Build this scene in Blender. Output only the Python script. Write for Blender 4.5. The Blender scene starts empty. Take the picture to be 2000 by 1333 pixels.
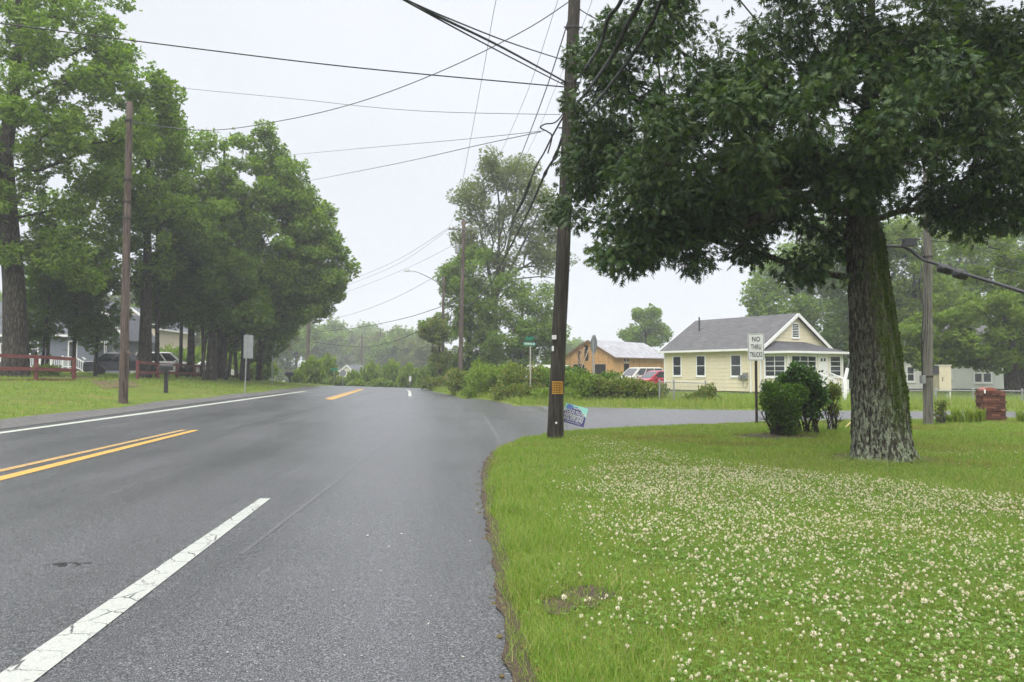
import bpy, bmesh, math, random
import numpy as np
from mathutils import Vector, Matrix, Euler

R = math.radians
SC = bpy.context.scene
COL = SC.collection

# ------------------------------------------------------------------ camera, sky, sun, exposure
F_PX, CX, CY = 1500.0, 1000.0, 666.5          # focal length in photo pixels, photo centre
YAW, PITCH, EYE = math.atan(115 / 1500.0), math.atan(58.5 / 1500.0), 1.5
cam_d = bpy.data.cameras.new("camera")
cam_d.sensor_width = 36.0
cam_d.lens = 36.0 * F_PX / 2000.0
cam_d.clip_start, cam_d.clip_end = 0.1, 3000.0
cam = bpy.data.objects.new("camera", cam_d)
COL.objects.link(cam)
cam.location = (0, 0, EYE)
cam.rotation_euler = (math.pi / 2 + PITCH, 0, -YAW)
SC.camera = cam

SUN_EL, SUN_ROT = R(46), R(198)
world = bpy.data.worlds.new("World")
SC.world = world
world.use_nodes = True
wn, wl = world.node_tree.nodes, world.node_tree.links
wn.clear()
w_out = wn.new("ShaderNodeOutputWorld")
w_bg = wn.new("ShaderNodeBackground")
w_sky = wn.new("ShaderNodeTexSky")
w_sky.sky_type = 'NISHITA'
w_sky.sun_disc = False
w_sky.sun_elevation = SUN_EL
w_sky.sun_rotation = SUN_ROT
w_tc = wn.new("ShaderNodeTexCoord")
w_sep = wn.new("ShaderNodeSeparateXYZ")
w_ramp = wn.new("ShaderNodeValToRGB")            # overcast layer: dull at the horizon, bright overhead
w_ramp.color_ramp.elements[0].position = 0.0
w_ramp.color_ramp.elements[0].color = (5.4, 5.6, 5.85, 1)
w_ramp.color_ramp.elements[1].position = 1.0
w_ramp.color_ramp.elements[1].color = (27, 27.4, 28, 1)
e = w_ramp.color_ramp.elements.new(0.45)
e.color = (5.45, 5.6, 5.9, 1)
w_noise = wn.new("ShaderNodeTexNoise")
w_noise.inputs['Scale'].default_value = 1.6
w_noise.inputs['Detail'].default_value = 4
w_nm = wn.new("ShaderNodeMapRange")
w_nm.inputs['To Min'].default_value = 0.80
w_nm.inputs['To Max'].default_value = 1.17
w_mul = wn.new("ShaderNodeVectorMath"); w_mul.operation = 'SCALE'
w_mix = wn.new("ShaderNodeMix"); w_mix.data_type = 'RGBA'
w_mix.inputs['Factor'].default_value = 0.93
wl.new(w_tc.outputs['Generated'], w_sep.inputs[0])
wl.new(w_sep.outputs['Z'], w_ramp.inputs[0])
wl.new(w_tc.outputs['Generated'], w_noise.inputs['Vector'])
wl.new(w_noise.outputs[0], w_nm.inputs['Value'])
wl.new(w_ramp.outputs[0], w_mul.inputs[0])
wl.new(w_nm.outputs[0], w_mul.inputs['Scale'])
wl.new(w_sky.outputs[0], w_mix.inputs['A'])
wl.new(w_mul.outputs[0], w_mix.inputs['B'])
wl.new(w_mix.outputs['Result'], w_bg.inputs['Color'])
w_bg.inputs['Strength'].default_value = 0.1
wl.new(w_bg.outputs[0], w_out.inputs['Surface'])

sun_d = bpy.data.lights.new("sun", 'SUN')
sun_d.energy = 1.5
sun_d.angle = R(50)
sun_d.color = (1.0, 0.97, 0.92)
sun = bpy.data.objects.new("sun", sun_d)
COL.objects.link(sun)
sd_ = Vector((math.sin(SUN_ROT) * math.cos(SUN_EL), math.cos(SUN_ROT) * math.cos(SUN_EL), math.sin(SUN_EL)))
sun.rotation_euler = sd_.to_track_quat('Z', 'Y').to_euler()

SC.view_settings.view_transform = 'Standard'
SC.view_settings.look = 'None'
SC.view_settings.exposure = 0.75
SC.view_settings.gamma = 1.0
SC.render.engine = 'CYCLES'
SC.cycles.max_bounces = 6
SC.cycles.diffuse_bounces = 3
SC.cycles.glossy_bounces = 2
SC.cycles.transmission_bounces = 4
SC.cycles.transparent_max_bounces = 8
SC.cycles.volume_bounces = 0
SC.cycles.use_denoising = True
SC.cycles.denoising_prefilter = 'FAST'
SC.cycles.sample_clamp_indirect = 4.0
SC.cycles.use_adaptive_sampling = True
SC.cycles.adaptive_threshold = 0.015

# ------------------------------------------------------------------ mapping from photo pixels to places
_f = Vector((math.sin(YAW) * math.cos(PITCH), math.cos(YAW) * math.cos(PITCH), math.sin(PITCH)))
_r = Vector((math.cos(YAW), -math.sin(YAW), 0))
_u = _r.cross(_f)

def ray(px, py):
    return _f + _r * ((px - CX) / F_PX) - _u * ((py - CY) / F_PX)

def W(px, py, y):
    """world point seen at (px, py), at distance y along the road"""
    v = ray(px, py)
    return Vector((0, 0, EYE)) + v * (y / v.y)

def G(px, py, z=0.0):
    """point of the level z seen at (px, py)"""
    v = ray(px, py)
    return Vector((0, 0, EYE)) + v * ((z - EYE) / v.z)

# ------------------------------------------------------------------ object helpers
def tag(o, label=None, cat=None, group=None, kind=None):
    if label: o["label"] = label
    if cat: o["category"] = cat
    if group: o["group"] = group
    if kind: o["kind"] = kind
    return o

def thing(name, label, cat, loc=(0, 0, 0), rz=0.0, group=None):
    o = bpy.data.objects.new(name, None)
    o.empty_display_size = 0.2
    COL.objects.link(o)
    o.location = loc
    o.rotation_euler = (0, 0, rz)
    return tag(o, label, cat, group)

def link_mesh(name, me, parent=None, mats=()):
    for m in mats:
        me.materials.append(m)
    o = bpy.data.objects.new(name, me)
    COL.objects.link(o)
    if parent is not None:
        o.parent = parent
    return o

def np_mesh(name, verts, loops, starts, totals, mats=(), parent=None, smooth=False, midx=None):
    me = bpy.data.meshes.new(name)
    verts = np.asarray(verts, dtype=np.float32)
    me.vertices.add(len(verts))
    me.vertices.foreach_set("co", verts.ravel())
    me.loops.add(len(loops))
    me.loops.foreach_set("vertex_index", np.asarray(loops, dtype=np.int32))
    me.polygons.add(len(starts))
    me.polygons.foreach_set("loop_start", np.asarray(starts, dtype=np.int32))
    me.polygons.foreach_set("loop_total", np.asarray(totals, dtype=np.int32))
    if smooth:
        me.polygons.foreach_set("use_smooth", np.ones(len(starts), dtype=bool))
    if midx is not None:
        me.polygons.foreach_set("material_index", np.asarray(midx, dtype=np.int32))
    me.update(calc_edges=True)
    me.validate()
    return link_mesh(name, me, parent, mats)

class MB:
    """collects shapes and links them as one mesh object"""
    def __init__(self):
        self.v, self.f, self.m, self.mi = [], [], [], 0
    def face(self, pts):
        n = len(self.v)
        self.v += [tuple(p) for p in pts]
        self.f.append(tuple(range(n, n + len(pts)))); self.m.append(self.mi)
    def add(self, vs, fs):
        n = len(self.v)
        self.v += [tuple(p) for p in vs]
        for f in fs:
            self.f.append(tuple(n + i for i in f)); self.m.append(self.mi)
    def box(self, lo, hi, M=None, taper=1.0):
        x0, y0, z0 = lo; x1, y1, z1 = hi
        cx, cy = (x0 + x1) / 2, (y0 + y1) / 2
        vs = [Vector(p) for p in ((x0, y0, z0), (x1, y0, z0), (x1, y1, z0), (x0, y1, z0))]
        vs += [Vector((cx + (p.x - cx) * taper, cy + (p.y - cy) * taper, z1)) for p in vs]
        if M is not None: vs = [M @ p for p in vs]
        self.add(vs, [(3, 2, 1, 0), (4, 5, 6, 7), (0, 1, 5, 4), (1, 2, 6, 5), (2, 3, 7, 6), (3, 0, 4, 7)])
        return self
    def beam(self, a, b, w, h, up=(0, 0, 1)):
        a, b = Vector(a), Vector(b)
        d = (b - a).normalized()
        up = Vector(up)
        s = d.cross(up)
        if s.length < 1e-4: s = d.cross(Vector((1, 0, 0)))
        s.normalize(); t = s.cross(d).normalized()
        vs = []
        for p in (a, b):
            for i, j in ((-1, -1), (1, -1), (1, 1), (-1, 1)):
                vs.append(p + s * (i * w / 2) + t * (j * h / 2))
        self.add(vs, [(3, 2, 1, 0), (4, 5, 6, 7), (0, 1, 5, 4), (1, 2, 6, 5), (2, 3, 7, 6), (3, 0, 4, 7)])
        return self
    def tube(self, pts, rad, n=8, caps=True):
        pts = [Vector(p) for p in pts]
        k = len(pts)
        if not hasattr(rad, '__len__'): rad = [rad] * k
        base = len(self.v)
        t0 = (pts[1] - pts[0]).normalized()
        ref = Vector((0, 0, 1)) if abs(t0.z) < 0.9 else Vector((1, 0, 0))
        s = t0.cross(ref).normalized()
        for i in range(k):
            if i == 0: t = pts[1] - pts[0]
            elif i == k - 1: t = pts[-1] - pts[-2]
            else: t = pts[i + 1] - pts[i - 1]
            t.normalize()
            s = (s - t * s.dot(t))
            if s.length < 1e-6: s = t.orthogonal()
            s.normalize()
            b = t.cross(s)
            for j in range(n):
                a = 2 * math.pi * j / n
                self.v.append(tuple(pts[i] + (s * math.cos(a) + b * math.sin(a)) * rad[i]))
        for i in range(k - 1):
            for j in range(n):
                j2 = (j + 1) % n
                self.f.append((base + i * n + j, base + i * n + j2, base + (i + 1) * n + j2, base + (i + 1) * n + j)); self.m.append(self.mi)
        if caps:
            self.f.append(tuple(base + j for j in reversed(range(n)))); self.m.append(self.mi)
            self.f.append(tuple(base + (k - 1) * n + j for j in range(n))); self.m.append(self.mi)
        return self
    def lathe(self, prof, n=16, M=None):
        base = len(self.v)
        for r, z in prof:
            for j in range(n):
                a = 2 * math.pi * j / n
                p = Vector((r * math.cos(a), r * math.sin(a), z))
                self.v.append(tuple(M @ p if M is not None else p))
        for i in range(len(prof) - 1):
            for j in range(n):
                j2 = (j + 1) % n
                self.f.append((base + i * n + j, base + i * n + j2, base + (i + 1) * n + j2, base + (i + 1) * n + j)); self.m.append(self.mi)
        self.f.append(tuple(base + j for j in reversed(range(n)))); self.m.append(self.mi)
        self.f.append(tuple(base + (len(prof) - 1) * n + j for j in range(n))); self.m.append(self.mi)
        return self
    def prism(self, poly, depth, M):
        """poly in local xz, extruded from y=0 to y=depth, placed by M"""
        n = len(poly)
        vs = [M @ Vector((x, 0, z)) for x, z in poly] + [M @ Vector((x, depth, z)) for x, z in poly]
        fs = [tuple(range(n)), tuple(reversed(range(n, 2 * n)))]
        for i in range(n):
            j = (i + 1) % n
            fs.append((i, n + i, n + j, j))
        self.add(vs, fs)
        return self
    def build(self, name, mats, parent=None, smooth=False, bevel=0.0):
        me = bpy.data.meshes.new(name)
        me.from_pydata(self.v, [], self.f)
        if not isinstance(mats, (list, tuple)): mats = [mats]
        if len(mats) > 1: me.polygons.foreach_set("material_index", np.asarray(self.m, dtype=np.int32))
        bm = bmesh.new(); bm.from_mesh(me)
        if smooth: bmesh.ops.remove_doubles(bm, verts=bm.verts, dist=1e-5)
        bmesh.ops.recalc_face_normals(bm, faces=bm.faces)
        if bevel > 0:
            bmesh.ops.remove_doubles(bm, verts=bm.verts, dist=1e-5)
            bmesh.ops.bevel(bm, geom=list(bm.edges), offset=bevel, segments=2, affect='EDGES', profile=0.6, clamp_overlap=True)
        bm.to_mesh(me); bm.free()
        if smooth:
            me.polygons.foreach_set("use_smooth", np.ones(len(me.polygons), dtype=bool))
        me.update()
        o = link_mesh(name, me, parent, mats)
        return o

def children(o):
    return [c for c in bpy.data.objects if c.parent == o]

def copy_tree(o, parent=None, kids=None):
    c = o.copy(); COL.objects.link(c)
    if parent is not None: c.parent = parent
    for ch in children(o): copy_tree(ch, c)
    return c

# ------------------------------------------------------------------ material helper
class Mat:
    def __init__(self, name):
        self.m = bpy.data.materials.new(name)
        self.m.use_nodes = True
        self.nt = self.m.node_tree
        self.N, self.L = self.nt.nodes, self.nt.links
        self.b = self.N['Principled BSDF']
        self.out = self.N['Material Output']
        self._tc = None
    def n(self, t, **kw):
        nd = self.N.new(t)
        for k, v in kw.items(): setattr(nd, k, v)
        return nd
    def coord(self, scale=(1, 1, 1), rot=(0, 0, 0), which='Object'):
        if self._tc is None: self._tc = self.n('ShaderNodeTexCoord')
        mp = self.n('ShaderNodeMapping')
        mp.inputs['Scale'].default_value = scale
        mp.inputs['Rotation'].default_value = rot
        self.L.new(self._tc.outputs[which], mp.inputs['Vector'])
        return mp.outputs[0]
    def noise(self, scale, detail=4, rough=0.55, vec=None, dist=0.0):
        nd = self.n('ShaderNodeTexNoise')
        nd.inputs['Scale'].default_value = scale
        nd.inputs['Detail'].default_value = detail
        nd.inputs['Roughness'].default_value = rough
        nd.inputs['Distortion'].default_value = dist
        self.L.new(vec if vec is not None else self.coord(), nd.inputs['Vector'])
        return nd.outputs[0]
    def voro(self, scale, feature='F1', vec=None, out='Distance', rnd=1.0):
        nd = self.n('ShaderNodeTexVoronoi', feature=feature)
        nd.inputs['Scale'].default_value = scale
        nd.inputs['Randomness'].default_value = rnd
        self.L.new(vec if vec is not None else self.coord(), nd.inputs['Vector'])
        return nd.outputs[out]
    def ramp(self, fac, stops, interp='LINEAR'):
        nd = self.n('ShaderNodeValToRGB')
        cr = nd.color_ramp; cr.interpolation = interp
        while len(cr.elements) < len(stops): cr.elements.new(0.5)
        for e, (p, c) in zip(cr.elements, stops):
            e.position = p
            e.color = (c, c, c, 1) if not hasattr(c, '__len__') else (c[0], c[1], c[2], 1)
        self.L.new(fac, nd.inputs[0])
        return nd.outputs[0]
    def mix(self, fac, a, b, mode='MIX'):
        nd = self.n('ShaderNodeMix', data_type='RGBA', blend_type=mode)
        for k, v in (('Factor', fac), ('A', a), ('B', b)):
            sock = nd.inputs[k] if k == 'Factor' else [s for s in nd.inputs if s.name == k and s.type == 'RGBA'][0]
            if isinstance(v, (int, float)) and k == 'Factor': sock.default_value = v
            elif hasattr(v, '__len__'): sock.default_value = (v[0], v[1], v[2], 1)
            elif isinstance(v, (int, float)): sock.default_value = (v, v, v, 1)
            else: self.L.new(v, sock)
        return [s for s in nd.outputs if s.type == 'RGBA'][0]
    def math(self, op, a, b=None):
        nd = self.n('ShaderNodeMath', operation=op)
        for i, v in enumerate((a, b)):
            if v is None: continue
            if isinstance(v, (int, float)): nd.inputs[i].default_value = v
            else: self.L.new(v, nd.inputs[i])
        return nd.outputs[0]
    def color(self, c):
        if hasattr(c, '__len__'): self.b.inputs['Base Color'].default_value = (c[0], c[1], c[2], 1)
        else: self.L.new(c, self.b.inputs['Base Color'])
        return self
    def rough(self, r):
        if isinstance(r, (int, float)): self.b.inputs['Roughness'].default_value = r
        else: self.L.new(r, self.b.inputs['Roughness'])
        return self
    def bump(self, h, strength=0.4, dist=0.02):
        nd = self.n('ShaderNodeBump')
        nd.inputs['Strength'].default_value = strength
        nd.inputs['Distance'].default_value = dist
        self.L.new(h, nd.inputs['Height'])
        self.L.new(nd.outputs[0], self.b.inputs['Normal'])
        return self
    def island(self):
        g = self.n('ShaderNodeNewGeometry')
        return g.outputs['Random Per Island']
    def done(self): return self.m

def plain(name, c, rough=0.6, metal=0.0, var=0.12, scale=6.0, spec=0.5, bump=0.0):
    M = Mat(name)
    nz = M.noise(scale, 5, 0.6)
    lo = tuple(x * (1 - var) for x in c); hi = tuple(min(1, x * (1 + var)) for x in c)
    M.color(M.ramp(nz, [(0.3, lo), (0.7, hi)])).rough(rough)
    M.b.inputs['Metallic'].default_value = metal
    M.b.inputs['Specular IOR Level'].default_value = spec
    if bump: M.bump(nz, bump, 0.01)
    return M.done()

def leafmat(name, cols, trans=0.35, rough=0.6, spec=0.4):
    spec *= 0.4
    """cols: leaf colours, spread over the leaves at random"""
    M = Mat(name)
    isl = M.island()
    k = len(cols)
    c = M.ramp(isl, [(i / max(1, k - 1), cc) for i, cc in enumerate(cols)])
    M.color(c).rough(rough)
    M.b.inputs['Specular IOR Level'].default_value = spec
    tr = M.n('ShaderNodeBsdfTranslucent')
    hs = M.mix(1.0, c, (1.25, 1.35, 0.55), 'MULTIPLY')
    M.L.new(hs, tr.inputs['Color'])
    mx = M.n('ShaderNodeMixShader')
    mx.inputs[0].default_value = trans
    M.L.new(M.b.outputs[0], mx.inputs[1]); M.L.new(tr.outputs[0], mx.inputs[2])
    M.L.new(mx.outputs[0], M.out.inputs['Surface'])
    return M.done()

# ------------------------------------------------------------------ materials
MT = {}
def mk_asphalt(name, base=(0.045, 0.07), rough=(0.34, 0.52), tint=(1, 1.0, 1.06)):
    M = Mat(name)
    fine = M.noise(105, 2, 0.8)
    mid = M.noise(34, 3, 0.7)
    big = M.noise(0.35, 5, 0.6)
    streak = M.noise(0.8, 4, 0.6, M.coord((1, 0.06, 1)))
    c = M.ramp(fine, [(0.36, tuple(base[0] * 0.2 * t for t in tint)), (0.5, tuple(base[0] * 1.0 * t for t in tint)), (0.64, tuple(base[1] * 2.3 * t for t in tint))])
    c = M.mix(0.6, c, M.ramp(mid, [(0.36, 0.5), (0.64, 1.35)]), 'MULTIPLY')
    c = M.mix(0.4, c, M.ramp(big, [(0.3, 0.7), (0.7, 1.25)]), 'MULTIPLY')
    c = M.mix(0.45, c, M.ramp(streak, [(0.35, 0.7), (0.65, 1.2)]), 'MULTIPLY')
    sp = M.voro(42, 'F1', out='Distance')
    spm = M.ramp(sp, [(0.14, 1.0), (0.24, 0.0)])
    sel = M.ramp(M.voro(42, 'F1', out='Color'), [(0.70, 0.0), (0.78, 1.0)])
    c = M.mix(M.mix(1.0, spm, sel, 'MULTIPLY'), c, (0.26, 0.25, 0.23))
    M.color(c)
    rr = M.mix(0.6, M.ramp(big, [(0.3, rough[0]), (0.7, rough[1])]), M.ramp(streak, [(0.35, rough[0]), (0.65, rough[1])]))
    M.rough(rr)
    M.bump(M.mix(0.5, fine, mid), 0.35, 0.008)
    return M.done()
MT['asphalt'] = mk_asphalt('asphalt', (0.047, 0.076), (0.29, 0.45), (1, 1.01, 1.07))
MT['asphalt_side'] = mk_asphalt('asphalt_side', (0.07, 0.10), (0.45, 0.6))
MT['seam'] = mk_asphalt('asphalt_seam_material', (0.068, 0.09), (0.34, 0.5))
MT['tar'] = plain('tar_crack_filler', (0.012, 0.012, 0.013), 0.4, 0, 0.3, 30)
def mk_paint(name, col, crack=True, worn=0.35):
    M = Mat(name)
    nz = M.noise(60, 4, 0.7)
    c = M.ramp(nz, [(0.25, tuple(x * 0.75 for x in col)), (0.6, col)])
    if crack:
        vd = M.mix(0.06, M.coord(), M.n('ShaderNodeTexNoise').outputs['Color'])
        ed = M.voro(4.6, 'DISTANCE_TO_EDGE', vd)
        brk = M.ramp(M.noise(5, 3), [(0.35, 0.0), (0.6, 1.0)])
        k = M.mix(1.0, M.ramp(ed, [(0.012, 1.0), (0.03, 0.0)]), brk, 'MULTIPLY')
        c = M.mix(k, c, (0.05, 0.05, 0.05))
    wr = M.ramp(M.noise(25, 5, 0.75), [(0.66 - worn * 0.3, 0.0), (0.78 - worn * 0.2, 1.0)])
    c = M.mix(wr, c, (0.1, 0.1, 0.1))
    M.color(c).rough(0.5)
    M.bump(nz, 0.3, 0.01)
    return M.done()
MT['white_paint'] = mk_paint('road_paint_white', (0.37, 0.38, 0.345), True, 0.25)
MT['white_thin'] = mk_paint('road_paint_white_thin', (0.42, 0.43, 0.37), False, 0.35)
MT['yellow_paint'] = mk_paint('road_paint_yellow', (0.54, 0.295, 0.05), False, 0.3)
MT['yellow_worn'] = mk_paint('road_paint_yellow_worn', (0.46, 0.28, 0.08), False, 0.6)

def mk_ground():
    M = Mat('ground_turf')
    big = M.noise(0.45, 5, 0.6)
    mid = M.noise(3.5, 5, 0.65)
    fine = M.noise(60, 4, 0.7)
    g = M.ramp(mid, [(0.3, (0.07, 0.11, 0.016)), (0.5, (0.11, 0.155, 0.02)), (0.72, (0.17, 0.19, 0.04))])
    g = M.mix(0.6, g, M.ramp(fine, [(0.3, 0.45), (0.7, 1.35)]), 'MULTIPLY')
    dry = M.ramp(M.noise(0.7, 4, 0.6, M.coord((1, 1, 1), (0, 0, 0.7))), [(0.52, 0.0), (0.68, 1.0)])
    g = M.mix(M.mix(1.0, dry, (0.55, 0.55, 0.55), 'MULTIPLY'), g, (0.16, 0.12, 0.045))
    g = M.mix(0.35, g, M.ramp(big, [(0.3, 0.6), (0.7, 1.3)]), 'MULTIPLY')
    M.color(g).rough(0.85)
    M.b.inputs['Specular IOR Level'].default_value = 0.15
    M.bump(M.mix(0.5, fine, mid), 0.8, 0.05)
    return M.done()
MT['ground'] = mk_ground()
def mk_soil(name, cols):
    M = Mat(name)
    fine = M.noise(55, 5, 0.7)
    c = M.ramp(fine, [(0.3, cols[0]), (0.5, cols[1]), (0.72, cols[2])])
    c = M.mix(0.5, c, M.ramp(M.noise(4, 4), [(0.3, 0.6), (0.7, 1.3)]), 'MULTIPLY')
    M.color(c).rough(0.9)
    M.bump(fine, 0.8, 0.02)
    return M.done()
MT['soil'] = mk_soil('damp_soil', ((0.018, 0.012, 0.007), (0.058, 0.038, 0.021), (0.13, 0.09, 0.052)))
MT['gravel'] = mk_soil('shoulder_gravel', ((0.05, 0.048, 0.046), (0.085, 0.082, 0.078), (0.2, 0.19, 0.175)))
MT['mulch'] = mk_soil('leaf_litter', ((0.05, 0.033, 0.018), (0.11, 0.07, 0.035), (0.17, 0.12, 0.07)))

def mk_bark(name, cols, sc=(1, 1, 0.22), moss=0.0, lichen=0.0, fs=11):
    M = Mat(name)
    v = M.coord(sc)
    ed = M.voro(fs, 'DISTANCE_TO_EDGE', M.mix(0.12, v, M.noise(9, 4, 0.6, v)))
    nz = M.noise(fs * 2.0, 6, 0.7, v)
    c = M.ramp(ed, [(0.0, cols[0]), (0.12, cols[1]), (0.45, cols[2])])
    c = M.mix(0.6, c, M.ramp(nz, [(0.3, 0.5), (0.7, 1.35)]), 'MULTIPLY')
    if lichen:
        sp = M.n('ShaderNodeSeparateXYZ'); M.L.new(M.coord(), sp.inputs[0])
        low = M.ramp(M.math('MULTIPLY', sp.outputs['Z'], 0.4), [(0.0, 1.0), (0.36, 0.7), (0.75, 0.15)])   # grows thick on the butt of the trunk
        lz = M.ramp(M.noise(20, 6, 0.75, M.coord((1, 1, 0.4))), [(0.48, 0.0), (0.55, 1.0)])
        c = M.mix(M.mix(1.0, M.mix(1.0, lz, low, 'MULTIPLY'), (lichen,) * 3, 'MULTIPLY'), c, (0.30, 0.34, 0.24))
    if moss:
        sp = M.n('ShaderNodeSeparateXYZ'); M.L.new(M.coord(), sp.inputs[0])
        side = M.ramp(M.math('ADD', M.math('ADD', M.math('MULTIPLY', sp.outputs['X'], 1.0), M.math('MULTIPLY', sp.outputs['Y'], -0.25)), M.math('ADD', M.math('MULTIPLY', M.noise(2.5, 3), 0.3), M.math('MULTIPLY', sp.outputs['Z'], 0.08))), [(0.06, 0.0), (0.24, 1.0)])
        hi = M.ramp(M.math('MULTIPLY', sp.outputs['Z'], 0.2), [(0.08, 0.25), (0.18, 1.0), (0.72, 1.0), (0.9, 0.0)])
        side = M.mix(1.0, side, hi, 'MULTIPLY')
        mz = M.ramp(M.noise(14, 7, 0.8, M.coord((1, 1, 0.5))), [(0.42, 0.0), (0.52, 1.0)])
        c = M.mix(M.mix(1.0, M.mix(1.0, side, mz, 'MULTIPLY'), (moss,) * 3, 'MULTIPLY'), c, (0.062, 0.082, 0.014))
    M.color(c).rough(0.85)
    M.b.inputs['Specular IOR Level'].default_value = 0.25
    M.bump(M.mix(0.6, M.ramp(ed, [(0.0, 0.0), (0.3, 1.0)]), nz), 1.0, 0.05)
    return M.done()
MT['bark_oak'] = mk_bark('oak_bark', ((0.008, 0.007, 0.005), (0.04, 0.034, 0.026), (0.11, 0.10, 0.08)), sc=(1, 1, 0.26), moss=0.95, lichen=0.95, fs=21)
MT['bark'] = mk_bark('tree_bark', ((0.012, 0.01, 0.008), (0.045, 0.038, 0.03), (0.10, 0.088, 0.07)))
MT['bark_pale'] = mk_bark('pale_bark', ((0.03, 0.028, 0.024), (0.10, 0.095, 0.085), (0.19, 0.18, 0.16)))
def mk_pole(name, cols):
    M = Mat(name)
    v = M.coord((1, 1, 0.03))
    nz = M.noise(34, 6, 0.7, v)
    c = M.ramp(nz, [(0.34, cols[0]), (0.5, cols[1]), (0.66, cols[2])])
    c = M.mix(0.5, c, M.ramp(M.noise(1.3, 4), [(0.3, 0.6), (0.7, 1.25)]), 'MULTIPLY')
    crack = M.ramp(M.noise(60, 3, 0.5, M.coord((1, 1, 0.012))), [(0.37, 1.0), (0.42, 0.0)])
    c = M.mix(crack, c, (0.006, 0.005, 0.004))
    M.color(c).rough(0.8)
    M.b.inputs['Specular IOR Level'].default_value = 0.3
    M.bump(nz, 0.8, 0.02)
    return M.done()
MT['pole_dark'] = mk_pole('pole_wood_dark', ((0.012, 0.010, 0.008), (0.034, 0.029, 0.022), (0.085, 0.074, 0.055)))
MT['pole_brown'] = mk_pole('pole_wood_brown', ((0.04, 0.028, 0.022), (0.095, 0.07, 0.057), (0.17, 0.135, 0.115)))
MT['pole_grey'] = mk_pole('pole_wood_grey', ((0.085, 0.08, 0.065), (0.15, 0.14, 0.118), (0.22, 0.205, 0.175)))

MT['leaf_oak'] = leafmat('oak_leaf', [(0.016, 0.037, 0.012), (0.029, 0.060, 0.018), (0.046, 0.082, 0.024), (0.092, 0.135, 0.042)], 0.28, 0.42, 0.5)
MT['leaf_mid'] = leafmat('woodland_leaf', [(0.062, 0.125, 0.018), (0.115, 0.20, 0.028), (0.18, 0.275, 0.042), (0.27, 0.36, 0.065)], 0.5, 0.5)
MT['leaf_dark'] = leafmat('shade_leaf', [(0.045, 0.09, 0.014), (0.078, 0.14, 0.02), (0.115, 0.18, 0.028)], 0.48, 0.5)
MT['leaf_light'] = leafmat('young_leaf', [(0.10, 0.165, 0.024), (0.15, 0.225, 0.034), (0.21, 0.28, 0.05)], 0.42, 0.5)
MT['leaf_pale'] = leafmat('grey_green_leaf', [(0.11, 0.145, 0.045), (0.15, 0.185, 0.055), (0.2, 0.22, 0.08)], 0.45, 0.55)
MT['leaf_bush'] = leafmat('privet_leaf', [(0.016, 0.044, 0.010), (0.032, 0.085, 0.014), (0.055, 0.125, 0.018), (0.09, 0.17, 0.025)], 0.3, 0.38, 0.5)
MT['leaf_hedge'] = leafmat('bramble_leaf', [(0.06, 0.08, 0.018), (0.08, 0.14, 0.02), (0.13, 0.19, 0.028), (0.18, 0.15, 0.05), (0.2, 0.25, 0.045)], 0.35, 0.5)
MT['leaf_rust'] = leafmat('dry_leaf', [(0.12, 0.08, 0.03), (0.18, 0.12, 0.05), (0.10, 0.11, 0.03)], 0.35, 0.6)
MT['grass'] = leafmat('grass_blade', [(0.095, 0.19, 0.028), (0.145, 0.255, 0.038), (0.2, 0.315, 0.052), (0.26, 0.335, 0.075), (0.38, 0.34, 0.16)], 0.4, 0.45, 0.4)
MT['grass_tall'] = leafmat('tall_grass_blade', [(0.12, 0.20, 0.026), (0.18, 0.27, 0.042), (0.25, 0.32, 0.07), (0.36, 0.33, 0.16)], 0.4, 0.5, 0.4)
MT['grass_dry'] = leafmat('dry_grass_blade', [(0.13, 0.15, 0.03), (0.2, 0.2, 0.05), (0.27, 0.22, 0.09), (0.3, 0.2, 0.1)], 0.35, 0.6, 0.3)
MT['moss'] = leafmat('moss_tuft', [(0.028, 0.05, 0.008), (0.055, 0.088, 0.012), (0.09, 0.125, 0.018)], 0.2, 0.8, 0.1)
MT['clover'] = leafmat('clover_leaf', [(0.085, 0.175, 0.028), (0.135, 0.24, 0.04), (0.19, 0.29, 0.055)], 0.35, 0.5)
MT['clover_flower'] = leafmat('clover_floret', [(0.36, 0.25, 0.15), (0.6, 0.56, 0.46), (0.72, 0.7, 0.6), (0.64, 0.55, 0.49), (0.76, 0.74, 0.66)], 0.25, 0.7, 0.2)
MT['daylily'] = leafmat('daylily_blade', [(0.13, 0.21, 0.025), (0.2, 0.27, 0.035), (0.26, 0.31, 0.06)], 0.4, 0.5)

MT['metal'] = plain('galvanised_steel', (0.30, 0.31, 0.31), 0.5, 0.6, 0.15, 8)
MT['metal_dark'] = plain('dark_steel', (0.035, 0.033, 0.03), 0.55, 0.3, 0.2)
MT['post_brown'] = plain('bronze_post_paint', (0.03, 0.018, 0.013), 0.5, 0.2, 0.25)
MT['cable'] = plain('cable_sheath', (0.012, 0.012, 0.013), 0.55, 0.0, 0.2)
MT['wire'] = plain('aluminium_wire', (0.10, 0.10, 0.10), 0.5, 0.3, 0.1)
MT['white'] = plain('white_trim', (0.72, 0.72, 0.69), 0.5, 0.0, 0.06, 3)
MT['white_dirty'] = plain('dirty_white_paint', (0.58, 0.56, 0.48), 0.6, 0.0, 0.18, 2.2)
MT['glass'] = plain('window_glass', (0.025, 0.03, 0.035), 0.12, 0.0, 0.2, 1.0, 0.8)
MT['dark'] = plain('indoor_shade_panel', (0.012, 0.011, 0.01), 0.9, 0, 0.2)
MT['sign_white'] = plain('sign_sheeting', (0.62, 0.63, 0.6), 0.45, 0, 0.06, 5)
MT['sign_back'] = plain('sign_aluminium', (0.27, 0.28, 0.28), 0.45, 0.5, 0.12, 4)
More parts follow.
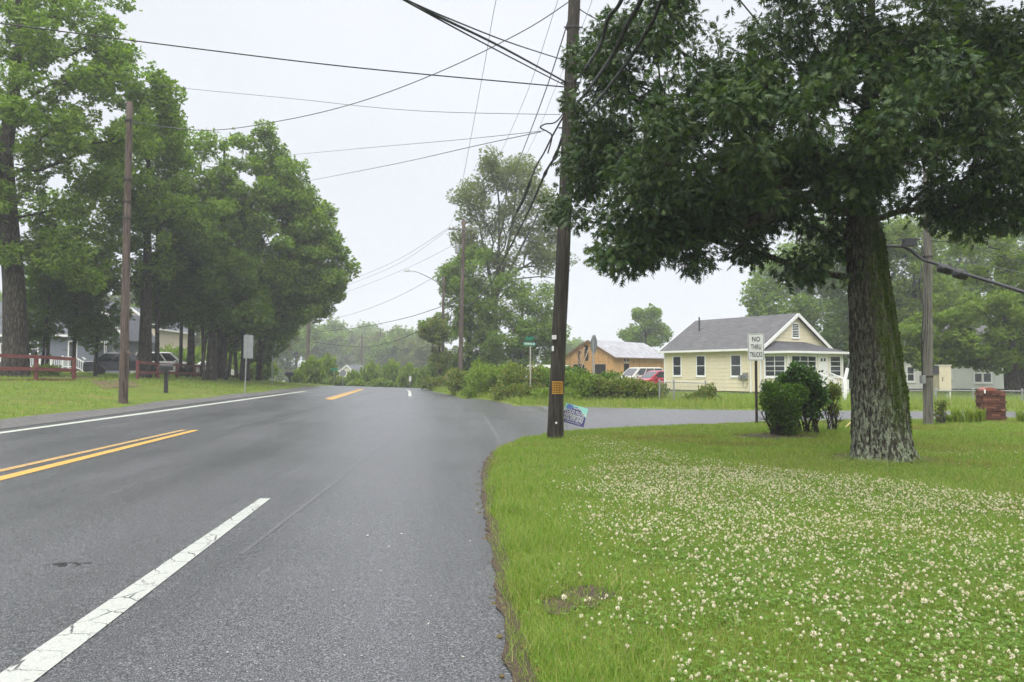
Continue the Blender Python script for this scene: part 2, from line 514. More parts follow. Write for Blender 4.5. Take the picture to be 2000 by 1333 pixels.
MT['black_paint'] = plain('black_lettering', (0.012, 0.012, 0.012), 0.5)
MT['green_sign'] = plain('green_sign_sheeting', (0.012, 0.16, 0.09), 0.4, 0, 0.1)
MT['fence_red'] = plain('red_fence_paint', (0.125, 0.03, 0.028), 0.6, 0, 0.25, 4, bump=0.3)
MT['black_plastic'] = plain('black_plastic', (0.014, 0.014, 0.016), 0.45, 0, 0.2)
MT['rubber'] = plain('tyre_rubber', (0.018, 0.018, 0.018), 0.85)
MT['concrete'] = plain('concrete', (0.33, 0.31, 0.27), 0.85, 0, 0.2, 9, bump=0.3)
MT['block'] = plain('foundation_block', (0.17, 0.155, 0.13), 0.9, 0, 0.25, 5, bump=0.4)
MT['orange'] = plain('yellow_plastic', (0.55, 0.27, 0.015), 0.5, 0, 0.15)
MT['yellow_stake'] = plain('yellow_guard', (0.55, 0.42, 0.16), 0.5, 0, 0.12)
MT['paper'] = plain('white_notice', (0.7, 0.7, 0.68), 0.6)
MT['skin'] = plain('skin', (0.36, 0.2, 0.14), 0.55)
MT['hair'] = plain('dark_hair', (0.03, 0.02, 0.015), 0.7)
MT['shirt'] = plain('dark_clothing', (0.045, 0.04, 0.055), 0.9, 0, 0.25, 8)
MT['trousers'] = plain('grey_work_trousers', (0.07, 0.07, 0.08), 0.9, 0, 0.25, 8)
MT['cap'] = plain('dull_red_cap', (0.22, 0.05, 0.045), 0.8)
MT['lamp_glass'] = plain('lamp_lens', (0.5, 0.5, 0.48), 0.25)

def mk_siding(name, c, streak=0.12):
    M = Mat(name)
    nz = M.noise(2.5, 5, 0.65, M.coord((1, 1, 0.35)))
    c1 = M.ramp(nz, [(0.3, tuple(x * (1 - streak) for x in c)), (0.65, c)])
    c1 = M.mix(0.3, c1, M.ramp(M.noise(40, 3), [(0.3, 0.85), (0.7, 1.08)]), 'MULTIPLY')
    M.color(c1).rough(0.6)
    return M.done()
MT['siding_yellow'] = mk_siding('yellow_siding', (0.68, 0.615, 0.43), 0.1)
MT['siding_blue'] = mk_siding('blue_grey_siding', (0.13, 0.15, 0.18))
MT['siding_beige'] = mk_siding('beige_siding', (0.55, 0.47, 0.36))
MT['siding_white'] = mk_siding('off_white_siding', (0.62, 0.63, 0.58))
MT['siding_far'] = mk_siding('cream_siding', (0.55, 0.53, 0.45))
def mk_shingle(name, c, row=0.14, along='x', streaks=0.35, light=(0.3, 0.3, 0.32)):
    M = Mat(name)
    bt = M.n('ShaderNodeTexBrick')
    M.L.new(M.coord(which='UV'), bt.inputs['Vector'])
    bt.inputs['Scale'].default_value = 1.0
    bt.inputs['Brick Width'].default_value = 0.32
    bt.inputs['Row Height'].default_value = row
    bt.inputs['Mortar Size'].default_value = 0.012
    bt.inputs['Color1'].default_value = (*c, 1)
    bt.inputs['Color2'].default_value = (*[x * 1.35 for x in c], 1)
    bt.inputs['Mortar'].default_value = (*[x * 0.45 for x in c], 1)
    st = M.ramp(M.noise(1.3, 6, 0.75, M.coord((0.8, 4.5, 1), which='UV')), [(0.5, 0.0), (0.72, 1.0)])
    cc = M.mix(M.mix(1.0, st, (streaks,) * 3, 'MULTIPLY'), bt.outputs['Color'], light)
    cc = M.mix(0.5, cc, M.ramp(M.noise(0.9, 5, 0.6), [(0.3, 0.7), (0.7, 1.25)]), 'MULTIPLY')
    M.color(cc).rough(0.8)
    M.bump(bt.outputs['Fac'], -0.5, 0.02)
    return M.done()
MT['shingle'] = mk_shingle('grey_shingle', (0.07, 0.068, 0.07))
MT['shingle_dark'] = mk_shingle('porch_shingle', (0.045, 0.044, 0.048), streaks=0.1)
MT['felt'] = mk_shingle('roofing_felt', (0.24, 0.24, 0.25), 0.5, streaks=0.8, light=(0.5, 0.5, 0.53))
MT['shingle_far'] = mk_shingle('slate_grey_shingle', (0.075, 0.08, 0.095), streaks=0.1)
def mk_osb(name):
    M = Mat(name)
    a = M.noise(7, 5, 0.7, M.coord((1, 1, 0.5)))
    c = M.ramp(a, [(0.3, (0.42, 0.21, 0.07)), (0.5, (0.56, 0.31, 0.115)), (0.7, (0.64, 0.4, 0.175))])
    c = M.mix(0.4, c, M.ramp(M.noise(2.2, 3, 0.5, M.coord((4, 4, 0.12))), [(0.35, 0.7), (0.65, 1.15)]), 'MULTIPLY')
    M.color(c).rough(0.8)
    return M.done()
MT['osb'] = mk_osb('sheathing_board')
MT['osb_seam'] = plain('board_edge', (0.17, 0.09, 0.04), 0.9)
MT['timber'] = plain('raw_timber', (0.47, 0.36, 0.24), 0.8, 0, 0.2, 6)
def mk_brick(name):
    M = Mat(name)
    bt = M.n('ShaderNodeTexBrick')
    M.L.new(M.coord(which='UV'), bt.inputs['Vector'])
    bt.inputs['Scale'].default_value = 1.0
    bt.inputs['Brick Width'].default_value = 0.22
    bt.inputs['Row Height'].default_value = 0.075
    bt.inputs['Mortar Size'].default_value = 0.006
    bt.inputs['Color1'].default_value = (0.16, 0.042, 0.024, 1)
    bt.inputs['Color2'].default_value = (0.24, 0.066, 0.036, 1)
    bt.inputs['Mortar'].default_value = (0.12, 0.06, 0.045, 1)
    c = M.mix(0.6, bt.outputs['Color'], M.ramp(M.noise(9, 4), [(0.3, 0.55), (0.7, 1.25)]), 'MULTIPLY')
    M.color(c).rough(0.85)
    M.bump(bt.outputs['Fac'], -0.8, 0.015)
    return M.done()
MT['brick'] = mk_brick('red_brick')
M_ = Mat('brick_clay')
M_.color(M_.ramp(M_.island(), [(0, (0.06, 0.022, 0.014)), (0.35, (0.105, 0.036, 0.022)), (0.7, (0.15, 0.055, 0.032)), (1, (0.21, 0.095, 0.058))])).rough(0.85)
M_.bump(M_.noise(40, 4), 0.5, 0.01)
MT['brick_single'] = M_.done()
MT['mortar'] = plain('dark_mortar', (0.05, 0.03, 0.024), 0.9)
MT['mailbox_red'] = plain('red_mailbox_paint', (0.26, 0.075, 0.05), 0.5, 0, 0.15)
def carpaint(name, c, rough=0.25):
    M = Mat(name)
    M.color(c).rough(rough)
    M.b.inputs['Coat Weight'].default_value = 0.6
    M.b.inputs['Coat Roughness'].default_value = 0.1
    return M.done()
MT['car_white'] = carpaint('white_car_paint', (0.66, 0.65, 0.61))
MT['car_red'] = carpaint('red_car_paint', (0.36, 0.018, 0.045))
MT['car_navy'] = carpaint('navy_car_paint', (0.012, 0.016, 0.03))
MT['car_glass'] = plain('car_glass', (0.02, 0.024, 0.028), 0.06, 0, 0.1, 1, 0.9)
MT['headlight'] = plain('headlight_lens', (0.45, 0.42, 0.36), 0.2)
MT['tail'] = plain('tail_light_lens', (0.3, 0.03, 0.025), 0.25)

def uv_planar(o, U, V):
    """metric uv along the two local directions"""
    me = o.data
    uvl = me.uv_layers.new(name="uv")
    co = np.empty(len(me.vertices) * 3, dtype=np.float32); me.vertices.foreach_get("co", co)
    co = co.reshape(-1, 3)
    li = np.empty(len(me.loops), dtype=np.int32); me.loops.foreach_get("vertex_index", li)
    uv = np.stack([co @ np.array(U, dtype=np.float32), co @ np.array(V, dtype=np.float32)], 1)[li]
    uvl.data.foreach_set("uv", uv.astype(np.float32).ravel())

# ------------------------------------------------------------------ terrain and roads
def lerp_pts(pts, t):
    pts = sorted(pts)
    return np.interp(t, [p[0] for p in pts], [p[1] for p in pts])

def smooth(a, b, x):
    t = np.clip((x - a) / (b - a), 0, 1)
    return t * t * (3 - 2 * t)

def H(x, y):
    """height of the lie of the land"""
    x = np.asarray(x, dtype=float); y = np.asarray(y, dtype=float)
    bank = np.where(x < 0, 0.03 * np.minimum(-x, 10.4), 0.0)
    left = 0.62 * smooth(-10.6, -18.5, x) + 0.35 * smooth(-18.5, -26, x)
    left = left + 0.1 * smooth(-10.4, -11.6, x)
    left = left * (1 - 0.35 * smooth(48, 75, y))
    d = np.clip(y - 60, 0, None)
    crest = np.where(d < 15, 0.0015 * d * d, 0.3375 + 0.045 * (d - 15))
    crest = np.where(d > 120, 0.3375 + 0.045 * 105 + 0 * d, crest)
    wgt = smooth(10, 3, x) * (1 - 0.55 * smooth(-13, -22, x) * smooth(120, 80, y))
    wgt = np.where(y > 110, np.maximum(wgt, smooth(110, 150, y)), wgt)
    mound = 0.35 * np.exp(-(((x - 6) / 6.0) ** 2 + ((y - 36) / 4.0) ** 2))
    return bank + left - crest * wgt + mound

LEFT_EDGE = [(-5, -9.95), (10, -10.0), (20, -10.1), (30, -10.3), (45, -10.1), (60, -10.3), (70, -10.6), (80, -11.4), (100, -14), (140, -22)]
near_px = [(985, 1150), (952, 985), (948, 940), (952, 905), (965, 884), (1010, 861), (1080, 848), (1160, 842)]
near_pts = [(G(*p).y, G(*p).x) for p in near_px]
XJ = near_pts[-1][1]; YJ0 = near_pts[-1][0]
near_pts = [(-5, 0.27), (3.5, 0.32)] + near_pts
far_px = [(1000, 795), (960, 791), (915, 784), (880, 772), (845, 766)]
far_pts = [(G(*p).y, G(*p).x) for p in far_px]
YJ1 = G(1060, 797).y
side_near = [(G(*p).x, G(*p).y) for p in ((1160, 842), (1300, 835), (1475, 828), (1800, 822), (2000, 820))] + [(60, 27.5)]
side_far = [(G(*p).x, G(*p).y) for p in ((1060, 797), (1250, 800), (1440, 802), (1640, 803), (2000, 805))] + [(60, 34)]
side_near[0] = (XJ, YJ0); side_far = [(XJ, YJ1)] + [p for p in side_far if p[0] > XJ + 0.3]
def right_edge(y):
    return lerp_pts(near_pts + [(YJ0 + 0.01, XJ), (YJ1, XJ)] + [(YJ1 + 0.35, far_pts[0][1])] + far_pts + [(75, -3.6), (90, -5.2), (140, -14)], y)

# outline of all the asphalt, for distances
_ol = []
for yy in np.arange(-4, 140, 0.5): _ol.append((float(lerp_pts(LEFT_EDGE, yy)), yy))
_rt = []
for yy in np.arange(140, YJ1 + 0.3, -0.5): _rt.append((float(right_edge(yy)), yy))
_rt += [(p[0], p[1]) for p in sorted(side_far)]
_rt += [(p[0], p[1]) for p in sorted(side_near, reverse=True)]
for yy in np.arange(YJ0, -4, -0.25): _rt.append((float(right_edge(yy)), yy))
OUT = np.array(_ol + _rt)

def road_sd(x, y):
    """signed distance to the asphalt's edge, negative on the asphalt"""
    x = np.asarray(x, dtype=float).ravel(); y = np.asarray(y, dtype=float).ravel()
    best = np.full(len(x), 1e9); ins = np.zeros(len(x), dtype=bool)
    A = OUT; B = np.roll(OUT, -1, axis=0)
    for (ax, ay), (bx, by) in zip(A, B):
        dx, dy = bx - ax, by - ay
        l2 = dx * dx + dy * dy + 1e-12
        t = np.clip(((x - ax) * dx + (y - ay) * dy) / l2, 0, 1)
        d = (x - ax - t * dx) ** 2 + (y - ay - t * dy) ** 2
        np.minimum(best, d, out=best)
        c = ((ay > y) != (by > y)) & (x < (bx - ax) * (y - ay) / ((by - ay) if by != ay else 1e-12) + ax)
        ins ^= c
    return np.where(ins, -1, 1) * np.sqrt(best)

def HG(x, y):
    x = np.asarray(x, dtype=float); y = np.asarray(y, dtype=float)
    sd = road_sd(x, y).reshape(x.shape)
    lip = np.where(sd < 0, np.clip(sd, -0.3, 0) * 0.3 - 0.01, np.clip(sd * 0.35, 0, 0.06) - 0.01)
    rough = 0.02 * np.sin(x * 2.1 + 1.3 * np.sin(y * 1.7)) * np.sin(y * 1.9 + x) * smooth(0.2, 1.2, sd)
    return H(x, y) + lip + rough

def gz(x, y):
    return float(HG(np.array([x]), np.array([y]))[0])

def grid_axis(segs):
    out = []
    for a, b, s in segs: out += list(np.arange(a, b, s))
    out.append(segs[-1][1])
    return np.array(out)

gx = grid_axis([(-400, -120, 40), (-120, -40, 5), (-40, -14, 1), (-14, -9, 0.25), (-9, -0.6, 0.8), (-0.6, 5, 0.1), (5, 30, 0.5), (30, 80, 4), (80, 400, 40)])
gy = grid_axis([(-30, 2, 4), (2, 20, 0.12), (20, 38, 0.3), (38, 70, 0.8), (70, 160, 4), (160, 700, 45)])
XX, YY = np.meshgrid(gx, gy)
ZZ = HG(XX, YY)
nx, ny = len(gx), len(gy)
idx = np.arange(nx * ny).reshape(ny, nx)
quads = np.stack([idx[:-1, :-1], idx[:-1, 1:], idx[1:, 1:], idx[1:, :-1]], -1).reshape(-1, 4)
ground = np_mesh('ground', np.stack([XX, YY, ZZ], -1).reshape(-1, 3), quads.ravel(), np.arange(len(quads)) * 4, np.full(len(quads), 4), [MT['ground']], smooth=True)
tag(ground, kind='structure')

def strip_mesh(name, rows, mat, lift=0.0, kind='structure', hfun=H):
    """rows: list of lists of (x, y); joined row to row"""
    n = len(rows[0])
    P = np.array(rows).reshape(-1, 2)
    Z = hfun(P[:, 0], P[:, 1]) + lift
    V = np.column_stack([P, Z])
    I = np.arange(len(rows) * n).reshape(len(rows), n)
    q = np.stack([I[:-1, :-1], I[:-1, 1:], I[1:, 1:], I[1:, :-1]], -1).reshape(-1, 4)
    o = np_mesh(name, V, q.ravel(), np.arange(len(q)) * 4, np.full(len(q), 4), [mat], smooth=True)
    tag(o, kind=kind)
    return o

ys = np.unique(np.concatenate([np.arange(-4, 22, 0.25), np.arange(22, 34, 0.25), np.arange(34, 140, 1.0), [YJ0, YJ0 + 0.01, YJ1, YJ1 + 0.35]]))
rows = []
for yy in ys:
    l, r = float(lerp_pts(LEFT_EDGE, yy)), float(right_edge(yy))
    if yy < YJ0 - 0.1: r += 0.03 * math.sin(yy * 5.3) + 0.02 * math.sin(yy * 13.1 + 1)
    inner = np.linspace(l, 0 if r > 0 else r - 0.2, 9)
    rows.append([(x, yy) for x in inner] + [(x, yy) for x in np.linspace(inner[-1], r, 5)[1:]])
strip_mesh('road', rows, MT['asphalt'], 0.004)
rows = []
for xx in np.concatenate([[XJ], np.arange(XJ + 0.5, 60, 0.75)]):
    a, b = float(lerp_pts(side_near, xx)), float(lerp_pts(side_far, xx))
    rows.append([(xx, y) for y in np.linspace(b, a, 14)])
strip_mesh('side_road', rows, MT['asphalt_side'], 0.004)

# markings
def line_strip(name, x0, x1, y0, y1, mat, w, lift=0.009, step=0.5, wob=0.0):
    k = max(2, int((y1 - y0) / step) + 1)
    rows = []
    for i in range(k):
        t = i / (k - 1); yy = y0 + (y1 - y0) * t
        xc = x0(yy) if callable(x0) else x0 + (x1 - x0) * t
        rows.append([(xc - w / 2, yy), (xc + w / 2, yy)])
    return strip_mesh(name, rows, mat, lift)

def on_road(px, py):
    """place on the banked road seen at a pixel"""
    v = ray(px, py)
    k = v.x / v.y
    z = 0.0
    for _ in range(12):
        p = G(px, py, z); z = float(H(p.x, p.y))
    return p
def px_line(name, a, b, wpx_a, wpx_b, mat, ext=0.0, lift=0.009):
    A, B = on_road(*a), on_road(*b)
    A2, B2 = on_road(a[0] + wpx_a, a[1]), on_road(b[0] + wpx_b, b[1])
    A2.y, B2.y = A.y, B.y
    if ext:
        d = (A - B).normalized(); d2 = (A2 - B2).normalized()
        A = A + d * ext; A2 = A2 + d2 * ext
    k = max(2, int(abs(B.y - A.y) / 0.5) + 2)
    rows = []
    for i in range(k):
        t = i / (k - 1)
        rows.append([(A.x + (B.x - A.x) * t, A.y + (B.y - A.y) * t), (A2.x + (B2.x - A2.x) * t, A2.y + (B2.y - A2.y) * t)])
    return strip_mesh(name, rows, mat, lift)

px_line('lane_dash_line', (6, 1315), (508, 975), 86, 21, MT['white_paint'], ext=1.5)
px_line('centre_line', (0, 932), (376, 841), 33, 14, MT['yellow_paint'], ext=6)
px_line('centre_line', (0, 918.5), (355, 840.3), 22, 12, MT['yellow_worn'], ext=6)
px_line('centre_line', (637, 781), (706, 760.5), 14, 7, MT['yellow_paint'])
px_line('centre_line', (632, 779.3), (700, 760.5), 10, 5, MT['yellow_worn'])
px_line('edge_line', (0, 845), (300, 804.3), 24, 20, MT['white_thin'], ext=8)
px_line('edge_line', (300, 804.3), (592, 764.5), 20, 13, MT['white_thin'])
rows = []
for (a, b, c) in ((797.0, 804.5, 774.5), (797.5, 804, 771), (798, 803.5, 768), (797.5, 802, 765), (795.5, 799.5, 763), (792, 795.5, 761.5)):
    p, q = on_road(a, c), on_road(b, c); rows.append([(p.x, p.y), (q.x, p.y)])
strip_mesh('edge_line', rows, MT['white_thin'], 0.009)
# pavement seams
def seam(pts, w, mat, lift=0.007):
    P = [on_road(*p) for p in pts]
    rows = []
    for i, p in enumerate(P):
        rows.append([(p.x - w / 2, p.y), (p.x + w / 2, p.y)])
    return strip_mesh('pavement_seam', rows, mat, lift)
seam([(470, 1085), (560, 1015), (640, 955), (700, 908), (760, 863), (800, 836), (830, 815)], 0.045, MT['seam'])
seam([(978, 868), (968, 850), (955, 828), (945, 812)], 0.06, MT['seam'])

# left shoulder: gravelly, and the driveway between the fences
rows = []
for yy in np.arange(-4, 58, 1.0):
    l = float(lerp_pts(LEFT_EDGE, yy))
    rows.append([(x, yy) for x in np.linspace(l - 0.3 - 0.15 * math.sin(yy * 0.7), l + 0.7, 6)])
strip_mesh('road_shoulder', rows, MT['gravel'], 0.012, hfun=lambda x, y: np.maximum(H(x, y), HG(x, y)))
dr = [(-11.2, 27.6, 33.8), (-12.6, 29.5, 34.5), (-14.5, 33.2, 37.2), (-16.5, 36.6, 41), (-19, 38.5, 43.5), (-22, 40.5, 46.5), (-26, 46, 53), (-30, 50, 57)]
rows = [[(x, y) for y in np.linspace(a, b, 8)] for x, a, b in dr]
strip_mesh('driveway', rows[2:6], MT['mulch'], 0.014, hfun=HG)

# soil strip along the lawn's edge, bare patch, mulch round the tree and the bush
rng = np.random.default_rng(7)
rows = []
for yy in np.arange(2.5, 16.2, 0.12):
    r = float(right_edge(yy))
    w = 0.05 + 0.035 * math.sin(yy * 2.1) + 0.06 * rng.random()
    rows.append([(r - 0.03 - 0.05 * rng.random(), yy), (r + 0.01, yy), (r + w * .8, yy)])
strip_mesh('soil_edge', rows, MT['soil'], 0.014, hfun=lambda x, y: np.maximum(HG(x, y), H(x, y)))
def patch(name, cx, cy, rx, ry, mat, lift=0.012, seed=0):
    r2 = np.random.default_rng(seed)
    n = 26; ph = r2.random(4) * 6
    rows = []
    for k in np.linspace(0.02, 1, 5):
        ring = []
        for j in range(n + 1):
            a = 2 * math.pi * j / n
            w = 1 + 0.16 * math.sin(3 * a + ph[0]) + 0.1 * math.sin(5 * a + ph[1]) + 0.06 * math.sin(9 * a + ph[2])
            ring.append((cx + rx * w * k * math.cos(a), cy + ry * w * k * math.sin(a)))
        rows.append(ring)
    return strip_mesh(name, rows, mat, lift, hfun=HG)
p = G(1145, 1178); patch('bare_soil', p.x, p.y, 0.17, 0.24, MT['soil'], seed=11); BARE1 = p
p = G(1090, 1200); patch('bare_soil', p.x, p.y, 0.11, 0.2, MT['soil'], seed=2); BARE2 = p
BUSH_C = G(1535, 862)
OAKX, OAKY = G(1727, 903).x - .05, G(1727, 903).y
patch('leaf_litter', BUSH_C.x + .1, BUSH_C.y + 0.45, 0.75, 0.65, MT['soil'], seed=3)

# cracks and tar marks in the asphalt
def crack(pts, w, seed, mat='tar'):
    r2 = np.random.default_rng(seed)
    P = [on_road(*p) for p in pts]
    rows = []
    for a, b in zip(P[:-1], P[1:]):
        d = (b - a); L_ = d.length; k = max(3, int(L_ / 0.12)); n = Vector((-d.y, d.x, 0)).normalized()
        for i in range(k):
            q = a + d * (i / k) + n * r2.normal() * 0.025
            ww = w * max(0.05, r2.random())
            rows.append([(q.x - n.x * ww, q.y - n.y * ww), (q.x + n.x * ww, q.y + n.y * ww)])
    return strip_mesh('asphalt_crack', rows, MT[mat], 0.0075)
for i, (pts, w) in enumerate(((((92, 1106), (118, 1102), (135, 1106)), .022), (((120, 1108), (140, 1100), (150, 1103)), .03), (((148, 1108), (166, 1101), (176, 1104)), .025),
        (((440, 842), (520, 822), (600, 802), (650, 790)), .018), (((470, 800), (505, 797), (560, 795)), .03), (((620, 800), (760, 790), (840, 786)), .02), (((830, 800), (960, 802), (1060, 806)), .03), (((860, 826), (980, 830), (1080, 826)), .02))):
    crack(pts, w, i)

patch('bare_soil', OAKX, OAKY, 0.85, 0.7, MT['soil'], 0.010, seed=8)

# ------------------------------------------------------------------ foliage and trees
def tmpl(verts, faces):
    return np.array(verts, dtype=np.float32), faces

def lobed_leaf():
    # pin-oak leaf: midrib strip with pointed lobes
    mid = [(-0.035, 0.0), (0.035, 0.0), (-0.05, 0.28), (0.05, 0.28), (-0.06, 0.52), (0.06, 0.52), (-0.05, 0.74), (0.05, 0.74), (0.0, 1.0)]
    V = [(x, y, 0.02 + 0.12 * y * (1 - y)) for x, y in mid]
    tips = [(-0.30, 0.36), (0.30, 0.36), (-0.40, 0.68), (0.40, 0.68), (-0.26, 0.90), (0.26, 0.90)]
    V += [(x, y, -0.05 - 0.1 * abs(x)) for x, y in tips]
    F = [(0, 1, 3, 2), (2, 3, 5, 4), (4, 5, 7, 6), (6, 7, 8), (0, 2, 9), (3, 1, 10), (2, 4, 11), (5, 3, 12), (4, 6, 13), (7, 5, 14)]
    return tmpl(V, F)
LEAF_LOBED = lobed_leaf()
LEAF_SIMPLE = tmpl([(0, 0, 0), (0.3, 0.45, -0.07), (0, 1, -0.03), (-0.3, 0.45, -0.07), (0, 0.5, 0.05)], [(0, 1, 4), (1, 2, 4), (2, 3, 4), (3, 0, 4)])
LEAF_FLAT = tmpl([(0, 0, 0), (0.34, 0.5, -0.06), (0, 1, 0), (-0.34, 0.5, -0.06)], [(0, 1, 2), (0, 2, 3)])
def spray(n, seed, spread=0.9):
    """a twig end: several leaves fanned out together, as one template"""
    r = random.Random(seed); V = []; F = []
    for k in range(n):
        a = (k / n - 0.5) * 2 * spread * 1.6 + r.uniform(-0.3, 0.3)
        s = r.uniform(0.5, 0.75); off = r.uniform(0.0, 0.3); tl = r.uniform(-0.35, 0.35)
        b = len(V)
        for x, y, z in ((0, 0, 0), (0.26, 0.5, -0.05), (0, 1, 0), (-0.26, 0.5, -0.05)):
            X, Y = x * s, y * s
            X, Y = X * math.cos(a) + Y * math.sin(a), -X * math.sin(a) + Y * math.cos(a)
            V.append((X, Y + off, z * s + tl * (x * s) + 0.25 * r.uniform(-1, 1) * y * s))
        F += [(b, b + 1, b + 2), (b, b + 2, b + 3)]
    return tmpl(V, F)
SPRAY = spray(5, 3)

def scatter_leaves(name, C, A, N, S, template, mat, parent=None, width=1.0):
    """C centres, A leaf axes, N leaf normals, S sizes"""
    T, F = template
    A = A / (np.linalg.norm(A, axis=1, keepdims=True) + 1e-9)
    N = N - A * np.sum(A * N, axis=1, keepdims=True)
    N = N / (np.linalg.norm(N, axis=1, keepdims=True) + 1e-9)
    B = np.cross(A, N)
    n, k = len(C), len(T)
    W_ = np.broadcast_to(np.asarray(width, dtype=float), (n,))
    V = C[:, None, :] + S[:, None, None] * (B[:, None, :] * (T[None, :, 0:1] * W_[:, None, None]) + A[:, None, :] * T[None, :, 1:2] + N[:, None, :] * T[None, :, 2:3])
    fl = np.concatenate([np.array(f) for f in F]); ft = np.array([len(f) for f in F])
    L = len(fl)
    loops = (np.arange(n)[:, None] * k + fl[None, :]).ravel()
    totals = np.tile(ft, n)
    fs = np.concatenate([[0], np.cumsum(ft)[:-1]])
    starts = (np.arange(n)[:, None] * L + fs[None, :]).ravel()
    return np_mesh(name, V.reshape(-1, 3), loops, starts, totals, [mat], parent)

def ellipsoid_points(rng, n, c, r, shell=0.35):
    d = rng.normal(size=(n, 3)); d /= np.linalg.norm(d, axis=1, keepdims=True)
    rad = (shell + (1 - shell) * rng.random(n)) ** 0.6
    return np.array(c) + d * rad[:, None] * np.array(r)

def grow(trunk, trad, attract, rng, tip=0.012, power=0.5, up=0.25):
    """limbs from a trunk line to the leaf clumps; returns a list of (points, radii)"""
    trunk = np.array(trunk, dtype=float)
    P = [trunk[0]]; par = [-1]; istr = [True]; tr = [trad[0]]
    for i in range(1, len(trunk)):
        for s in (0.34, 0.67, 1.0):
            P.append(trunk[i - 1] * (1 - s) + trunk[i] * s); par.append(len(P) - 2); istr.append(True)
            tr.append(trad[i - 1] * (1 - s) + trad[i] * s)
    h0 = trunk[0, 2] + (trunk[-1, 2] - trunk[0, 2]) * 0.25
    ax = trunk[-1]
    ref = trunk[len(trunk) // 2]
    order = np.argsort(np.linalg.norm((attract - ref), axis=1))
    nt = len(P)
    plen = [np.linalg.norm(p - P[0]) * 0.35 for p in P]
    for i in order:
        a = attract[i]
        Q = np.array(P); D = Q - a
        d = np.linalg.norm(D, axis=1)
        cost = d + 0.35 * np.array(plen) + up * np.clip(D[:, 2] + 0.15 * d, 0, None) * 1.5
        cost = np.where((Q[:, 2] < h0) & np.array(istr), cost + 50, cost)
        j = int(np.argmin(cost)); dd = d[j]
        if dd < 0.05: continue
        k = max(1, min(4, int(dd / 0.6)))
        prev = j; start = P[j]
        bend = rng.normal(size=3) * dd * 0.09; bend[2] += dd * 0.06
        for q in range(1, k + 1):
            t = q / k
            p = start * (1 - t) + a * t + bend * math.sin(math.pi * t) + (rng.normal(size=3) * 0.03 * dd if q < k else 0)
            P.append(p); par.append(prev); istr.append(False); tr.append(0)
            plen.append(plen[prev] + dd / k); prev = len(P) - 1
    cnt = np.zeros(len(P)); kids = [[] for _ in P]
    for i, q in enumerate(par):
        if q >= 0: kids[q].append(i)
    for i in range(len(P) - 1, -1, -1):
        if not kids[i]: cnt[i] += 1
        if par[i] >= 0: cnt[par[i]] += cnt[i]
    rad = tip * cnt ** power
    mx = trad[-1] * 0.95
    for i in range(len(P)):
        rad[i] = tr[i] if istr[i] else min(rad[i], mx, 0.9 * (tr[par[i]] if istr[par[i]] else 1e9))
    chains = []
    # follow the thickest child so that limbs are continuous tubes
    stack = [0]; done = set()
    while stack:
        s = stack.pop()
        ch = [par[s], s] if par[s] >= 0 else [s]
        cur = s
        while kids[cur]:
            nxt = max(kids[cur], key=lambda q: (istr[q], cnt[q]))
            for q in kids[cur]:
                if q != nxt: stack.append(q)
            ch.append(nxt); cur = nxt
        if len(ch) >= 2:
            r = [rad[q] for q in ch]
            if par[s] >= 0: r[0] = min(r[0], r[1] * 1.25)
            if istr[ch[-1]] is False: r[-1] *= 0.6
            chains.append(([P[q] for q in ch], r))
    return chains

def tube_np(chains, sides=7, flare=None, wob=0.0, rng=None):
    V = []; loops = []; nb = 0
    for pts, rad in chains:
        pts = np.array(pts); k = len(pts)
        T = np.gradient(pts, axis=0); T /= np.linalg.norm(T, axis=1, keepdims=True) + 1e-9
        s = np.cross(T[0], [0.3, 1, 0.1]); s /= np.linalg.norm(s)
        n = sides if max(rad) > 0.03 else max(4, sides - 3)
        ang = np.arange(n) * 2 * np.pi / n
        for i in range(k):
            s = s - T[i] * np.dot(T[i], s); s /= np.linalg.norm(s) + 1e-9
            b = np.cross(T[i], s)
            rr = np.full(n, rad[i])
            if wob and rad[i] > 0.05:
                rr = rr * (1 + wob * np.sin(3 * ang + 0.4 * i) + wob * 0.6 * np.sin(5 * ang + 1.3 + 0.2 * i))
            if flare is not None and rad[i] > 0.05:
                rr = rr * flare(pts[i], ang)
            V.append(pts[i] + np.cos(ang)[:, None] * s * rr[:, None] + np.sin(ang)[:, None] * b * rr[:, None])
        j = np.arange(n); j2 = (j + 1) % n
        for i in range(k - 1):
            loops.append(np.stack([nb + i * n + j, nb + i * n + j2, nb + (i + 1) * n + j2, nb + (i + 1) * n + j], -1))
        nb += k * n
    V = np.concatenate(V); Q = np.concatenate(loops).reshape(-1, 4)
    return V, Q

def quad_mesh(name, V, Q, mat, parent=None, smooth=True):
    return np_mesh(name, V, Q.ravel(), np.arange(len(Q)) * 4, np.full(len(Q), 4), [mat], parent, smooth=smooth)

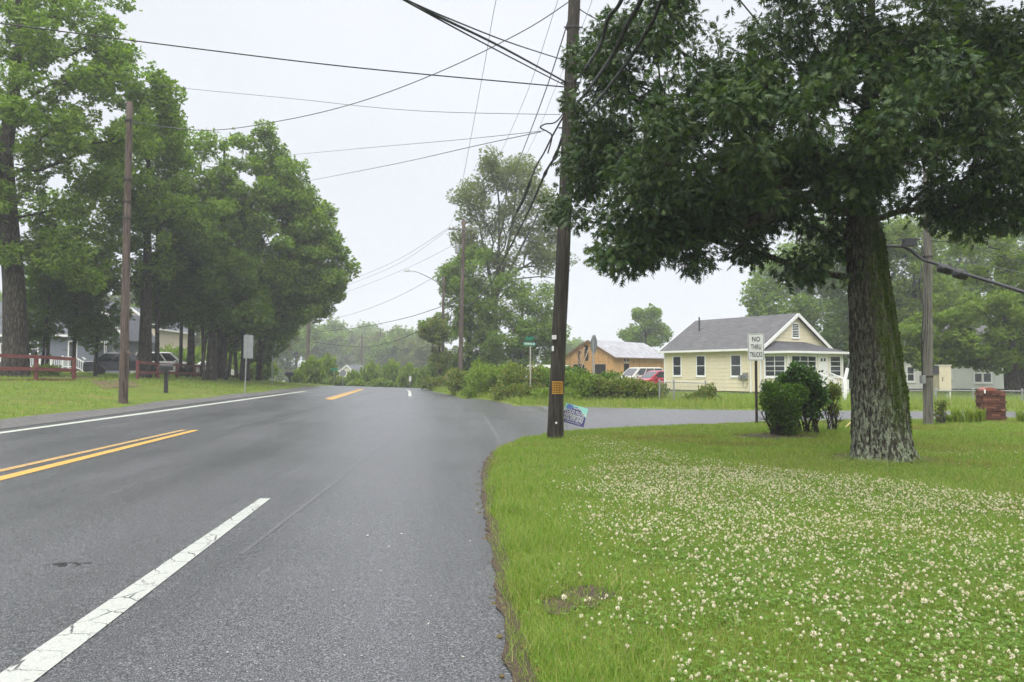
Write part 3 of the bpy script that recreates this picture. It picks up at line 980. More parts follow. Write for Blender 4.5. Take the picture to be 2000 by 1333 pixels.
def make_tree(name, label, cat, loc, trunk, trad, lobes, n_leaf, leaf, tmp, mat, bark, seed, n_clump=150, clump_r=0.6, droop=0.3,
              group=None, tip=0.012, power=0.5, sides=7, wob=0.0, flare=None, shell=0.3, leaf_in_clump=0.8, sub=None, squash=0.75, extra=None):
    """trunk: points relative to loc; lobes: list of (centre, radii, weight)"""
    rng = np.random.default_rng(seed)
    root = thing(name, label, cat, loc, 0, group)
    w = np.array([l[2] for l in lobes], dtype=float); w /= w.sum()
    cl = []
    for (c, r, _), ww in zip(lobes, w):
        cl.append(ellipsoid_points(rng, max(2, int(round(n_clump * ww))), c, r, shell))
    cl = np.concatenate(cl)
    chains = grow(trunk, trad, cl, rng, tip, power)
    if extra: chains += extra
    V, Q = tube_np(chains, sides, flare, wob, rng)
    quad_mesh('trunk', V, Q, bark, root)
    # twigs carry leaves too: points along the thin limbs
    tw = [p for pts, rad in chains for p, r_ in zip(pts, rad) if r_ < tip * 4]
    tw = np.array(tw) if tw else cl
    n1 = int(n_leaf * leaf_in_clump); n2 = n_leaf - n1
    big = np.exp(rng.normal(0, 0.35, len(cl)))
    pick = rng.choice(len(cl), n1, p=big / big.sum())
    g = rng.normal(size=(n1, 3)); g *= (rng.random(n1) ** 0.33 / (np.linalg.norm(g, axis=1) + 1e-9))[:, None]
    C1 = cl[pick] + g * np.array([1, 1, squash]) * (clump_r * big[pick] ** 0.5)[:, None]
    out1 = g
    p2 = rng.integers(0, len(tw), n2)
    g2 = rng.normal(size=(n2, 3)) * 0.4 * clump_r
    C2 = tw[p2] + g2
    C = np.concatenate([C1, C2]); O = np.concatenate([out1, g2 / clump_r])
    n = len(C)
    A = O * 0.9 + rng.normal(size=(n, 3)) * 0.55; A[:, 2] -= droop
    N = rng.normal(size=(n, 3)) * 0.55; N[:, 2] += 0.9; N += O * 0.5
    S = leaf * np.exp(rng.normal(0, 0.22, n))
    scatter_leaves('crown', C, A, N, S, tmp, mat, root, width=0.8 + 0.5 * rng.random(n))
    return root

# --- the big oak on the lawn
OAK = G(1727, 903)
OAK.z = gz(OAK.x, OAK.y)
def rel(px, py, y, base=None):
    return tuple(W(px, py, y) - (base or OAK))
oy = OAK.y
oak_trunk = [(0.02, 0, -0.15), (0.0, 0, 0.02), (-0.02, 0, 0.25), (-0.04, 0, 0.6), (-0.07, 0, 1.1), (-0.12, 0, 1.8), (-0.17, 0.02, 2.5), (-0.22, 0.03, 3.1), (-0.26, 0.05, 3.7), (-0.25, 0.1, 4.3), (-0.15, 0.15, 5.2), (0.0, 0.2, 6.5), (0.05, 0.2, 8.0)]
oak_trad = [r_ * .95 for r_ in [0.60, 0.53, 0.475, 0.44, 0.415, 0.385, 0.335, 0.31, 0.30, 0.22, 0.13, 0.10, 0.06]]
def oak_flare(p, ang):
    k = max(0.0, 1 - (p[2] + 0.1) / 0.75)
    return 1 + k * k * (0.16 * np.sin(4 * ang + 0.6) + 0.10 * np.sin(7 * ang + 2.0)) + 0.025 * np.sin(3 * ang + p[2])
def L3(px, py, y, rx, ry, rz, w):
    return (rel(px, py, y), (rx, ry, rz), w)
oak_lobes = [
    L3(1400, 60, oy, 2.2, 2.6, 1.7, 1.5), L3(1700, 40, oy, 2.4, 2.8, 1.8, 1.6), L3(1950, 60, oy, 1.9, 2.6, 1.6, 1.3), L3(1960, 110, oy - .9, 1.2, 1.0, .8, .8), L3(1850, 120, oy - .6, .9, .9, .7, .5),
    L3(1235, 250, oy + 1.5, 0.95, 1.2, 1.5, 0.75), L3(1400, 260, oy - 1.2, 1.6, 2.0, 1.3, 1.3), L3(1640, 230, oy - 1.5, 1.8, 1.8, 1.2, 1.2),
    L3(1880, 290, oy - 0.8, 1.35, 1.9, 1.15, 0.9), L3(2060, 300, oy, 1.6, 2.0, 1.4, 0.8),
    L3(1270, 425, oy + 0.2, 1.0, 1.5, 0.85, 0.75), L3(1215, 500, oy - 0.2, 0.42, 0.8, 0.42, 0.2), L3(1330, 465, oy + .2, 0.85, 1.0, 0.5, 0.42), L3(1430, 350, oy - 1.0, 0.8, 0.7, 0.4, 0.3),
    L3(1450, 410, oy + 1.5, 0.9, 0.9, 0.5, 0.34), L3(1560, 350, oy + 1.4, 1.0, 0.9, 0.6, 0.5), L3(1600, 430, oy + 1.1, .55, .6, .3, .14), L3(1500, 440, oy + 1.2, .5, .6, .25, .12), L3(1720, 350, oy - 1.3, 0.6, 0.7, 0.45, 0.3),
    L3(1120, 385, oy + 2.2, 0.33, 0.9, 0.75, 0.2), L3(1150, 300, oy + 1.8, 0.4, 0.9, 0.9, 0.25), L3(1160, 180, oy + 1, 0.45, 1.2, 1.0, 0.3),
    L3(1930, 395, oy - 0.5, 0.75, 1.2, 0.55, 0.35), L3(2030, 400, oy + 0.4, 0.9, 1.3, 0.7, 0.4), L3(1790, 385, oy + 1.0, 0.35, 0.7, 0.3, 0.08),
    L3(1610, 480, oy + 0.8, 0.5, 0.7, 0.3, 0.10), L3(1440, 495, oy + 0.8, 0.4, 0.7, 0.22, 0.09), L3(1570, 520, oy - 0.2, 0.42, 0.5, 0.22, 0.09),
    L3(1705, 120, oy - 1.3, .8, .8, .8, .45), L3(1260, 40, oy + 0.6, 1.0, 1.6, 1.0, 0.45),
]
# heavy limbs seen under the crown
def limb(pxs, r0, r1):
    pts = [np.array(rel(*p)) for p in pxs]
    t = np.linspace(0, 1, len(pts))
    return (pts, list(r0 + (r1 - r0) * t))
extra = [
    limb([(1690, 400, oy), (1640, 410, oy - 0.1), (1590, 385, oy - 0.2), (1545, 385, oy - 0.2), (1500, 425, oy - 0.1), (1455, 438, oy), (1400, 430, oy), (1340, 440, oy), (1280, 455, oy)], 0.14, 0.03),
    limb([(1660, 330, oy), (1600, 310, oy), (1530, 290, oy), (1440, 270, oy), (1400, 310, oy), (1360, 328, oy), (1300, 318, oy), (1220, 315, oy + 0.3)], 0.13, 0.035),
    limb([(1730, 330, oy), (1800, 250, oy), (1870, 150, oy), (1930, 90, oy), (1990, 40, oy)], 0.12, 0.02),
    limb([(1560, 385, oy - 0.2), (1525, 340, oy - 0.3), (1490, 230, oy - 0.5), (1470, 100, oy - 0.6)], 0.08, 0.03),
    limb([(1870, 150, oy), (1930, 140, oy - 0.2), (1975, 110, oy - 0.3), (2030, 100, oy - 0.3)], 0.05, 0.01),
    limb([(1665, 540, oy - 0.15), (1630, 535, oy - 0.3), (1590, 525, oy - 0.3), (1560, 515, oy - 0.3)], 0.035, 0.012),
]
oak = make_tree('oak_tree', 'large dark oak with a mossy trunk spreading over the clover lawn', 'tree', OAK, oak_trunk, oak_trad, oak_lobes,
          74000, 0.122, LEAF_LOBED, MT['leaf_oak'], MT['bark_oak'], 11, n_clump=500, clump_r=0.36, droop=0.55, tip=0.011, power=0.42,
          sides=28, flare=oak_flare, shell=0.25, leaf_in_clump=0.85, extra=extra)

# furrowed bark on the lower trunk: ridged plates, worked into the surface
def ridge(th, z, seed):
    rg = np.random.default_rng(seed); out = np.zeros_like(th)
    for k, (fa, fz, am) in enumerate(((9, 1.3, 1.0), (17, 2.6, .8), (31, 5.0, .55), (53, 11, .3))):
        ph = rg.random(3) * 6.28
        v = np.sin(fa * th + 1.6 * np.sin(fz * z + ph[0] + 2 * np.sin(3 * th + ph[2])) + ph[1]) + .6 * np.sin(fz * 2.3 * z + 3 * np.sin(fa * th * .0 + 5 * th + ph[0]) + ph[2])
        out += am * (1 - np.abs(v) * .7)
    return out
zc = np.array([p[2] for p in oak_trunk]); xc = np.array([p[0] for p in oak_trunk]); yc = np.array([p[1] for p in oak_trunk]); rc = np.array(oak_trad)
zs = np.arange(-.12, 4.25, .022); NS = 190
th = np.arange(NS) * 2 * np.pi / NS
TH, ZZ_ = np.meshgrid(th, zs)
base_r = np.interp(zs, zc, rc)[:, None] * np.array([oak_flare((0, 0, z), th) for z in zs])
rd_ = ridge(TH, ZZ_, 4); rd_ = (rd_ - rd_.min()) / (rd_.max() - rd_.min())
fade_ = np.clip((4.25 - zs) / .6, 0, 1)[:, None]
RR = base_r + (.004 + .06 * (rd_ - .4)) * fade_ - (1 - fade_) * .03
knot = .07 * np.exp(-(((TH - np.pi * 1.06 + .0) / .25) ** 2 + ((ZZ_ - 2.55) / .22) ** 2)); RR = RR + knot
VX = np.stack([np.interp(zs, zc, xc)[:, None] + RR * np.cos(TH), np.interp(zs, zc, yc)[:, None] + RR * np.sin(TH), ZZ_], -1)
I_ = np.arange(len(zs) * NS).reshape(len(zs), NS); J_ = np.roll(I_, -1, axis=1)
quad_mesh('bark', VX.reshape(-1, 3), np.stack([I_[:-1], J_[:-1], J_[1:], I_[1:]], -1).reshape(-1, 4), MT['bark_oak'], oak)
rg_ = np.random.default_rng(44)
nm = 34000
t_ = rg_.normal(-1.0, .5, nm); zq = .35 + 3.4 * rg_.random(nm) ** .9
keep_ = (rg_.random(nm) < np.clip((zq - .3) / .8, .05, 1)) & (np.sin(9 * t_ + 2.2 * zq) + np.sin(17 * t_ - 6.1 * zq + 1) + rg_.normal(0, .5, nm) > .3)
t_, zq = t_[keep_], zq[keep_]
iz = np.clip(((zq + .12) / .022).astype(int), 0, len(zs) - 1); it = ((t_ % (2 * np.pi)) / (2 * np.pi) * NS).astype(int) % NS
Cm = VX[iz, it]; On = np.stack([np.cos(t_), np.sin(t_), np.zeros_like(t_)], -1); nk = len(Cm)
scatter_leaves('moss', Cm + On * .004, rg_.normal(size=(nk, 3)) * .7 + On * .4, On + rg_.normal(size=(nk, 3)) * .5, np.full(nk, .022) * np.exp(rg_.normal(0, .3, nk)), LEAF_FLAT, MT['moss'], oak)

# --- woodland to the left of the road
def at_ground(px, y):
    p = W(px, 725, y); p.z = gz(p.x, p.y)
    return p
def wood_tree(label, px, y, trad, lobes_px, n_leaf, seed, mat='leaf_mid', bark='bark', extra_px=None, top=None, leaf=0.33, n_clump=150, clump_r=0.85, lean=0.0, name='oak_tree', group='trees behind the red fence', tmp=SPRAY, trunk_px=None, shell=0.3, droop=0.25, tip=0.02):
    p = at_ground(px, y)
    lobes = []
    for (lx, ly, dy, rx, ry, rz, w) in lobes_px:
        c = W(lx, ly, y + dy) - p
        k = y / 1500.0
        lobes.append((tuple(c), (rx * k, ry, rz * k), w))
    zt = max(l[0][2] + l[1][2] * 0.05 for l in lobes) if top is None else top
    if trunk_px:
        tp = [(0, 0, -0.3)] + [tuple(W(a, b, y) - p) for a, b in trunk_px]
        zt = tp[-1][2]
    else:
        tp = [(0, 0, -0.3), (0, 0, 0.3), (lean * 0.1, 0, zt * 0.2), (lean * 0.35, 0.1, zt * 0.45), (lean * 0.7, 0.1, zt * 0.7), (lean, 0, zt)]
    k = len(tp)
    rd = [trad * 1.3, trad * 1.05] + [trad * (1 - 0.82 * (i / (k - 2)) ** 1.2) for i in range(1, k - 1)]
    return make_tree(name, label, 'tree', p, tp, rd, lobes, int(n_leaf * 1.7), leaf * .7, tmp, MT[mat], MT[bark], seed, n_clump=int(n_clump * .95), clump_r=clump_r * .78, squash=.7,
                     droop=droop, group=group, tip=tip, power=0.5, sides=10, wob=0.04, shell=shell, leaf_in_clump=0.88,
                     extra=[([np.array(W(a, b, y + (q[3] if len(q) > 3 else 0)) - p) for a, b in q[0]], list(np.linspace(q[1], q[2], len(q[0])))) for q in extra_px] if extra_px else None)

# lobes: px, py, depth offset, half width px, half depth m, half height px, weight
wood_tree('thickest tree of the wood, behind the red fence, its top out of the picture', 30, 40, 0.55,
          [(60, 60, 0, 160, 4, 110, 1.3), (180, 110, 1, 110, 3.5, 90, 1.0), (40, 230, -1, 120, 4, 100, 1.0), (250, 190, 0, 105, 3.5, 90, 1.0), (140, 300, 0, 150, 3.5, 80, 1.0), (60, 430, 0, 110, 3, 80, .9), (-60, 300, 0, 120, 4, 200, .9), (110, 520, 1, 100, 3, 60, .6), (40, -60, 0, 220, 4, 90, .8)],
          13000, 21, 'leaf_mid', leaf=0.36, n_clump=230, trunk_px=[(30, 690), (26, 560), (16, 430), (10, 300), (30, 160), (42, 60), (30, -60)], clump_r=0.8)
wood_tree('tall oak behind the leaning wooden pole, its thick trunk beside the gate post', 282, 48, 0.40,
          [(280, 330, 0, 100, 4, 90, 1.2), (200, 420, 0, 110, 3.5, 80, 1), (330, 430, 0, 100, 3.5, 80, 1), (300, 260, 0, 75, 3, 70, .8), (250, 520, 0, 120, 3, 60, 1.0), (150, 560, 1, 80, 2.5, 50, .5)],
          10500, 22, 'leaf_mid', leaf=0.36, n_clump=190)
wood_tree('leafy oak between the leaning pole and the tallest roadside tree', 372, 54, 0.26,
          [(390, 350, 0, 70, 4, 80, 1), (400, 450, 0, 85, 4, 80, 1.2), (370, 540, 0, 80, 3, 60, .9), (430, 560, -1, 60, 3, 70, .8)],
          8000, 23, 'leaf_mid', leaf=0.38, n_clump=150)
wood_tree('dark leafy oak in front of the white cars', 412, 51, 0.36,
          [(420, 540, 0, 85, 4, 70, 1), (350, 590, 0, 70, 3, 45, .6), (470, 600, 0, 60, 3, 60, .8)],
          7000, 24, 'leaf_dark', leaf=0.36, n_clump=120)
wood_tree('tallest tree at the road end of the wood, topped by a small tuft', 432, 56, 0.40,
          [(505, 290, 0, 40, 2.5, 40, .35), (510, 370, 0, 75, 4, 70, 1.1), (560, 370, 0, 55, 3, 60, .8), (470, 420, 0, 60, 3.5, 70, .8), (560, 470, 0, 90, 4, 70, 1.2), (500, 540, 0, 80, 4, 60, 1)],
          12000, 25, 'leaf_mid', leaf=0.38, n_clump=200)
wood_tree('broad tree whose boughs reach farthest over the road', 478, 58, 0.34,
          [(600, 440, 0, 50, 3.5, 55, .9), (620, 510, 0, 62, 3.5, 55, 1.1), (560, 560, 0, 85, 4, 55, 1.1), (640, 560, -1, 42, 2.5, 32, .5), (520, 620, 0, 70, 3.5, 45, .8), (595, 605, -1, 48, 2.5, 22, .4), (450, 620, 0, 55, 3, 60, .8)],
          12500, 26, 'leaf_mid', leaf=0.38, n_clump=200)
# thin understorey trees: one kind of sapling, copied
sap = []
def sapling(label, px, y, h, rad, seed, spread, n_leaf, lean=0.0, low=0.35, mat='leaf_dark'):
    p = at_ground(px, y)
    rg = random.Random(seed)
    lob = []
    for i in range(5):
        zz = h * (low * .85 + (1 - low * .85) * (i + 0.3) / 5)
        lob.append(((rg.uniform(-.4, .4) * spread + lean * zz / h, rg.uniform(-.4, .4) * spread, zz), (spread * rg.uniform(.6, 1), spread * rg.uniform(.6, 1), h * 0.12), 1))
    tp = [(0, 0, -.2), (lean * .2, 0, h * .25), (lean * .5, 0.05, h * .5), (lean * .8, 0, h * .75), (lean, 0, h)]
    return make_tree('sapling', label, 'tree', p, tp, [rad * 1.1, rad, rad * .85, rad * .6, rad * .25], lob, int(n_leaf * 1.3), 0.24, SPRAY, MT[mat], MT['bark'], seed,
                     n_clump=45, clump_r=0.55, group='thin trees in the wood', tip=0.012, sides=7)
sapling('thin sapling just right of the thickest trunk, before the window with white trim', 82, 44, 6.5, 0.08, 31, 1.5, 1900, 0.4, 0.33)
sapling('second thin sapling right of the thickest trunk, before the grey wall', 90, 45.5, 7.5, 0.09, 32, 1.4, 1700, 0.5, 0.42)
sapling('slim sapling in front of the white porch steps', 143, 46, 7.5, 0.11, 33, 1.5, 1900, 0.2, 0.4)
sapling('slim forked sapling at the tail of the dark car', 186, 47, 7, 0.11, 34, 1.4, 1800, 0.3, 0.34)
sapling('straight thin tree close beside the thick trunk by the gate post', 307, 49, 12, 0.13, 35, 1.7, 2400, -0.2, 0.5)
sapling('straight thin tree behind the black mailbox', 352, 56, 11, 0.12, 36, 1.6, 1900, 0.1, 0.5)
sapling('leaning thin tree near the far end of the red fence', 392, 57, 10, 0.12, 37, 1.5, 1700, 1.4, 0.5)
sapling('thin dark tree just left of the tall road sign', 446, 60, 9, 0.13, 38, 1.9, 2200, 0.9, 0.38)
sapling('thin leaning tree behind the tall road sign', 462, 62, 10, 0.14, 39, 2.0, 2200, -0.8, 0.4)
sapling('last dark tree of the wood before the open road', 505, 62, 9.5, 0.24, 40, 2.2, 3000, 0.7, 0.22)
sapling('thin tree between two thick trunks behind the red fence', 398, 50, 10, 0.10, 41, 1.4, 1500, -0.4, 0.45)

# ------------------------------------------------------------------ poles, cables, signs, fences
def text_part(name, body, size, mat, parent, M, font_scale=(1, 1), weight=0.0, depth=0.001, spacing=1.0):
    cu = bpy.data.curves.new(name, 'FONT')
    cu.body = body; cu.size = size; cu.align_x = 'CENTER'; cu.align_y = 'CENTER'
    cu.extrude = depth; cu.offset = weight; cu.space_character = spacing
    tmp = bpy.data.objects.new(name + "_tmp", cu)
    COL.objects.link(tmp)
    dg = bpy.context.evaluated_depsgraph_get()
    me = bpy.data.meshes.new_from_object(tmp.evaluated_get(dg))
    bpy.data.objects.remove(tmp); bpy.data.curves.remove(cu)
    S = Matrix.Diagonal((font_scale[0], font_scale[1], 1, 1))
    me.transform(M @ S)
    me.materials.clear()
    return link_mesh(name, me, parent, [mat])

def face_M(origin, normal, roll=0.0):
    """matrix whose local x/y lie in a plate facing 'normal' (z out), y up"""
    n = Vector(normal).normalized()
    x = Vector((0, 0, 1)).cross(n).normalized()
    y = n.cross(x)
    M = Matrix((x, y, n)).transposed().to_4x4()
    M.translation = Vector(origin)
    return M @ Matrix.Rotation(roll, 4, 'Z')

def plate(name, w, h, t, mat, parent, M, r=0.03, poly=None):
    """rounded plate, front face at local z = 0"""
    if poly is None:
        poly = []
        for cx, cy, a0 in ((w / 2 - r, h / 2 - r, 0), (-w / 2 + r, h / 2 - r, 90), (-w / 2 + r, -h / 2 + r, 180), (w / 2 - r, -h / 2 + r, 270)):
            for k in range(4):
                a = R(a0 + 30 * k); poly.append((cx + r * math.cos(a), cy + r * math.sin(a)))
    mb = MB(); n = len(poly)
    vs = [M @ Vector((x, y, 0)) for x, y in poly] + [M @ Vector((x, y, -t)) for x, y in poly]
    mb.add(vs, [tuple(range(n)), tuple(reversed(range(n, 2 * n)))] + [(i, n + i, n + (i + 1) % n, (i + 1) % n) for i in range(n)])
    return mb.build(name, mat, parent)

def pole_shaft(parent, base, top, r0, r1, mat, n=18, name='shaft', seed=0, lo=-0.4):
    rg = random.Random(seed)
    b, t = Vector(base), Vector(top)
    d = (t - b)
    pts = []; rad = []
    k = 14
    for i in range(k + 1):
        s = i / k
        pts.append(b + d * s + Vector((rg.uniform(-.006, .006), rg.uniform(-.006, .006), 0)) * (1 if 0 < i < k else 0))
        rad.append((r0 + (r1 - r0) * s) * (1 + rg.uniform(-.015, .015)))
    pts.insert(0, b + d.normalized() * lo); rad.insert(0, r0 * 1.03)
    return MB().tube(pts, rad, n).build(name, mat, parent, smooth=True)

# near pole
P1 = G(1083, 861); P1.z = gz(P1.x, P1.y)
y1 = P1.y
P1top = W(1127, -115, y1 + 0.15)
p1 = thing('utility_pole', 'dark weathered wooden pole with a yellow grid marker, beside the yard sign', 'utility pole', P1)
pole_shaft(p1, (0, 0, 0), P1top - P1, 0.165, 0.128, MT['pole_dark'], seed=1)
def p1at(py, off=0.0):
    """point on the near pole's axis at photo row py"""
    t = (py - 861) / (-115 - 861.0)
    return P1.lerp(P1top, t)
# orange plastic grid: a reflector cage nailed to the pole's face
c = p1at(764) - P1
g = MB()
rr = 0.168
for k in range(8):
    a = R(-90 - 42 + 12 * k) ; x, y = rr * math.cos(a), rr * math.sin(a)
    g.beam(c + Vector((x, y, -0.125)), c + Vector((x, y, 0.125)), 0.006, 0.010)
for zz in (-0.125, -0.075, -0.025, 0.025, 0.075, 0.125):
    pts = [c + Vector((rr * math.cos(R(-90 - 44 + 11 * k)), rr * math.sin(R(-90 - 44 + 11 * k)), zz)) for k in range(9)]
    g.tube(pts, 0.005 if abs(zz) < 0.12 else 0.009, 5)
g.build('grid_marker', MT['orange'], p1)
# ground wire guard, tags, clamps
cg = MB()
cg.tube([Vector((0.172, -0.03, 0.0)), Vector((0.176, -0.03, 0.5)), Vector((0.174, -0.03, 0.72))], 0.028, 8)
cg.build('conduit', MT['pole_grey'], p1)
t = MB()
a = p1at(668) - P1
t.box((a.x - 0.17, a.y - 0.10, a.z - 0.05), (a.x - 0.08, a.y - 0.165, a.z + 0.04)); t.build('notice_tag', MT['paper'], p1)
t = MB(); a = p1at(693) - P1
t.box((a.x - 0.16, a.y - 0.09, a.z - 0.02), (a.x - 0.12, a.y - 0.155, a.z + 0.09)); t.build('notice_tag', MT['paper'], p1)
t = MB(); a = p1at(830) - P1
t.lathe([(0.0, -0.172), (0.022, -0.172), (0.024, -0.16)], 10, Matrix.Translation(a) @ Matrix.Rotation(R(90), 4, 'X') @ Matrix.Scale(-1, 4, (0, 0, 1)))
t.build('reflector', MT['white'], p1)
for py, s in ((172, 0.16), (230, 0.17), (262, 0.17), (62, 0.15)):
    a = p1at(py) - P1; hw = MB()
    hw.lathe([(0.128 + 0.0, -0.02), (0.152, -0.02), (0.152, 0.02), (0.128, 0.02)], 14, Matrix.Translation(a))
    hw.beam(a + Vector((-s - 0.06, -0.05, 0)), a + Vector((s + 0.06, -0.05, 0.01)), 0.025, 0.025)
    hw.build('pole_band', MT['metal_dark'], p1)
t = MB(); a = p1at(205) - P1
t.lathe([(0.0, -0.09), (0.05, -0.09), (0.055, 0.05), (0.03, 0.08), (0, 0.08)], 12, Matrix.Translation(a + Vector((-0.17, -0.1, 0))))
t.build('terminal_box', MT['sign_back'], p1)

# the leaning brown pole at the left
P2 = W(241, 771, 26.7); P2.z = gz(P2.x, P2.y)
P2top = W(253, 200, 26.9)
p2 = thing('utility_pole', 'slightly leaning brown wooden pole standing in the grass left of the road', 'utility pole', P2)
pole_shaft(p2, (0, 0, 0), P2top - P2, 0.15, 0.095, MT['pole_brown'], seed=2)
for py in (236, 350, 392, 424):
    hw = MB(); a = P2.lerp(P2top, (py - 771) / (200 - 771.0)) - P2
    hw.lathe([(0.10, -0.03), (0.145, -0.03), (0.145, 0.03), (0.10, 0.03)], 12, Matrix.Translation(a))
    hw.build('pole_band', MT['metal_dark'], p2)
hw = MB()
a = P2.lerp(P2top, (675 - 771) / (200 - 771.0)) - P2
hw.beam(a + Vector((0.1, -0.1, 0)), a + Vector((0.28, -0.12, -0.03)), 0.05, 0.09)
hw.tube([a + Vector((0.15, -0.1, 0.3)), a + Vector((0.2, -0.14, -0.5)), a + Vector((0.17, -0.1, -1.1))], 0.018, 6)
hw.build('splintered_wood', MT['pole_brown'], p2)

# pole with the cross-arm, beyond the hedge
y3 = 60.0
P3 = W(898, 738, y3); P3.z = gz(P3.x, P3.y)
P3top = W(906, 428, y3)
p3 = thing('utility_pole', 'tall wooden pole with a crossarm in front of the ivy-covered tree', 'utility pole', P3)
pole_shaft(p3, (0, 0, 0), P3top - P3, 0.19, 0.13, MT['pole_brown'], seed=3, lo=-1)
arm_c = W(905, 449, y3) - P3
ca = MB(); ca.beam(arm_c + Vector((-1.15, -0.15, 0)), arm_c + Vector((1.15, -0.15, 0.02)), 0.1, 0.12); ca.build('crossarm', MT['pole_grey'], p3)
for dx in (-1.08, -0.45, 0.5, 1.08):
    b_ = MB(); b_.lathe([(0.02, 0.05), (0.055, 0.08), (0.03, 0.12), (0.055, 0.15), (0.02, 0.2)], 8, Matrix.Translation(arm_c + Vector((dx, -0.15, 0)))); b_.build('insulator', MT['sign_back'], p3)
b_ = MB()
b_.beam(arm_c + Vector((-0.7, -0.12, 0)), arm_c + Vector((0, -0.1, -0.55)), 0.03, 0.03)
b_.beam(arm_c + Vector((0.7, -0.12, 0)), arm_c + Vector((0, -0.1, -0.55)), 0.03, 0.03)
b_.build('arm_brace', MT['metal_dark'], p3)
a = W(899, 487, y3) - P3
b_ = MB(); b_.lathe([(0.0, -0.38), (0.16, -0.38), (0.18, -0.3), (0.18, 0.3), (0.16, 0.36), (0, 0.36)], 12, Matrix.Translation(a + Vector((-0.22, -0.12, 0)))); b_.build('transformer', MT['sign_back'], p3)

# street lamp pole
y4 = 66.0
P4 = W(865, 690, y4); P4.z = gz(P4.x, P4.y)
p4 = thing('street_lamp', 'street lamp with a long curved arm reaching over the road', 'street lamp', P4)
pole_shaft(p4, (0, 0, 0), W(866, 540, y4) - P4, 0.13, 0.10, MT['pole_brown'], seed=4, lo=-1)
A = [W(868, 560, y4) - P4, W(845, 546, y4 - 0.2) - P4, W(825, 536, y4 - 0.4) - P4, W(812, 531, y4 - 0.5) - P4, W(802, 529.5, y4 - 0.6) - P4]
MB().tube(A, [0.045, 0.04, 0.036, 0.033, 0.03], 8).build('lamp_arm', MT['metal'], p4, smooth=True)
hd = W(797, 529, y4 - 0.6) - P4
b_ = MB(); b_.box((hd.x - 0.36, hd.y - 0.13, hd.z - 0.05), (hd.x + 0.28, hd.y + 0.13, hd.z + 0.06), taper=0.8)
b_.lathe([(0.04, 0.05), (0.04, 0.14), (0.0, 0.15)], 8, Matrix.Translation(hd + Vector((0.02, 0, 0))))
lh = b_.build('lamp_head', MT['metal'], p4)
b_ = MB(); b_.box((hd.x - 0.3, hd.y - 0.1, hd.z - 0.08), (hd.x + 0.05, hd.y + 0.1, hd.z - 0.052)); b_.build('lens', MT['lamp_glass'], lh)

# grey pole at the right
P5 = G(1813, 833); P5.z = gz(P5.x, P5.y)
P5top = W(1811, 330, P5.y)
y5 = P5.y
p5 = thing('utility_pole', 'smooth grey wooden pole right of the oak trunk, with cables down its side', 'utility pole', P5)
pole_shaft(p5, (0, 0, 0), P5top - P5, 0.125, 0.105, MT['pole_grey'], seed=5)
dn = MB()
dn.tube([W(1800, 515, y5 - .15) - P5, W(1795, 560, y5 - .15) - P5, W(1804, 600, y5 - .15) - P5, W(1800, 660, y5 - .15) - P5, W(1801, 740, y5 - .15) - P5], 0.014, 6)
dn.tube([W(1808, 560, y5 - .15) - P5, W(1807, 640, y5 - .15) - P5, W(1801, 700, y5 - .15) - P5, W(1802, 745, y5 - .15) - P5], 0.011, 6)
dn.build('drop_cable', MT['cable'], p5, smooth=True)
b_ = MB(); a = W(1802, 742, y5 - .15) - P5; b_.box((a.x - .05, a.y - .06, a.z - .1), (a.x + .05, a.y + .06, a.z + .12)); b_.build('junction_box', MT['sign_back'], p5)
for py in (440, 505, 740):
    b_ = MB(); b_.lathe([(0.11, -0.02), (0.135, -0.02), (0.135, 0.02), (0.11, 0.02)], 12, Matrix.Translation(P5.lerp(P5top, (py - 833) / (330 - 833.0)) - P5))
    b_.build('pole_band', MT['metal_dark'], p5)

# distant poles on the far side
y6 = 92.0
P6 = W(599, 780, y6)
p6 = thing('utility_pole', 'pale wooden pole beyond the crest, left of the far road', 'utility pole', (P6.x, P6.y, gz(P6.x, P6.y)))
bz = Vector(p6.location)
pole_shaft(p6, (0, 0, 0), W(604, 590, y6) - bz, 0.24, 0.16, MT['pole_brown'], seed=6, lo=-1)
pp = thing('utility_pole', 'tiny far pole with a short crossarm in the mist above the treetops', 'utility pole', (W(707, 735, 170).x, 170, gz(W(707, 735, 170).x, 170)))
bz = Vector(pp.location)
pole_shaft(pp, (0, 0, 0), W(707, 653, 170) - bz, 0.2, 0.15, MT['pole_brown'], seed=7, lo=-1)
MB().beam(W(702, 659, 170) - bz, W(712, 659, 170) - bz, 0.15, 0.15).build('crossarm', MT['pole_brown'], pp)

# cables
def cable(label, pts, rad, sag=0.0, mat='cable', n=24, cat='cable', group='overhead wires', name='overhead_cable', extra=None):
    """pts: list of places; between two of them the cable hangs by sag"""
    pts = [Vector(p) for p in pts]
    path = []
    if len(pts) == 2:
        for i in range(n + 1):
            t = i / n
            p = pts[0].lerp(pts[1], t); p.z -= sag * 4 * t * (1 - t); path.append(p)
    else:
        # Catmull-Rom through the points
        for i in range(len(pts) - 1):
            a = pts[max(0, i - 1)]; b = pts[i]; c = pts[i + 1]; d = pts[min(len(pts) - 1, i + 2)]
            for k in range(8):
                t = k / 8
                path.append(0.5 * ((2 * b) + (c - a) * t + (2 * a - 5 * b + 4 * c - d) * t * t + (3 * b - a - 3 * c + d) * t ** 3))
        path.append(pts[-1])
    mb = MB().tube(path, rad, 6)
    if extra: extra(mb, path)
    o = mb.build(name, MT[mat], None, smooth=True)
    tag(o, label, cat, group)
    return o

E1 = lambda py, dx=0.0: p1at(py) + Vector((dx, -0.02, 0))
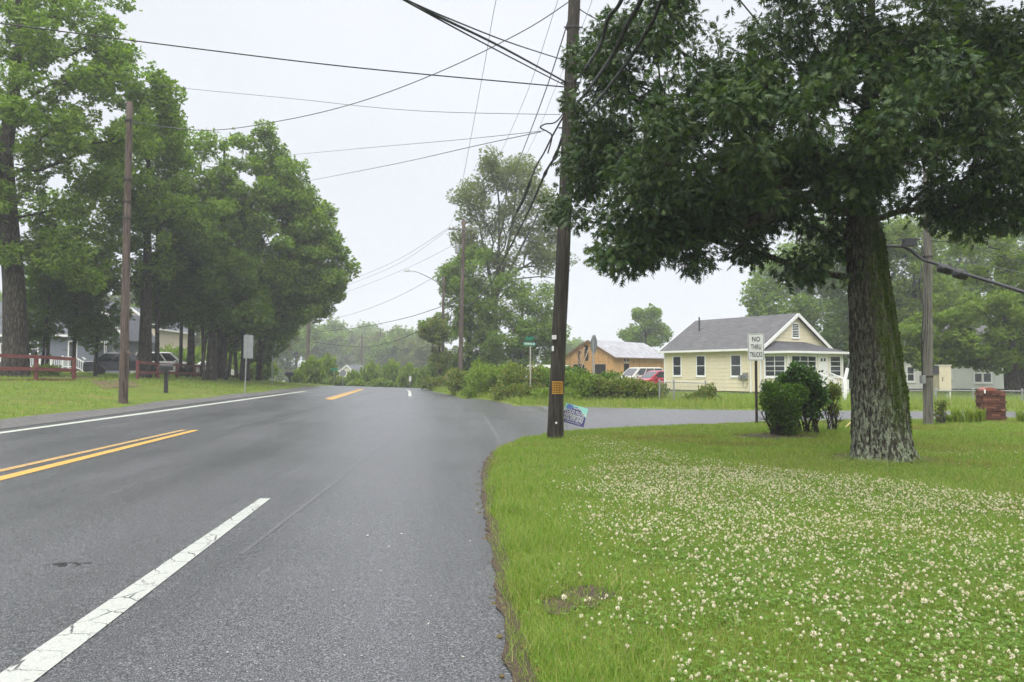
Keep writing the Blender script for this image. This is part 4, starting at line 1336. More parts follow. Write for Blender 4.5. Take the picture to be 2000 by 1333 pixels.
# lines crossing the road from the near pole
d9 = W(1100, 175, y1) - E1(175)
cable('thicker of two dark cables rising from the near pole to the top edge', [E1(170, -.12), W(975, 90, 12.6), W(785, -3, 9.4), W(640, -95, 7.6)], 0.019)
cable('dark cable just under the thick one from the near pole to the top edge', [E1(177, -.12), W(960, 93, 12.6), W(790, 1, 9.4), W(640, -88, 7.6)], 0.012)
cable('single upper cable ending higher on the near pole and running to the top edge', [E1(128, -.12), W(1000, 85, 13), W(890, 42, 10.6), W(800, 3, 9), W(640, -75, 7.2)], 0.011)
cable('long dark cable crossing the picture from the near pole to the left trees', [E1(180, -.12), W(700, 133, 16.7), W(380, 95, 17.2), W(0, 46, 18), W(-250, 12, 18.6)], 0.014)
cable('thin grey wire from the near pole to the left trees, below the long dark cable', [E1(235, -.2), W(800, 216, 19.5), W(560, 192, 23), W(360, 173, 26), W(250, 160, 28)], 0.007, mat='wire')
cable('deeply sagging wire from high on the near pole down to the leaning brown pole', [E1(8, -.1), W(1020, 62, 17.6), W(860, 140, 19.4), W(700, 200, 21.4), W(550, 236, 23.4), W(400, 255, 25.2), W(254, 238, 26.8)], 0.012, mat='wire')
cable('upper of two thin wires from the near pole to the tallest left tree', [W(1062, 256, y1 + .3), W(900, 273, 22), W(720, 289, 30), W(545, 305, 45)], 0.008, mat='wire')
cable('lower of two thin wires from the near pole to the tallest left tree', [W(1056, 258, y1 + .3), W(930, 285, 20), W(760, 323, 28), W(590, 356, 45)], 0.010, mat='wire')
# spans along the road to the cross-arm pole
cable('leftmost thin power line overhead, reaching the left tip of the crossarm', [W(1010, -160, 19), W(969, 0, 22.8), W(942, 150, 28), W(905, 345, 41), W(890, 412, 51), Vector(P3) + arm_c + Vector((-1.08, -.15, .2))], 0.009, mat='wire')
cable('thin power line overhead between the leftmost line and the near pole', [W(1150, -160, 18), W(1090, 0, 22), W(1030, 180, 28), W(965, 330, 40), Vector(P3) + arm_c + Vector((0.5, -.15, .2))], 0.008, mat='wire')
cable('faint thin line passing just left of the near pole behind the dark cable', [W(1180, -150, 18), W(1160, -10, 21), W(1090, 160, 27), W(1020, 315, 37), Vector(P3) + arm_c + Vector((1.08, -.15, .2))], 0.007, mat='wire')
cable('dark single cable sagging from high on the near pole to the crossarm pole', [E1(48, -.12), W(1070, 165, 20), W(1027, 280, 25), W(978, 402, 34), W(950, 456, 42), W(927, 489, 51), W(907, 502, y3)], 0.014)
def splice(mb, path):
    for k, L_ in ((6, 5), (15, 3)):
        pts = path[k:k + L_]
        mb.tube(pts, [0.03] + [0.05] * (L_ - 2) + [0.03], 8)
cable('heavy lower telephone cable with bulging joints from the near pole to the crossarm pole', [E1(268, -.1), W(1085, 305, 17.6), W(1065, 339, 19), W(1030, 418, 23), W(984, 507, 31), W(963, 548, 38), W(943, 573, 45), W(922, 594, 53), W(900, 597, y3)], 0.032, extra=splice)
cable('shorter heavy cable with a knotted end hanging beside the lower telephone cable', [E1(240, -.14), W(1078, 268, 17.4), W(1062, 300, 18.4), W(1046, 328, 19.4), W(1024, 386, 22), W(1009, 415, 23.4)], 0.022, extra=lambda mb, path: mb.tube(path[-14:], [0.02] + [0.045] * 12 + [0.02], 8))
cable('long slack cable left of the joints, running on to the crossarm pole', [W(1009, 415, 23.4), W(985, 470, 29), W(958, 530, 38), W(936, 568, 48), W(915, 582, 56), W(899, 580, y3)], 0.016)
cable('looped stiff cable standing out from the near pole toward the road', [E1(228, -.1), W(1085, 239, y1 - .3), W(1064, 243, y1 - .3), W(1056, 250, y1 - .3), W(1070, 258, y1 - .2), W(1078, 268, y1 - .1), W(1070, 300, y1 + .3)], 0.016)
for i, (py, xt) in enumerate(((165, 1214), (218, 1252), (262, 1292))):
    cable(['first of three thick cables coming overhead, highest on the near pole', 'middle of three thick cables coming overhead to the near pole', 'third thick overhead cable, nearest the oak leaves'][i],
          [E1(py, .12), W(1125 + (xt - 1125) * 0.42 + 4, py * 0.60, y1 - 7.6), W(xt - 26, py * 0.22, y1 - 8.9), W(xt, 0, 7.2), W(xt + 75, -190, 5.4)], 0.022 + 0.006 * (i == 1))
cable('short dark wire with a splice from the near pole into the oak leaves', [E1(22, .1), W(1150, 30, y1 - .6), W(1185, 48, y1 - 1.2), W(1230, 78, y1 - 2)], 0.012)
cable('curved bare stub of cable hanging off the near pole into the oak leaves', [E1(262, .12), W(1132, 285, y1 - .3), W(1148, 302, y1 - .5), W(1170, 312, y1 - .8)], 0.02)
# from the cross-arm pole across the road to the far pole
F6 = W(604, 600, y6)
cable('upper of two twin wires from the crossarm to the far left pole', [Vector(P3) + arm_c + Vector((-1.08, -.15, .15)), W(780, 506, 70), W(690, 545, 80), W(606, 573, y6)], 0.013, mat='wire')
cable('lower of two twin wires from the crossarm to the far left pole', [Vector(P3) + arm_c + Vector((-1.0, -.15, .1)), W(785, 512, 70), W(690, 553, 80), W(606, 582, y6)], 0.012, mat='wire')
cable('faint wire under the twin wires, leaving the crossarm pole below its transformer', [W(897, 473, y3), W(800, 522, 70), W(690, 566, 82), W(606, 592, y6)], 0.012, mat='wire')
cable('wire crossing behind the street lamp arm down to the far left pole', [W(897, 518, y3), W(850, 541, 65), W(770, 583, 75), W(690, 613, 85), W(606, 632, y6)], 0.016, mat='wire')
cable('thick cable from low on the crossarm pole to the far left pole', [W(896, 585, y3), W(866, 598, 65), W(790, 622, 74), W(700, 640, 84), W(606, 650, y6)], 0.028)
cable('lowest sagging cable over the far road, touching the mist above the trees', [W(894, 598, y3), W(850, 628, 64), W(800, 655, 70), W(750, 672, 77), W(700, 678, 84), W(606, 668, y6)], 0.028)
# at the right pole
def closures(mb, path):
    for k in (8, 13):
        c0, c1 = path[k], path[k + 4]
        dz = Vector((0, -.02, -0.13))
        mb.tube([c0 + dz, c0.lerp(c1, .1) + dz, c0.lerp(c1, .85) + dz, c1 + dz], [0.06, 0.13, 0.13, 0.05], 10)
cable('thick bundled cable with two black sagging closures right of the grey pole', [W(1640, 478, y5 + 1.0), W(1735, 481, y5 + .3), W(1770, 485, y5 + .1), W(1802, 507, y5 - .1), W(1832, 517, y5 - .6), W(1870, 531, y5 - 1.2), W(1930, 549, y5 - 2.2), W(1990, 568, y5 - 3.2), W(2120, 610, y5 - 5)], 0.042, extra=None)
def closure(label, px, py, yy, L_):
    o = MB()
    a, b = W(px - L_ / 2, py - 3, yy), W(px + L_ / 2, py + 5, yy - .1)
    o.tube([a, a.lerp(b, .08), a.lerp(b, .5), a.lerp(b, .92), b], [0.05, 0.12, 0.135, 0.12, 0.05], 12)
    top = Vector((0, 0, 0.22))
    o.beam(a.lerp(b, .2), a.lerp(b, .2) + top, 0.02, 0.03); o.beam(a.lerp(b, .8), a.lerp(b, .8) + top, 0.02, 0.03)
    tag(o.build('cable_closure', MT['cable'], None, smooth=True), label, 'cable closure', 'black boxes on the cables at the grey pole')
closure('black cable closure hanging next to the grey pole', 1846, 525, y5 - .7, 30)
closure('second black cable closure, a step farther from the grey pole', 1876, 535, y5 - 1.2, 30)
o = MB(); a = W(1776, 474, y5 - .1); o.box((a.x - .17, a.y - .09, a.z - .1), (a.x + .17, a.y + .09, a.z + .1), taper=0.92); o.beam(a + Vector((-.34, 0, .06)), a + Vector((.36, 0, .09)), .02, .02)
tag(o.build('cable_closure', MT['cable'], None), 'small squarish black box on the thin cable between oak trunk and grey pole', 'cable closure', 'black boxes on the cables at the grey pole')
cable('thin cable through the squarish box to the side of the grey pole', [W(1650, 462, y5 + .6), W(1735, 470, y5 + .1), W(1776, 466, y5 - .1), W(1795, 472, y5 - .1), W(1806, 500, y5 - .1)], 0.010)
cable('thin wire above the closures with a coiled slack loop', [W(1811, 470, y5), W(1850, 472, y5 - .6), W(1874, 462, y5 - 1), W(1880, 468, y5 - 1), W(1866, 475, y5 - 1), W(1850, 470, y5 - 1), W(1866, 462, y5 - 1), W(1882, 472, y5 - 1.1), W(1930, 492, y5 - 2), W(2000, 514, y5 - 3), W(2100, 540, y5 - 4.4)], 0.010)
cable('thin wire reaching the grey pole at the height of the lowest oak leaves', [W(1640, 438, y5 + 1), W(1740, 441, y5 + .3), W(1808, 443, y5), W(1900, 462, y5 - 1.6), W(2050, 500, y5 - 4)], 0.007, mat='wire')
cable('faint wire below the coiled loop, running right from the grey pole', [W(1815, 505, y5), W(1920, 518, y5 - 1.6), W(2010, 536, y5 - 3), W(2100, 556, y5 - 4)], 0.008, mat='wire')

# NO THRU TRUCKS
S1 = G(1478, 831); S1.z = gz(S1.x, S1.y)
s1 = thing('road_sign', 'white rectangular no thru trucks sign on a brown post beside the clipped bush', 'road sign', S1)
ps = MB(); ps.box((-0.03, -0.02, -0.3), (0.03, 0.025, 2.5)); ps.build('post', MT['post_brown'], s1)
top, bot = W(1477, 652, S1.y).z - S1.z, W(1477, 705, S1.y).z - S1.z
hh = top - bot
toC = (Vector((0, 0, S1.z)) - Vector((S1.x, S1.y, S1.z))); toC.z = 0
nrm = Matrix.Rotation(R(14), 3, 'Z') @ toC.normalized()
M = face_M(Vector((0, 0, (top + bot) / 2)) + nrm * 0.035, nrm)
ww = 0.445
pl = plate('sign_plate', ww, hh, 0.004, MT['sign_white'], s1, M, 0.04)
bd = MB()
r_ = 0.03
for t_ in (0.0,):
    out = []; inn = []
    for cx, cy, a0 in ((1, 1, 0), (-1, 1, 90), (-1, -1, 180), (1, -1, 270)):
        for k in range(5):
            a = R(a0 + 22.5 * k)
            out.append(M @ Vector((cx * (ww / 2 - .05) + .034 * math.cos(a), cy * (hh / 2 - .05) + .034 * math.sin(a), .002)))
            inn.append(M @ Vector((cx * (ww / 2 - .05) + .024 * math.cos(a), cy * (hh / 2 - .05) + .024 * math.sin(a), .002)))
    n = len(out)
    bd.add(out + inn, [(i, (i + 1) % n, n + (i + 1) % n, n + i) for i in range(n)])
bd.build('border', MT['black_paint'], pl)
for k, (tx, yy, fs) in enumerate((("NO", 0.215, 0.70), ("THRU", 0.0, 0.52), ("TRUCKS", -0.215, 0.43))):
    text_part('lettering', tx, 0.205, MT['black_paint'], pl, M @ Matrix.Translation((0, yy * hh / .76, .003)), (fs * 0.95, 0.92), 0.004, spacing=1.12)

# yard sign
Y0 = W(1120, 852, y1 + 0.35)
Y0.z = gz(Y0.x, Y0.y)
ys_ = thing('yard_sign', 'small tilted blue and turquoise advertising sign beside the dark pole', 'yard sign', Y0)
cc = W(1122.5, 811, Y0.y) - Y0
nr = Vector((-0.12, -1, 0.06))
M = face_M(cc, nr, R(-15.5))
sw, sh = 0.51, 0.42
k = Y0.y / 1500.0
pl = plate('sign_panel', sw, sh, 0.006, plain('navy_print', (0.085, 0.075, 0.25), 0.5, 0, 0.15), ys_, M, 0.004)
def pan(name, poly, mat, z):
    mb = MB(); mb.add([M @ Vector((x * sw, y * sh, z)) for x, y in poly], [tuple(range(len(poly)))]); return mb.build(name, mat, pl)
pan('turquoise_print', [(-.5, .5), (-.5, .12), (-.44, .16), (-.28, .34), (-.05, .40), (.15, .36), (.30, .2), (.40, .08), (.5, -.02), (.5, .5)], plain('turquoise_print', (0.34, 0.78, 0.70), 0.5, 0, 0.1), 0.001)
pan('blue_print', [(-.42, .44), (-.44, .28), (-.38, .2), (-.2, .24), (-.14, .4), (-.2, .47), (-.34, .48)], plain('blue_print', (0.16, 0.25, 0.66), 0.5, 0, 0.2), 0.002)
pan('blue_print', [(-.10, .40), (-.1, .28), (.05, .3), (.12, .36), (.0, .44)], plain('violet_print', (0.16, 0.18, 0.46), 0.5, 0, 0.2), 0.002)
text_part('lettering', "WOOD FLOOR", 0.102, MT['white'], pl, M @ Matrix.Translation((-0.005, 0.055, .0035)), (0.74, 1.0), 0.0025)
text_part('lettering', "REFINISHING", 0.102, MT['white'], pl, M @ Matrix.Translation((-0.005, -0.03, .0035)), (0.74, 1.0), 0.0025)
text_part('lettering', "410-777-0793", 0.098, MT['white'], pl, M @ Matrix.Translation((-0.005, -0.112, .0035)), (0.78, 1.0), 0.0025)
ln = MB()
for i in range(13):
    x0 = -0.17 + i * 0.026
    ln.add([M @ Vector((x0, -.176, .003)), M @ Vector((x0 + .021, -.176, .003)), M @ Vector((x0 + .021, -.166, .003)), M @ Vector((x0, -.166, .003))], [(0, 1, 2, 3)])
ln.build('small_print', MT['white'], pl)
ln = MB()
for i in range(7):
    x0 = -0.06 + i * 0.028
    ln.add([M @ Vector((x0, .13, .003)), M @ Vector((x0 + .02, .13, .003)), M @ Vector((x0 + .02, .16, .003)), M @ Vector((x0, .16, .003))], [(0, 1, 2, 3)])
ln.build('small_print', MT['white'], pl)
wf = MB()
for dx in (-0.12, 0.12):
    a = M @ Vector((dx, -.1, -.012))
    wf.tube([a, M @ Vector((dx, -.24, -.012)), Vector((a.x * 0.9, 0.02, -0.1))], 0.004, 5)
wf.build('wire_stake', MT['metal'], ys_)

# street name sign
yq = 34.5
Q = W(1036, 775, yq); Q.z = gz(Q.x, Q.y)
q = thing('street_sign', 'green street name sign with two crossed blades on a pale post in the hedge', 'street sign', Q)
MB().tube([(0, 0, -.3), (0, 0, W(1036, 676, yq).z - Q.z)], 0.032, 10).build('post', MT['concrete'], q)
c1 = W(1034, 672, yq) - Q
M = face_M(c1 + Vector((0, -.02, 0)), (-0.15, -1, 0), R(-2))
b1 = plate('name_blade', 0.56, 0.17, 0.005, MT['green_sign'], q, M, 0.015)
ln = MB()
for x0, x1, k in ((-.22, -.16, 0), (-.14, -.08, 1), (-.06, -.03, 0), (-.01, .05, 1), (.07, .10, 0), (.15, .185, 1), (.20, .235, 0)):   # worn white characters, too small to read
    for xa, xb, za, zb in ((x0, x0 + .014, -.045, .045), (x1 - .014, x1, -.045, .045), (x0, x1, .032, .045) if k else (x0, x1, -.008, .006)):
        ln.add([M @ Vector((xa, za, .003)), M @ Vector((xb, za, .003)), M @ Vector((xb, zb, .003)), M @ Vector((xa, zb, .003))], [(0, 1, 2, 3)])
ln.build('lettering', MT['white'], b1)
c2 = W(1034, 661.5, yq) - Q
M2 = face_M(c2, (-0.9, -0.55, 0), R(0))
plate('name_blade', 0.60, 0.15, 0.005, MT['green_sign'], q, M2, 0.015)

# back of a stop sign seen nearly edge-on
yb = 33.5
B = W(1159, 785, yb); B.z = gz(B.x, B.y)
b_ = thing('stop_sign', 'grey stop sign seen almost edge-on behind the hedge, before the plywood garage', 'stop sign', B)
zt = W(1159, 655, yb).z - B.z; zb = W(1159, 691, yb).z - B.z
m_ = MB(); m_.box((-.03, -.025, -.3), (.03, .025, zt - .05)); m_.build('post', MT['metal'], b_)
oc = []
rr = (zt - zb) / 2
for i in range(8):
    a = R(22.5 + 45 * i); oc.append((rr / math.cos(R(22.5)) * math.cos(a), rr / math.cos(R(22.5)) * math.sin(a)))
plate('sign_plate', 0, 0, 0.006, MT['sign_back'], b_, face_M((0.035, 0, (zt + zb) / 2), (0.985, 0.17 + 0.0, 0)), poly=oc)

# tall sign at the left roadside (its grey back)
yt = 39.5
T_ = W(478, 762, yt); T_.z = gz(T_.x, T_.y)
t_ = thing('road_sign', 'tall grey sign seen from behind on a steel post beside the wood', 'road sign', T_)
ztop = W(481, 654, yt).z - T_.z
lean_v = Vector((0.04, 0, 0))
MB().beam((0, 0, -.3), (0.08, 0, ztop + .02), 0.055, 0.04).build('post', MT['metal'], t_)
zm = W(481, 677.5, yt).z - T_.z
plate('sign_plate', 0.46, W(0, 654, yt).z - W(0, 701, yt).z, 0.005, MT['sign_back'], t_, face_M((0.14, 0.05, zm), (0.35, -0.94, 0)), 0.03)
# further small signs over the crest
def far_sign(label, px, pyb, pyt, y, w, h, mat, octo=False, pw=0.06, txt=None, name='road_sign', cat='road sign'):
    p = W(px, pyb, y); p.z = gz(p.x, p.y)
    s = thing(name, label, cat, p)
    zt = W(px, pyt, y).z - p.z
    MB().tube([(0, 0, -.4), (0, 0, zt)], pw / 2, 8).build('post', MT['metal'], s)
    if octo:
        oc = [(w / 2 / math.cos(R(22.5)) * math.cos(R(22.5 + 45 * i)), w / 2 / math.cos(R(22.5)) * math.sin(R(22.5 + 45 * i))) for i in range(8)]
        plate('sign_plate', 0, 0, .006, MT[mat], s, face_M((0, -.05, zt - w / 2), (0.2, -1, 0)), poly=oc)
    elif w:
        plate('sign_plate', w, h, .006, MT[mat], s, face_M((0, -.05, zt - h / 2), (-0.2, -1, 0)), .02)
far_sign('grey back of a far eight-sided sign before the distant house', 669.5, 762, 723, 76, 0.62, 0.62, 'sign_back', True)
far_sign('far green street name sign on a thin pale post', 652.5, 762, 720, 78, 0.8, 0.2, 'green_sign', name='street_sign', cat='street sign')
far_sign('small pale marker post at the right bend of the far road', 801, 760, 735, 72, 0.22, 0.5, 'sign_white')
far_sign('thin bare post at the road edge left of the second mailbox', 531, 760, 695, 57, 0, 0, 'metal', pw=0.09, name='marker_post', cat='post')

# red rail fence in two runs
def rail_fence(label, posts, rails, tall_first=False):
    """posts: (px, py_base, py_top, y)"""
    p0 = posts[0]
    base = W(p0[0], p0[1], p0[3]); base.z = gz(base.x, base.y)
    root = thing('rail_fence', label, 'fence', base, 0, 'red wooden fences left of the road')
    tops = []
    for px, pyb, pyt, yy in posts:
        a = W(px, pyb, yy) - base; b = W(px, pyt, yy) - base
        m = MB(); m.box((a.x - .065, a.y - .065, a.z - .4), (a.x + .065, a.y + .065, b.z)); m.build('post', MT['fence_red'], root)
        tops.append((a, b))
    for (fr, j0, j1) in rails:
        a0, b0 = tops[j0]; a1, b1 = tops[j1]
        A_ = a0.lerp(b0, fr[0]); B_ = a1.lerp(b1, fr[1])
        d = (B_ - A_).normalized() * 0.06
        off = Vector((0.09, -0.05, 0)) if abs((B_ - A_).y) > abs((B_ - A_).x) else Vector((0, -0.09, 0))
        MB().beam(A_ - d + off, B_ + d + off, 0.035, 0.15).build('rail', MT['fence_red'], root)
lf = [(-70, 752, 689, 33), (70, 750.5, 694, 35), (144, 750, 699, 37)]
rl = []
for j in range(2):
    for f in (0.94, 0.52, 0.12): rl.append(((f, f), j, j + 1))
rail_fence('red three-rail fence at the picture edge before the thickest trunk', lf, rl)
rf = [(268, 755, 704, 43), (308, 750, 709, 47), (345, 748.5, 711, 50), (380, 748, 713, 53.5), (409, 747.5, 714, 57), (431, 747, 716.5, 60)]
rl = []
for j in range(5):
    for f in (0.93, 0.52, 0.13):
        rl.append(((f, f), j, j + 1))
rail_fence('red three-rail fence behind the black mailbox, running away from the gate post', rf, rl)

# mailboxes
def mailbox(label, px, pyb, pyt, y, sc=1.0):
    p = W(px, pyb, y); p.z = gz(p.x, p.y)
    r = thing('mailbox', label, 'mailbox', p, 0, 'black roadside mailboxes')
    zt = W(px, pyt, y).z - p.z
    MB().box((-.07, -.07, -.3), (.07, .07, zt - .26 * sc), taper=0.95).build('post', MT['black_plastic'], r)
    b = MB(); L_, w_, h_ = .52 * sc, .24 * sc, .27 * sc
    poly = [(-w_ / 2, 0), (w_ / 2, 0), (w_ / 2, h_ * .5)] + [(w_ / 2 * math.cos(R(a)), h_ * .5 + h_ * .5 * math.sin(R(a))) for a in range(15, 180, 15)] + [(-w_ / 2, h_ * .5)]
    Mx = Matrix.Translation((-L_ * .55, 0, zt - h_)) @ Matrix.Rotation(R(-68), 4, 'Z') @ Matrix.Translation((0, 0, 0))
    b.prism(poly, L_, Mx); bo = b.build('box', MT['black_plastic'], r)
    n = MB(); n.box((-.12, -.29 * sc, zt - h_ - .09), (.14, .06, zt - h_ - .02)); n.build('shelf', MT['black_plastic'], r)
    d = MB(); d.prism([(-w_ * .42, .03), (w_ * .42, .03), (w_ * .42, h_ * .5), (w_ * .3, h_ * .85), (-w_ * .3, h_ * .85), (-w_ * .42, h_ * .5)], .012, Mx @ Matrix.Translation((0, -.014, 0)))
    d.build('door', MT['black_plastic'], bo)
    f = MB(); f.box((.08, .05, zt - h_ * .5), (.095, .09, zt + .05)); f.build('flag', plain('red_flag', (.3, .03, .02), .5), bo)
    return r, Mx
mbx, Mx = mailbox('black mailbox on a black post in front of the red fence', 324, 765, 711, 34.5, 1.05)
ln = MB()
ln.add([Mx @ Vector((x, -.018, z)) for x, z in ((-.07, .10), (.07, .10), (.05, .17), (-.05, .17))], [(0, 1, 2, 3)])
ln.add([Mx @ Vector((x, -.018, z)) for x, z in ((-.03, .19), (.03, .19), (.03, .22), (-.03, .22))], [(0, 1, 2, 3)])
ln.build('emblem', MT['sign_back'], [c for c in children(mbx) if c.name.startswith('box')][0])
mailbox('second black mailbox, smaller, near the crest of the road', 566, 757.5, 727, 62, 1.15)

# brick mailbox pillar at the right
Bk = G(1935.5, 826); Bk.z = gz(Bk.x, Bk.y)
bk = thing('brick_mailbox_pillar', 'square red brick mailbox pillar on the lawn edge, by the right picture border', 'mailbox pillar', Bk, R(-18))
hw_ = 0.285
z1 = W(1935, 764, Bk.y).z - Bk.z
m = MB(); m.box((-hw_, -hw_, -.1), (hw_, hw_, z1)); o = m.build('mortar_core', MT['mortar'], bk)
rg = random.Random(5)
m = MB(); nrow = 12; rh = (z1 + .02) / nrow
for i in range(nrow):
    for side in range(4):
        off = 0.11 if i % 2 else 0.0
        x = -hw_
        while x < hw_ - 0.02:
            w_ = min(0.22 - (off if x == -hw_ else 0), hw_ - x)
            d_ = rg.uniform(0.006, 0.014) + (.028 if i % 3 == 1 else 0)
            Mx2 = Matrix.Rotation(R(90 * side), 4, 'Z')
            m.box((x + .004, -hw_ - d_, i * rh + .004), (x + w_ - .006, -hw_ + .02, (i + 1) * rh - .008), Mx2)
            x += w_
m.build('brick_courses', MT['brick_single'], bk)
m = MB()
poly = [(-.17, 0), (.17, 0)] + [(.17 * math.cos(R(a)), 0.02 + .085 * math.sin(R(a))) for a in range(0, 181, 15)]
m.prism(poly, .52, Matrix.Translation((-.1, -.30, z1 + .002)) @ Matrix.Rotation(R(0), 4, 'Z'))
mo = m.build('mailbox', MT['mailbox_red'], bk)
m = MB(); m.box((-.22, -.313, z1 + .01), (.02, -.301, z1 + .085)); m.build('door', MT['mailbox_red'], mo)
m = MB(); m.box((-.27, -.32, z1 - .06), (-.23, -.34, z1 + .05)); m.build('bracket', MT['white'], bk)

# stakes on the lawn
a, b = G(1645, 843), W(1683, 800, 21.6)
a.z = gz(a.x, a.y) - .05
o = MB().tube([a, a.lerp(b, .5) + Vector((0, 0, -.02)), b + (b - a) * .25], 0.016, 8).build('guy_guard', MT['yellow_stake'], None, smooth=True)
tag(o, 'thin yellow slanting guard rod rising behind the oak trunk', 'guard rod')
a, b = G(1618, 846), W(1626, 815, G(1618, 846).y)
a.z -= .1
o = MB().tube([a, a.lerp(b, .5), b], [0.04, 0.04, 0.032], 8).build('pipe_stub', MT['white_dirty'], None, smooth=True)
tag(o, 'white slanting stub at the foot of the thin shrub', 'pipe stub')

# ------------------------------------------------------------------ houses
def clap_wall(mb, a, b, z0, z1, course=0.2, lap=0.024, gable=None, nrm=None):
    """lapped boards on the wall a-b (local xy); gable=(x of ridge as a fraction, ridge z) clips the top"""
    a = Vector((a[0], a[1], 0)); b = Vector((b[0], b[1], 0))
    d = (b - a); n = Vector((d.y, -d.x, 0)).normalized()
    z = z0
    ztop = gable if gable else z1
    while z < ztop - 1e-4:
        zz = min(z + course, ztop)
        def span(q):
            if gable and q > z1:
                k = (q - z1) / (gable - z1); return 0.5 * k, 1 - 0.5 * k
            return 0.0, 1.0
        l0, r0 = span(z); l1, r1 = span(zz)
        p = [a + d * l0 + n * lap + Vector((0, 0, z)), a + d * r0 + n * lap + Vector((0, 0, z)),
             a + d * r1 + n * 0.004 + Vector((0, 0, zz)), a + d * l1 + n * 0.004 + Vector((0, 0, zz))]
        mb.face(p)
        mb.face([a + d * l0 + Vector((0, 0, z)), a + d * r0 + Vector((0, 0, z)), p[1], p[0]])
        z = zz
    # backing sheet
    q = [a + Vector((0, 0, z0)), b + Vector((0, 0, z0)), b + Vector((0, 0, z1))]
    if gable: q.append(a + d * 0.5 + Vector((0, 0, gable)))
    q.append(a + Vector((0, 0, z1)))
    mb.face(q)

def window(parent, a, d, n, w, z0, z1, frame=0.07, bars=(1, 1), mat='white', proud=0.03, sill=True, name='window', storm=0):
    """a: local start point of the opening, d: along-wall unit, n: outward unit"""
    a, d, n = Vector(a), Vector(d), Vector(n)
    P = lambda s, z, o: a + d * s + n * o + Vector((0, 0, z))
    m = MB()
    def bar(s0, s1, za, zb, o0=0.005, o1=proud):
        vs = [P(s, z, o) for o in (o0, o1) for s, z in ((s0, za), (s1, za), (s1, zb), (s0, zb))]
        m.add(vs, [(0, 1, 2, 3), (7, 6, 5, 4), (0, 4, 5, 1), (1, 5, 6, 2), (2, 6, 7, 3), (3, 7, 4, 0)])
    bar(-frame, 0, z0 - frame, z1 + frame); bar(w, w + frame, z0 - frame, z1 + frame)
    bar(0, w, z1, z1 + frame); bar(0, w, z0 - frame, z0)
    if sill: bar(-frame - .03, w + frame + .03, z0 - frame - .05, z0 - frame, 0.005, proud + .04)
    o = m.build(name, MT[mat], parent)
    g = MB()
    g.add([P(0, z0, .026), P(w, z0, .026), P(w, z1, .026), P(0, z1, .026)], [(0, 1, 2, 3)])
    g.build('pane', MT['glass'], o)
    m = MB()
    nx_, nz_ = bars
    for i in range(1, nx_ + 1):
        s = w * i / (nx_ + 1); bar(s - .025, s + .025, z0, z1, .024, proud + .004)
    for i in range(1, nz_ + 1):
        z = z0 + (z1 - z0) * i / (nz_ + 1); h = .022 if (nz_ % 2 and i == (nz_ + 1) // 2) else .014
        bar(0, w, z - h, z + h, .024, proud + .002)
    if nx_ or nz_: m.build('sash', MT[mat], o)
    return o

def gable_roof(parent, w, l, eave, ridge, over=0.3, front_over=0.25, mat='shingle', thick=0.1, trim='white', name='roof', y0=0.0):
    slope = (ridge - eave) / (w / 2)
    dz = over * slope
    m = MB()
    for sgn in (0, 1):
        xs = (-over, w / 2) if sgn == 0 else (w + over, w / 2)
        p = [(xs[0], y0 - front_over, eave - dz), (xs[0], y0 + l + front_over, eave - dz), (xs[1], y0 + l + front_over, ridge), (xs[1], y0 - front_over, ridge)]
        up = [(x, y, z + thick) for x, y, z in p]
        m.add(p + up, [(0, 1, 2, 3), (7, 6, 5, 4), (0, 4, 5, 1), (1, 5, 6, 2), (2, 6, 7, 3), (3, 7, 4, 0)])
    r = m.build(name, MT[mat], parent)
    uv_planar(r, (0, 1, 0), (math.sqrt(1 + slope * slope), 0, 0))
    for yy in (y0 - front_over - .035, y0 + l + front_over + .005):
        m = MB()
        for x0, x1 in ((-over, w / 2), (w + over, w / 2)):
            s0 = eave - dz
            m.beam((x0, yy + .015, s0 + .0), (x1, yy + .015, ridge + .0), .03, .2)
        m.build('rake_board', MT[trim], r)
    for xg in (-over - .05, w + over + .05):
        m = MB(); m.beam((xg, y0 - front_over, eave - dz + .03), (xg, y0 + l + front_over, eave - dz + .03), .1, .13)
        m.build('gutter', MT[trim], r)
    for xa, xb in ((-over, 0), (w, w + over)):
        m = MB(); m.box((xa, y0 - front_over, eave - dz - .03), (xb, y0 + l + front_over, eave - dz - .005))
        m.build('soffit', MT[trim], r)
    return r

def house(name, label, loc, rz, w, l, eave, ridge, siding, roof, course=0.2, base=0.3, cat='house', group=None, over=0.3, trim='white'):
    h = thing(name, label, cat, loc, rz, group)
    m = MB()
    clap_wall(m, (0, 0), (w, 0), base, eave, course, gable=ridge - .05)
    clap_wall(m, (w, 0), (w, l), base, eave, course)
    clap_wall(m, (w, l), (0, l), base, eave, course, gable=ridge - .05)
    clap_wall(m, (0, l), (0, 0), base, eave, course)
    m.build('wall', MT[siding], h)
    m = MB(); m.box((.05, .05, -1.0), (w - .05, l - .05, base + .01)); m.build('foundation', MT['block'], h)
    for x, y in ((0, 0), (w, 0), (w, l), (0, l)):
        m = MB(); m.box((x - .045, y - .045, base), (x + .045, y + .045, eave - .03)); m.build('corner_board', MT[trim], h)
    gable_roof(h, w, l, eave, ridge, over=over, mat=roof, trim=trim)
    return h

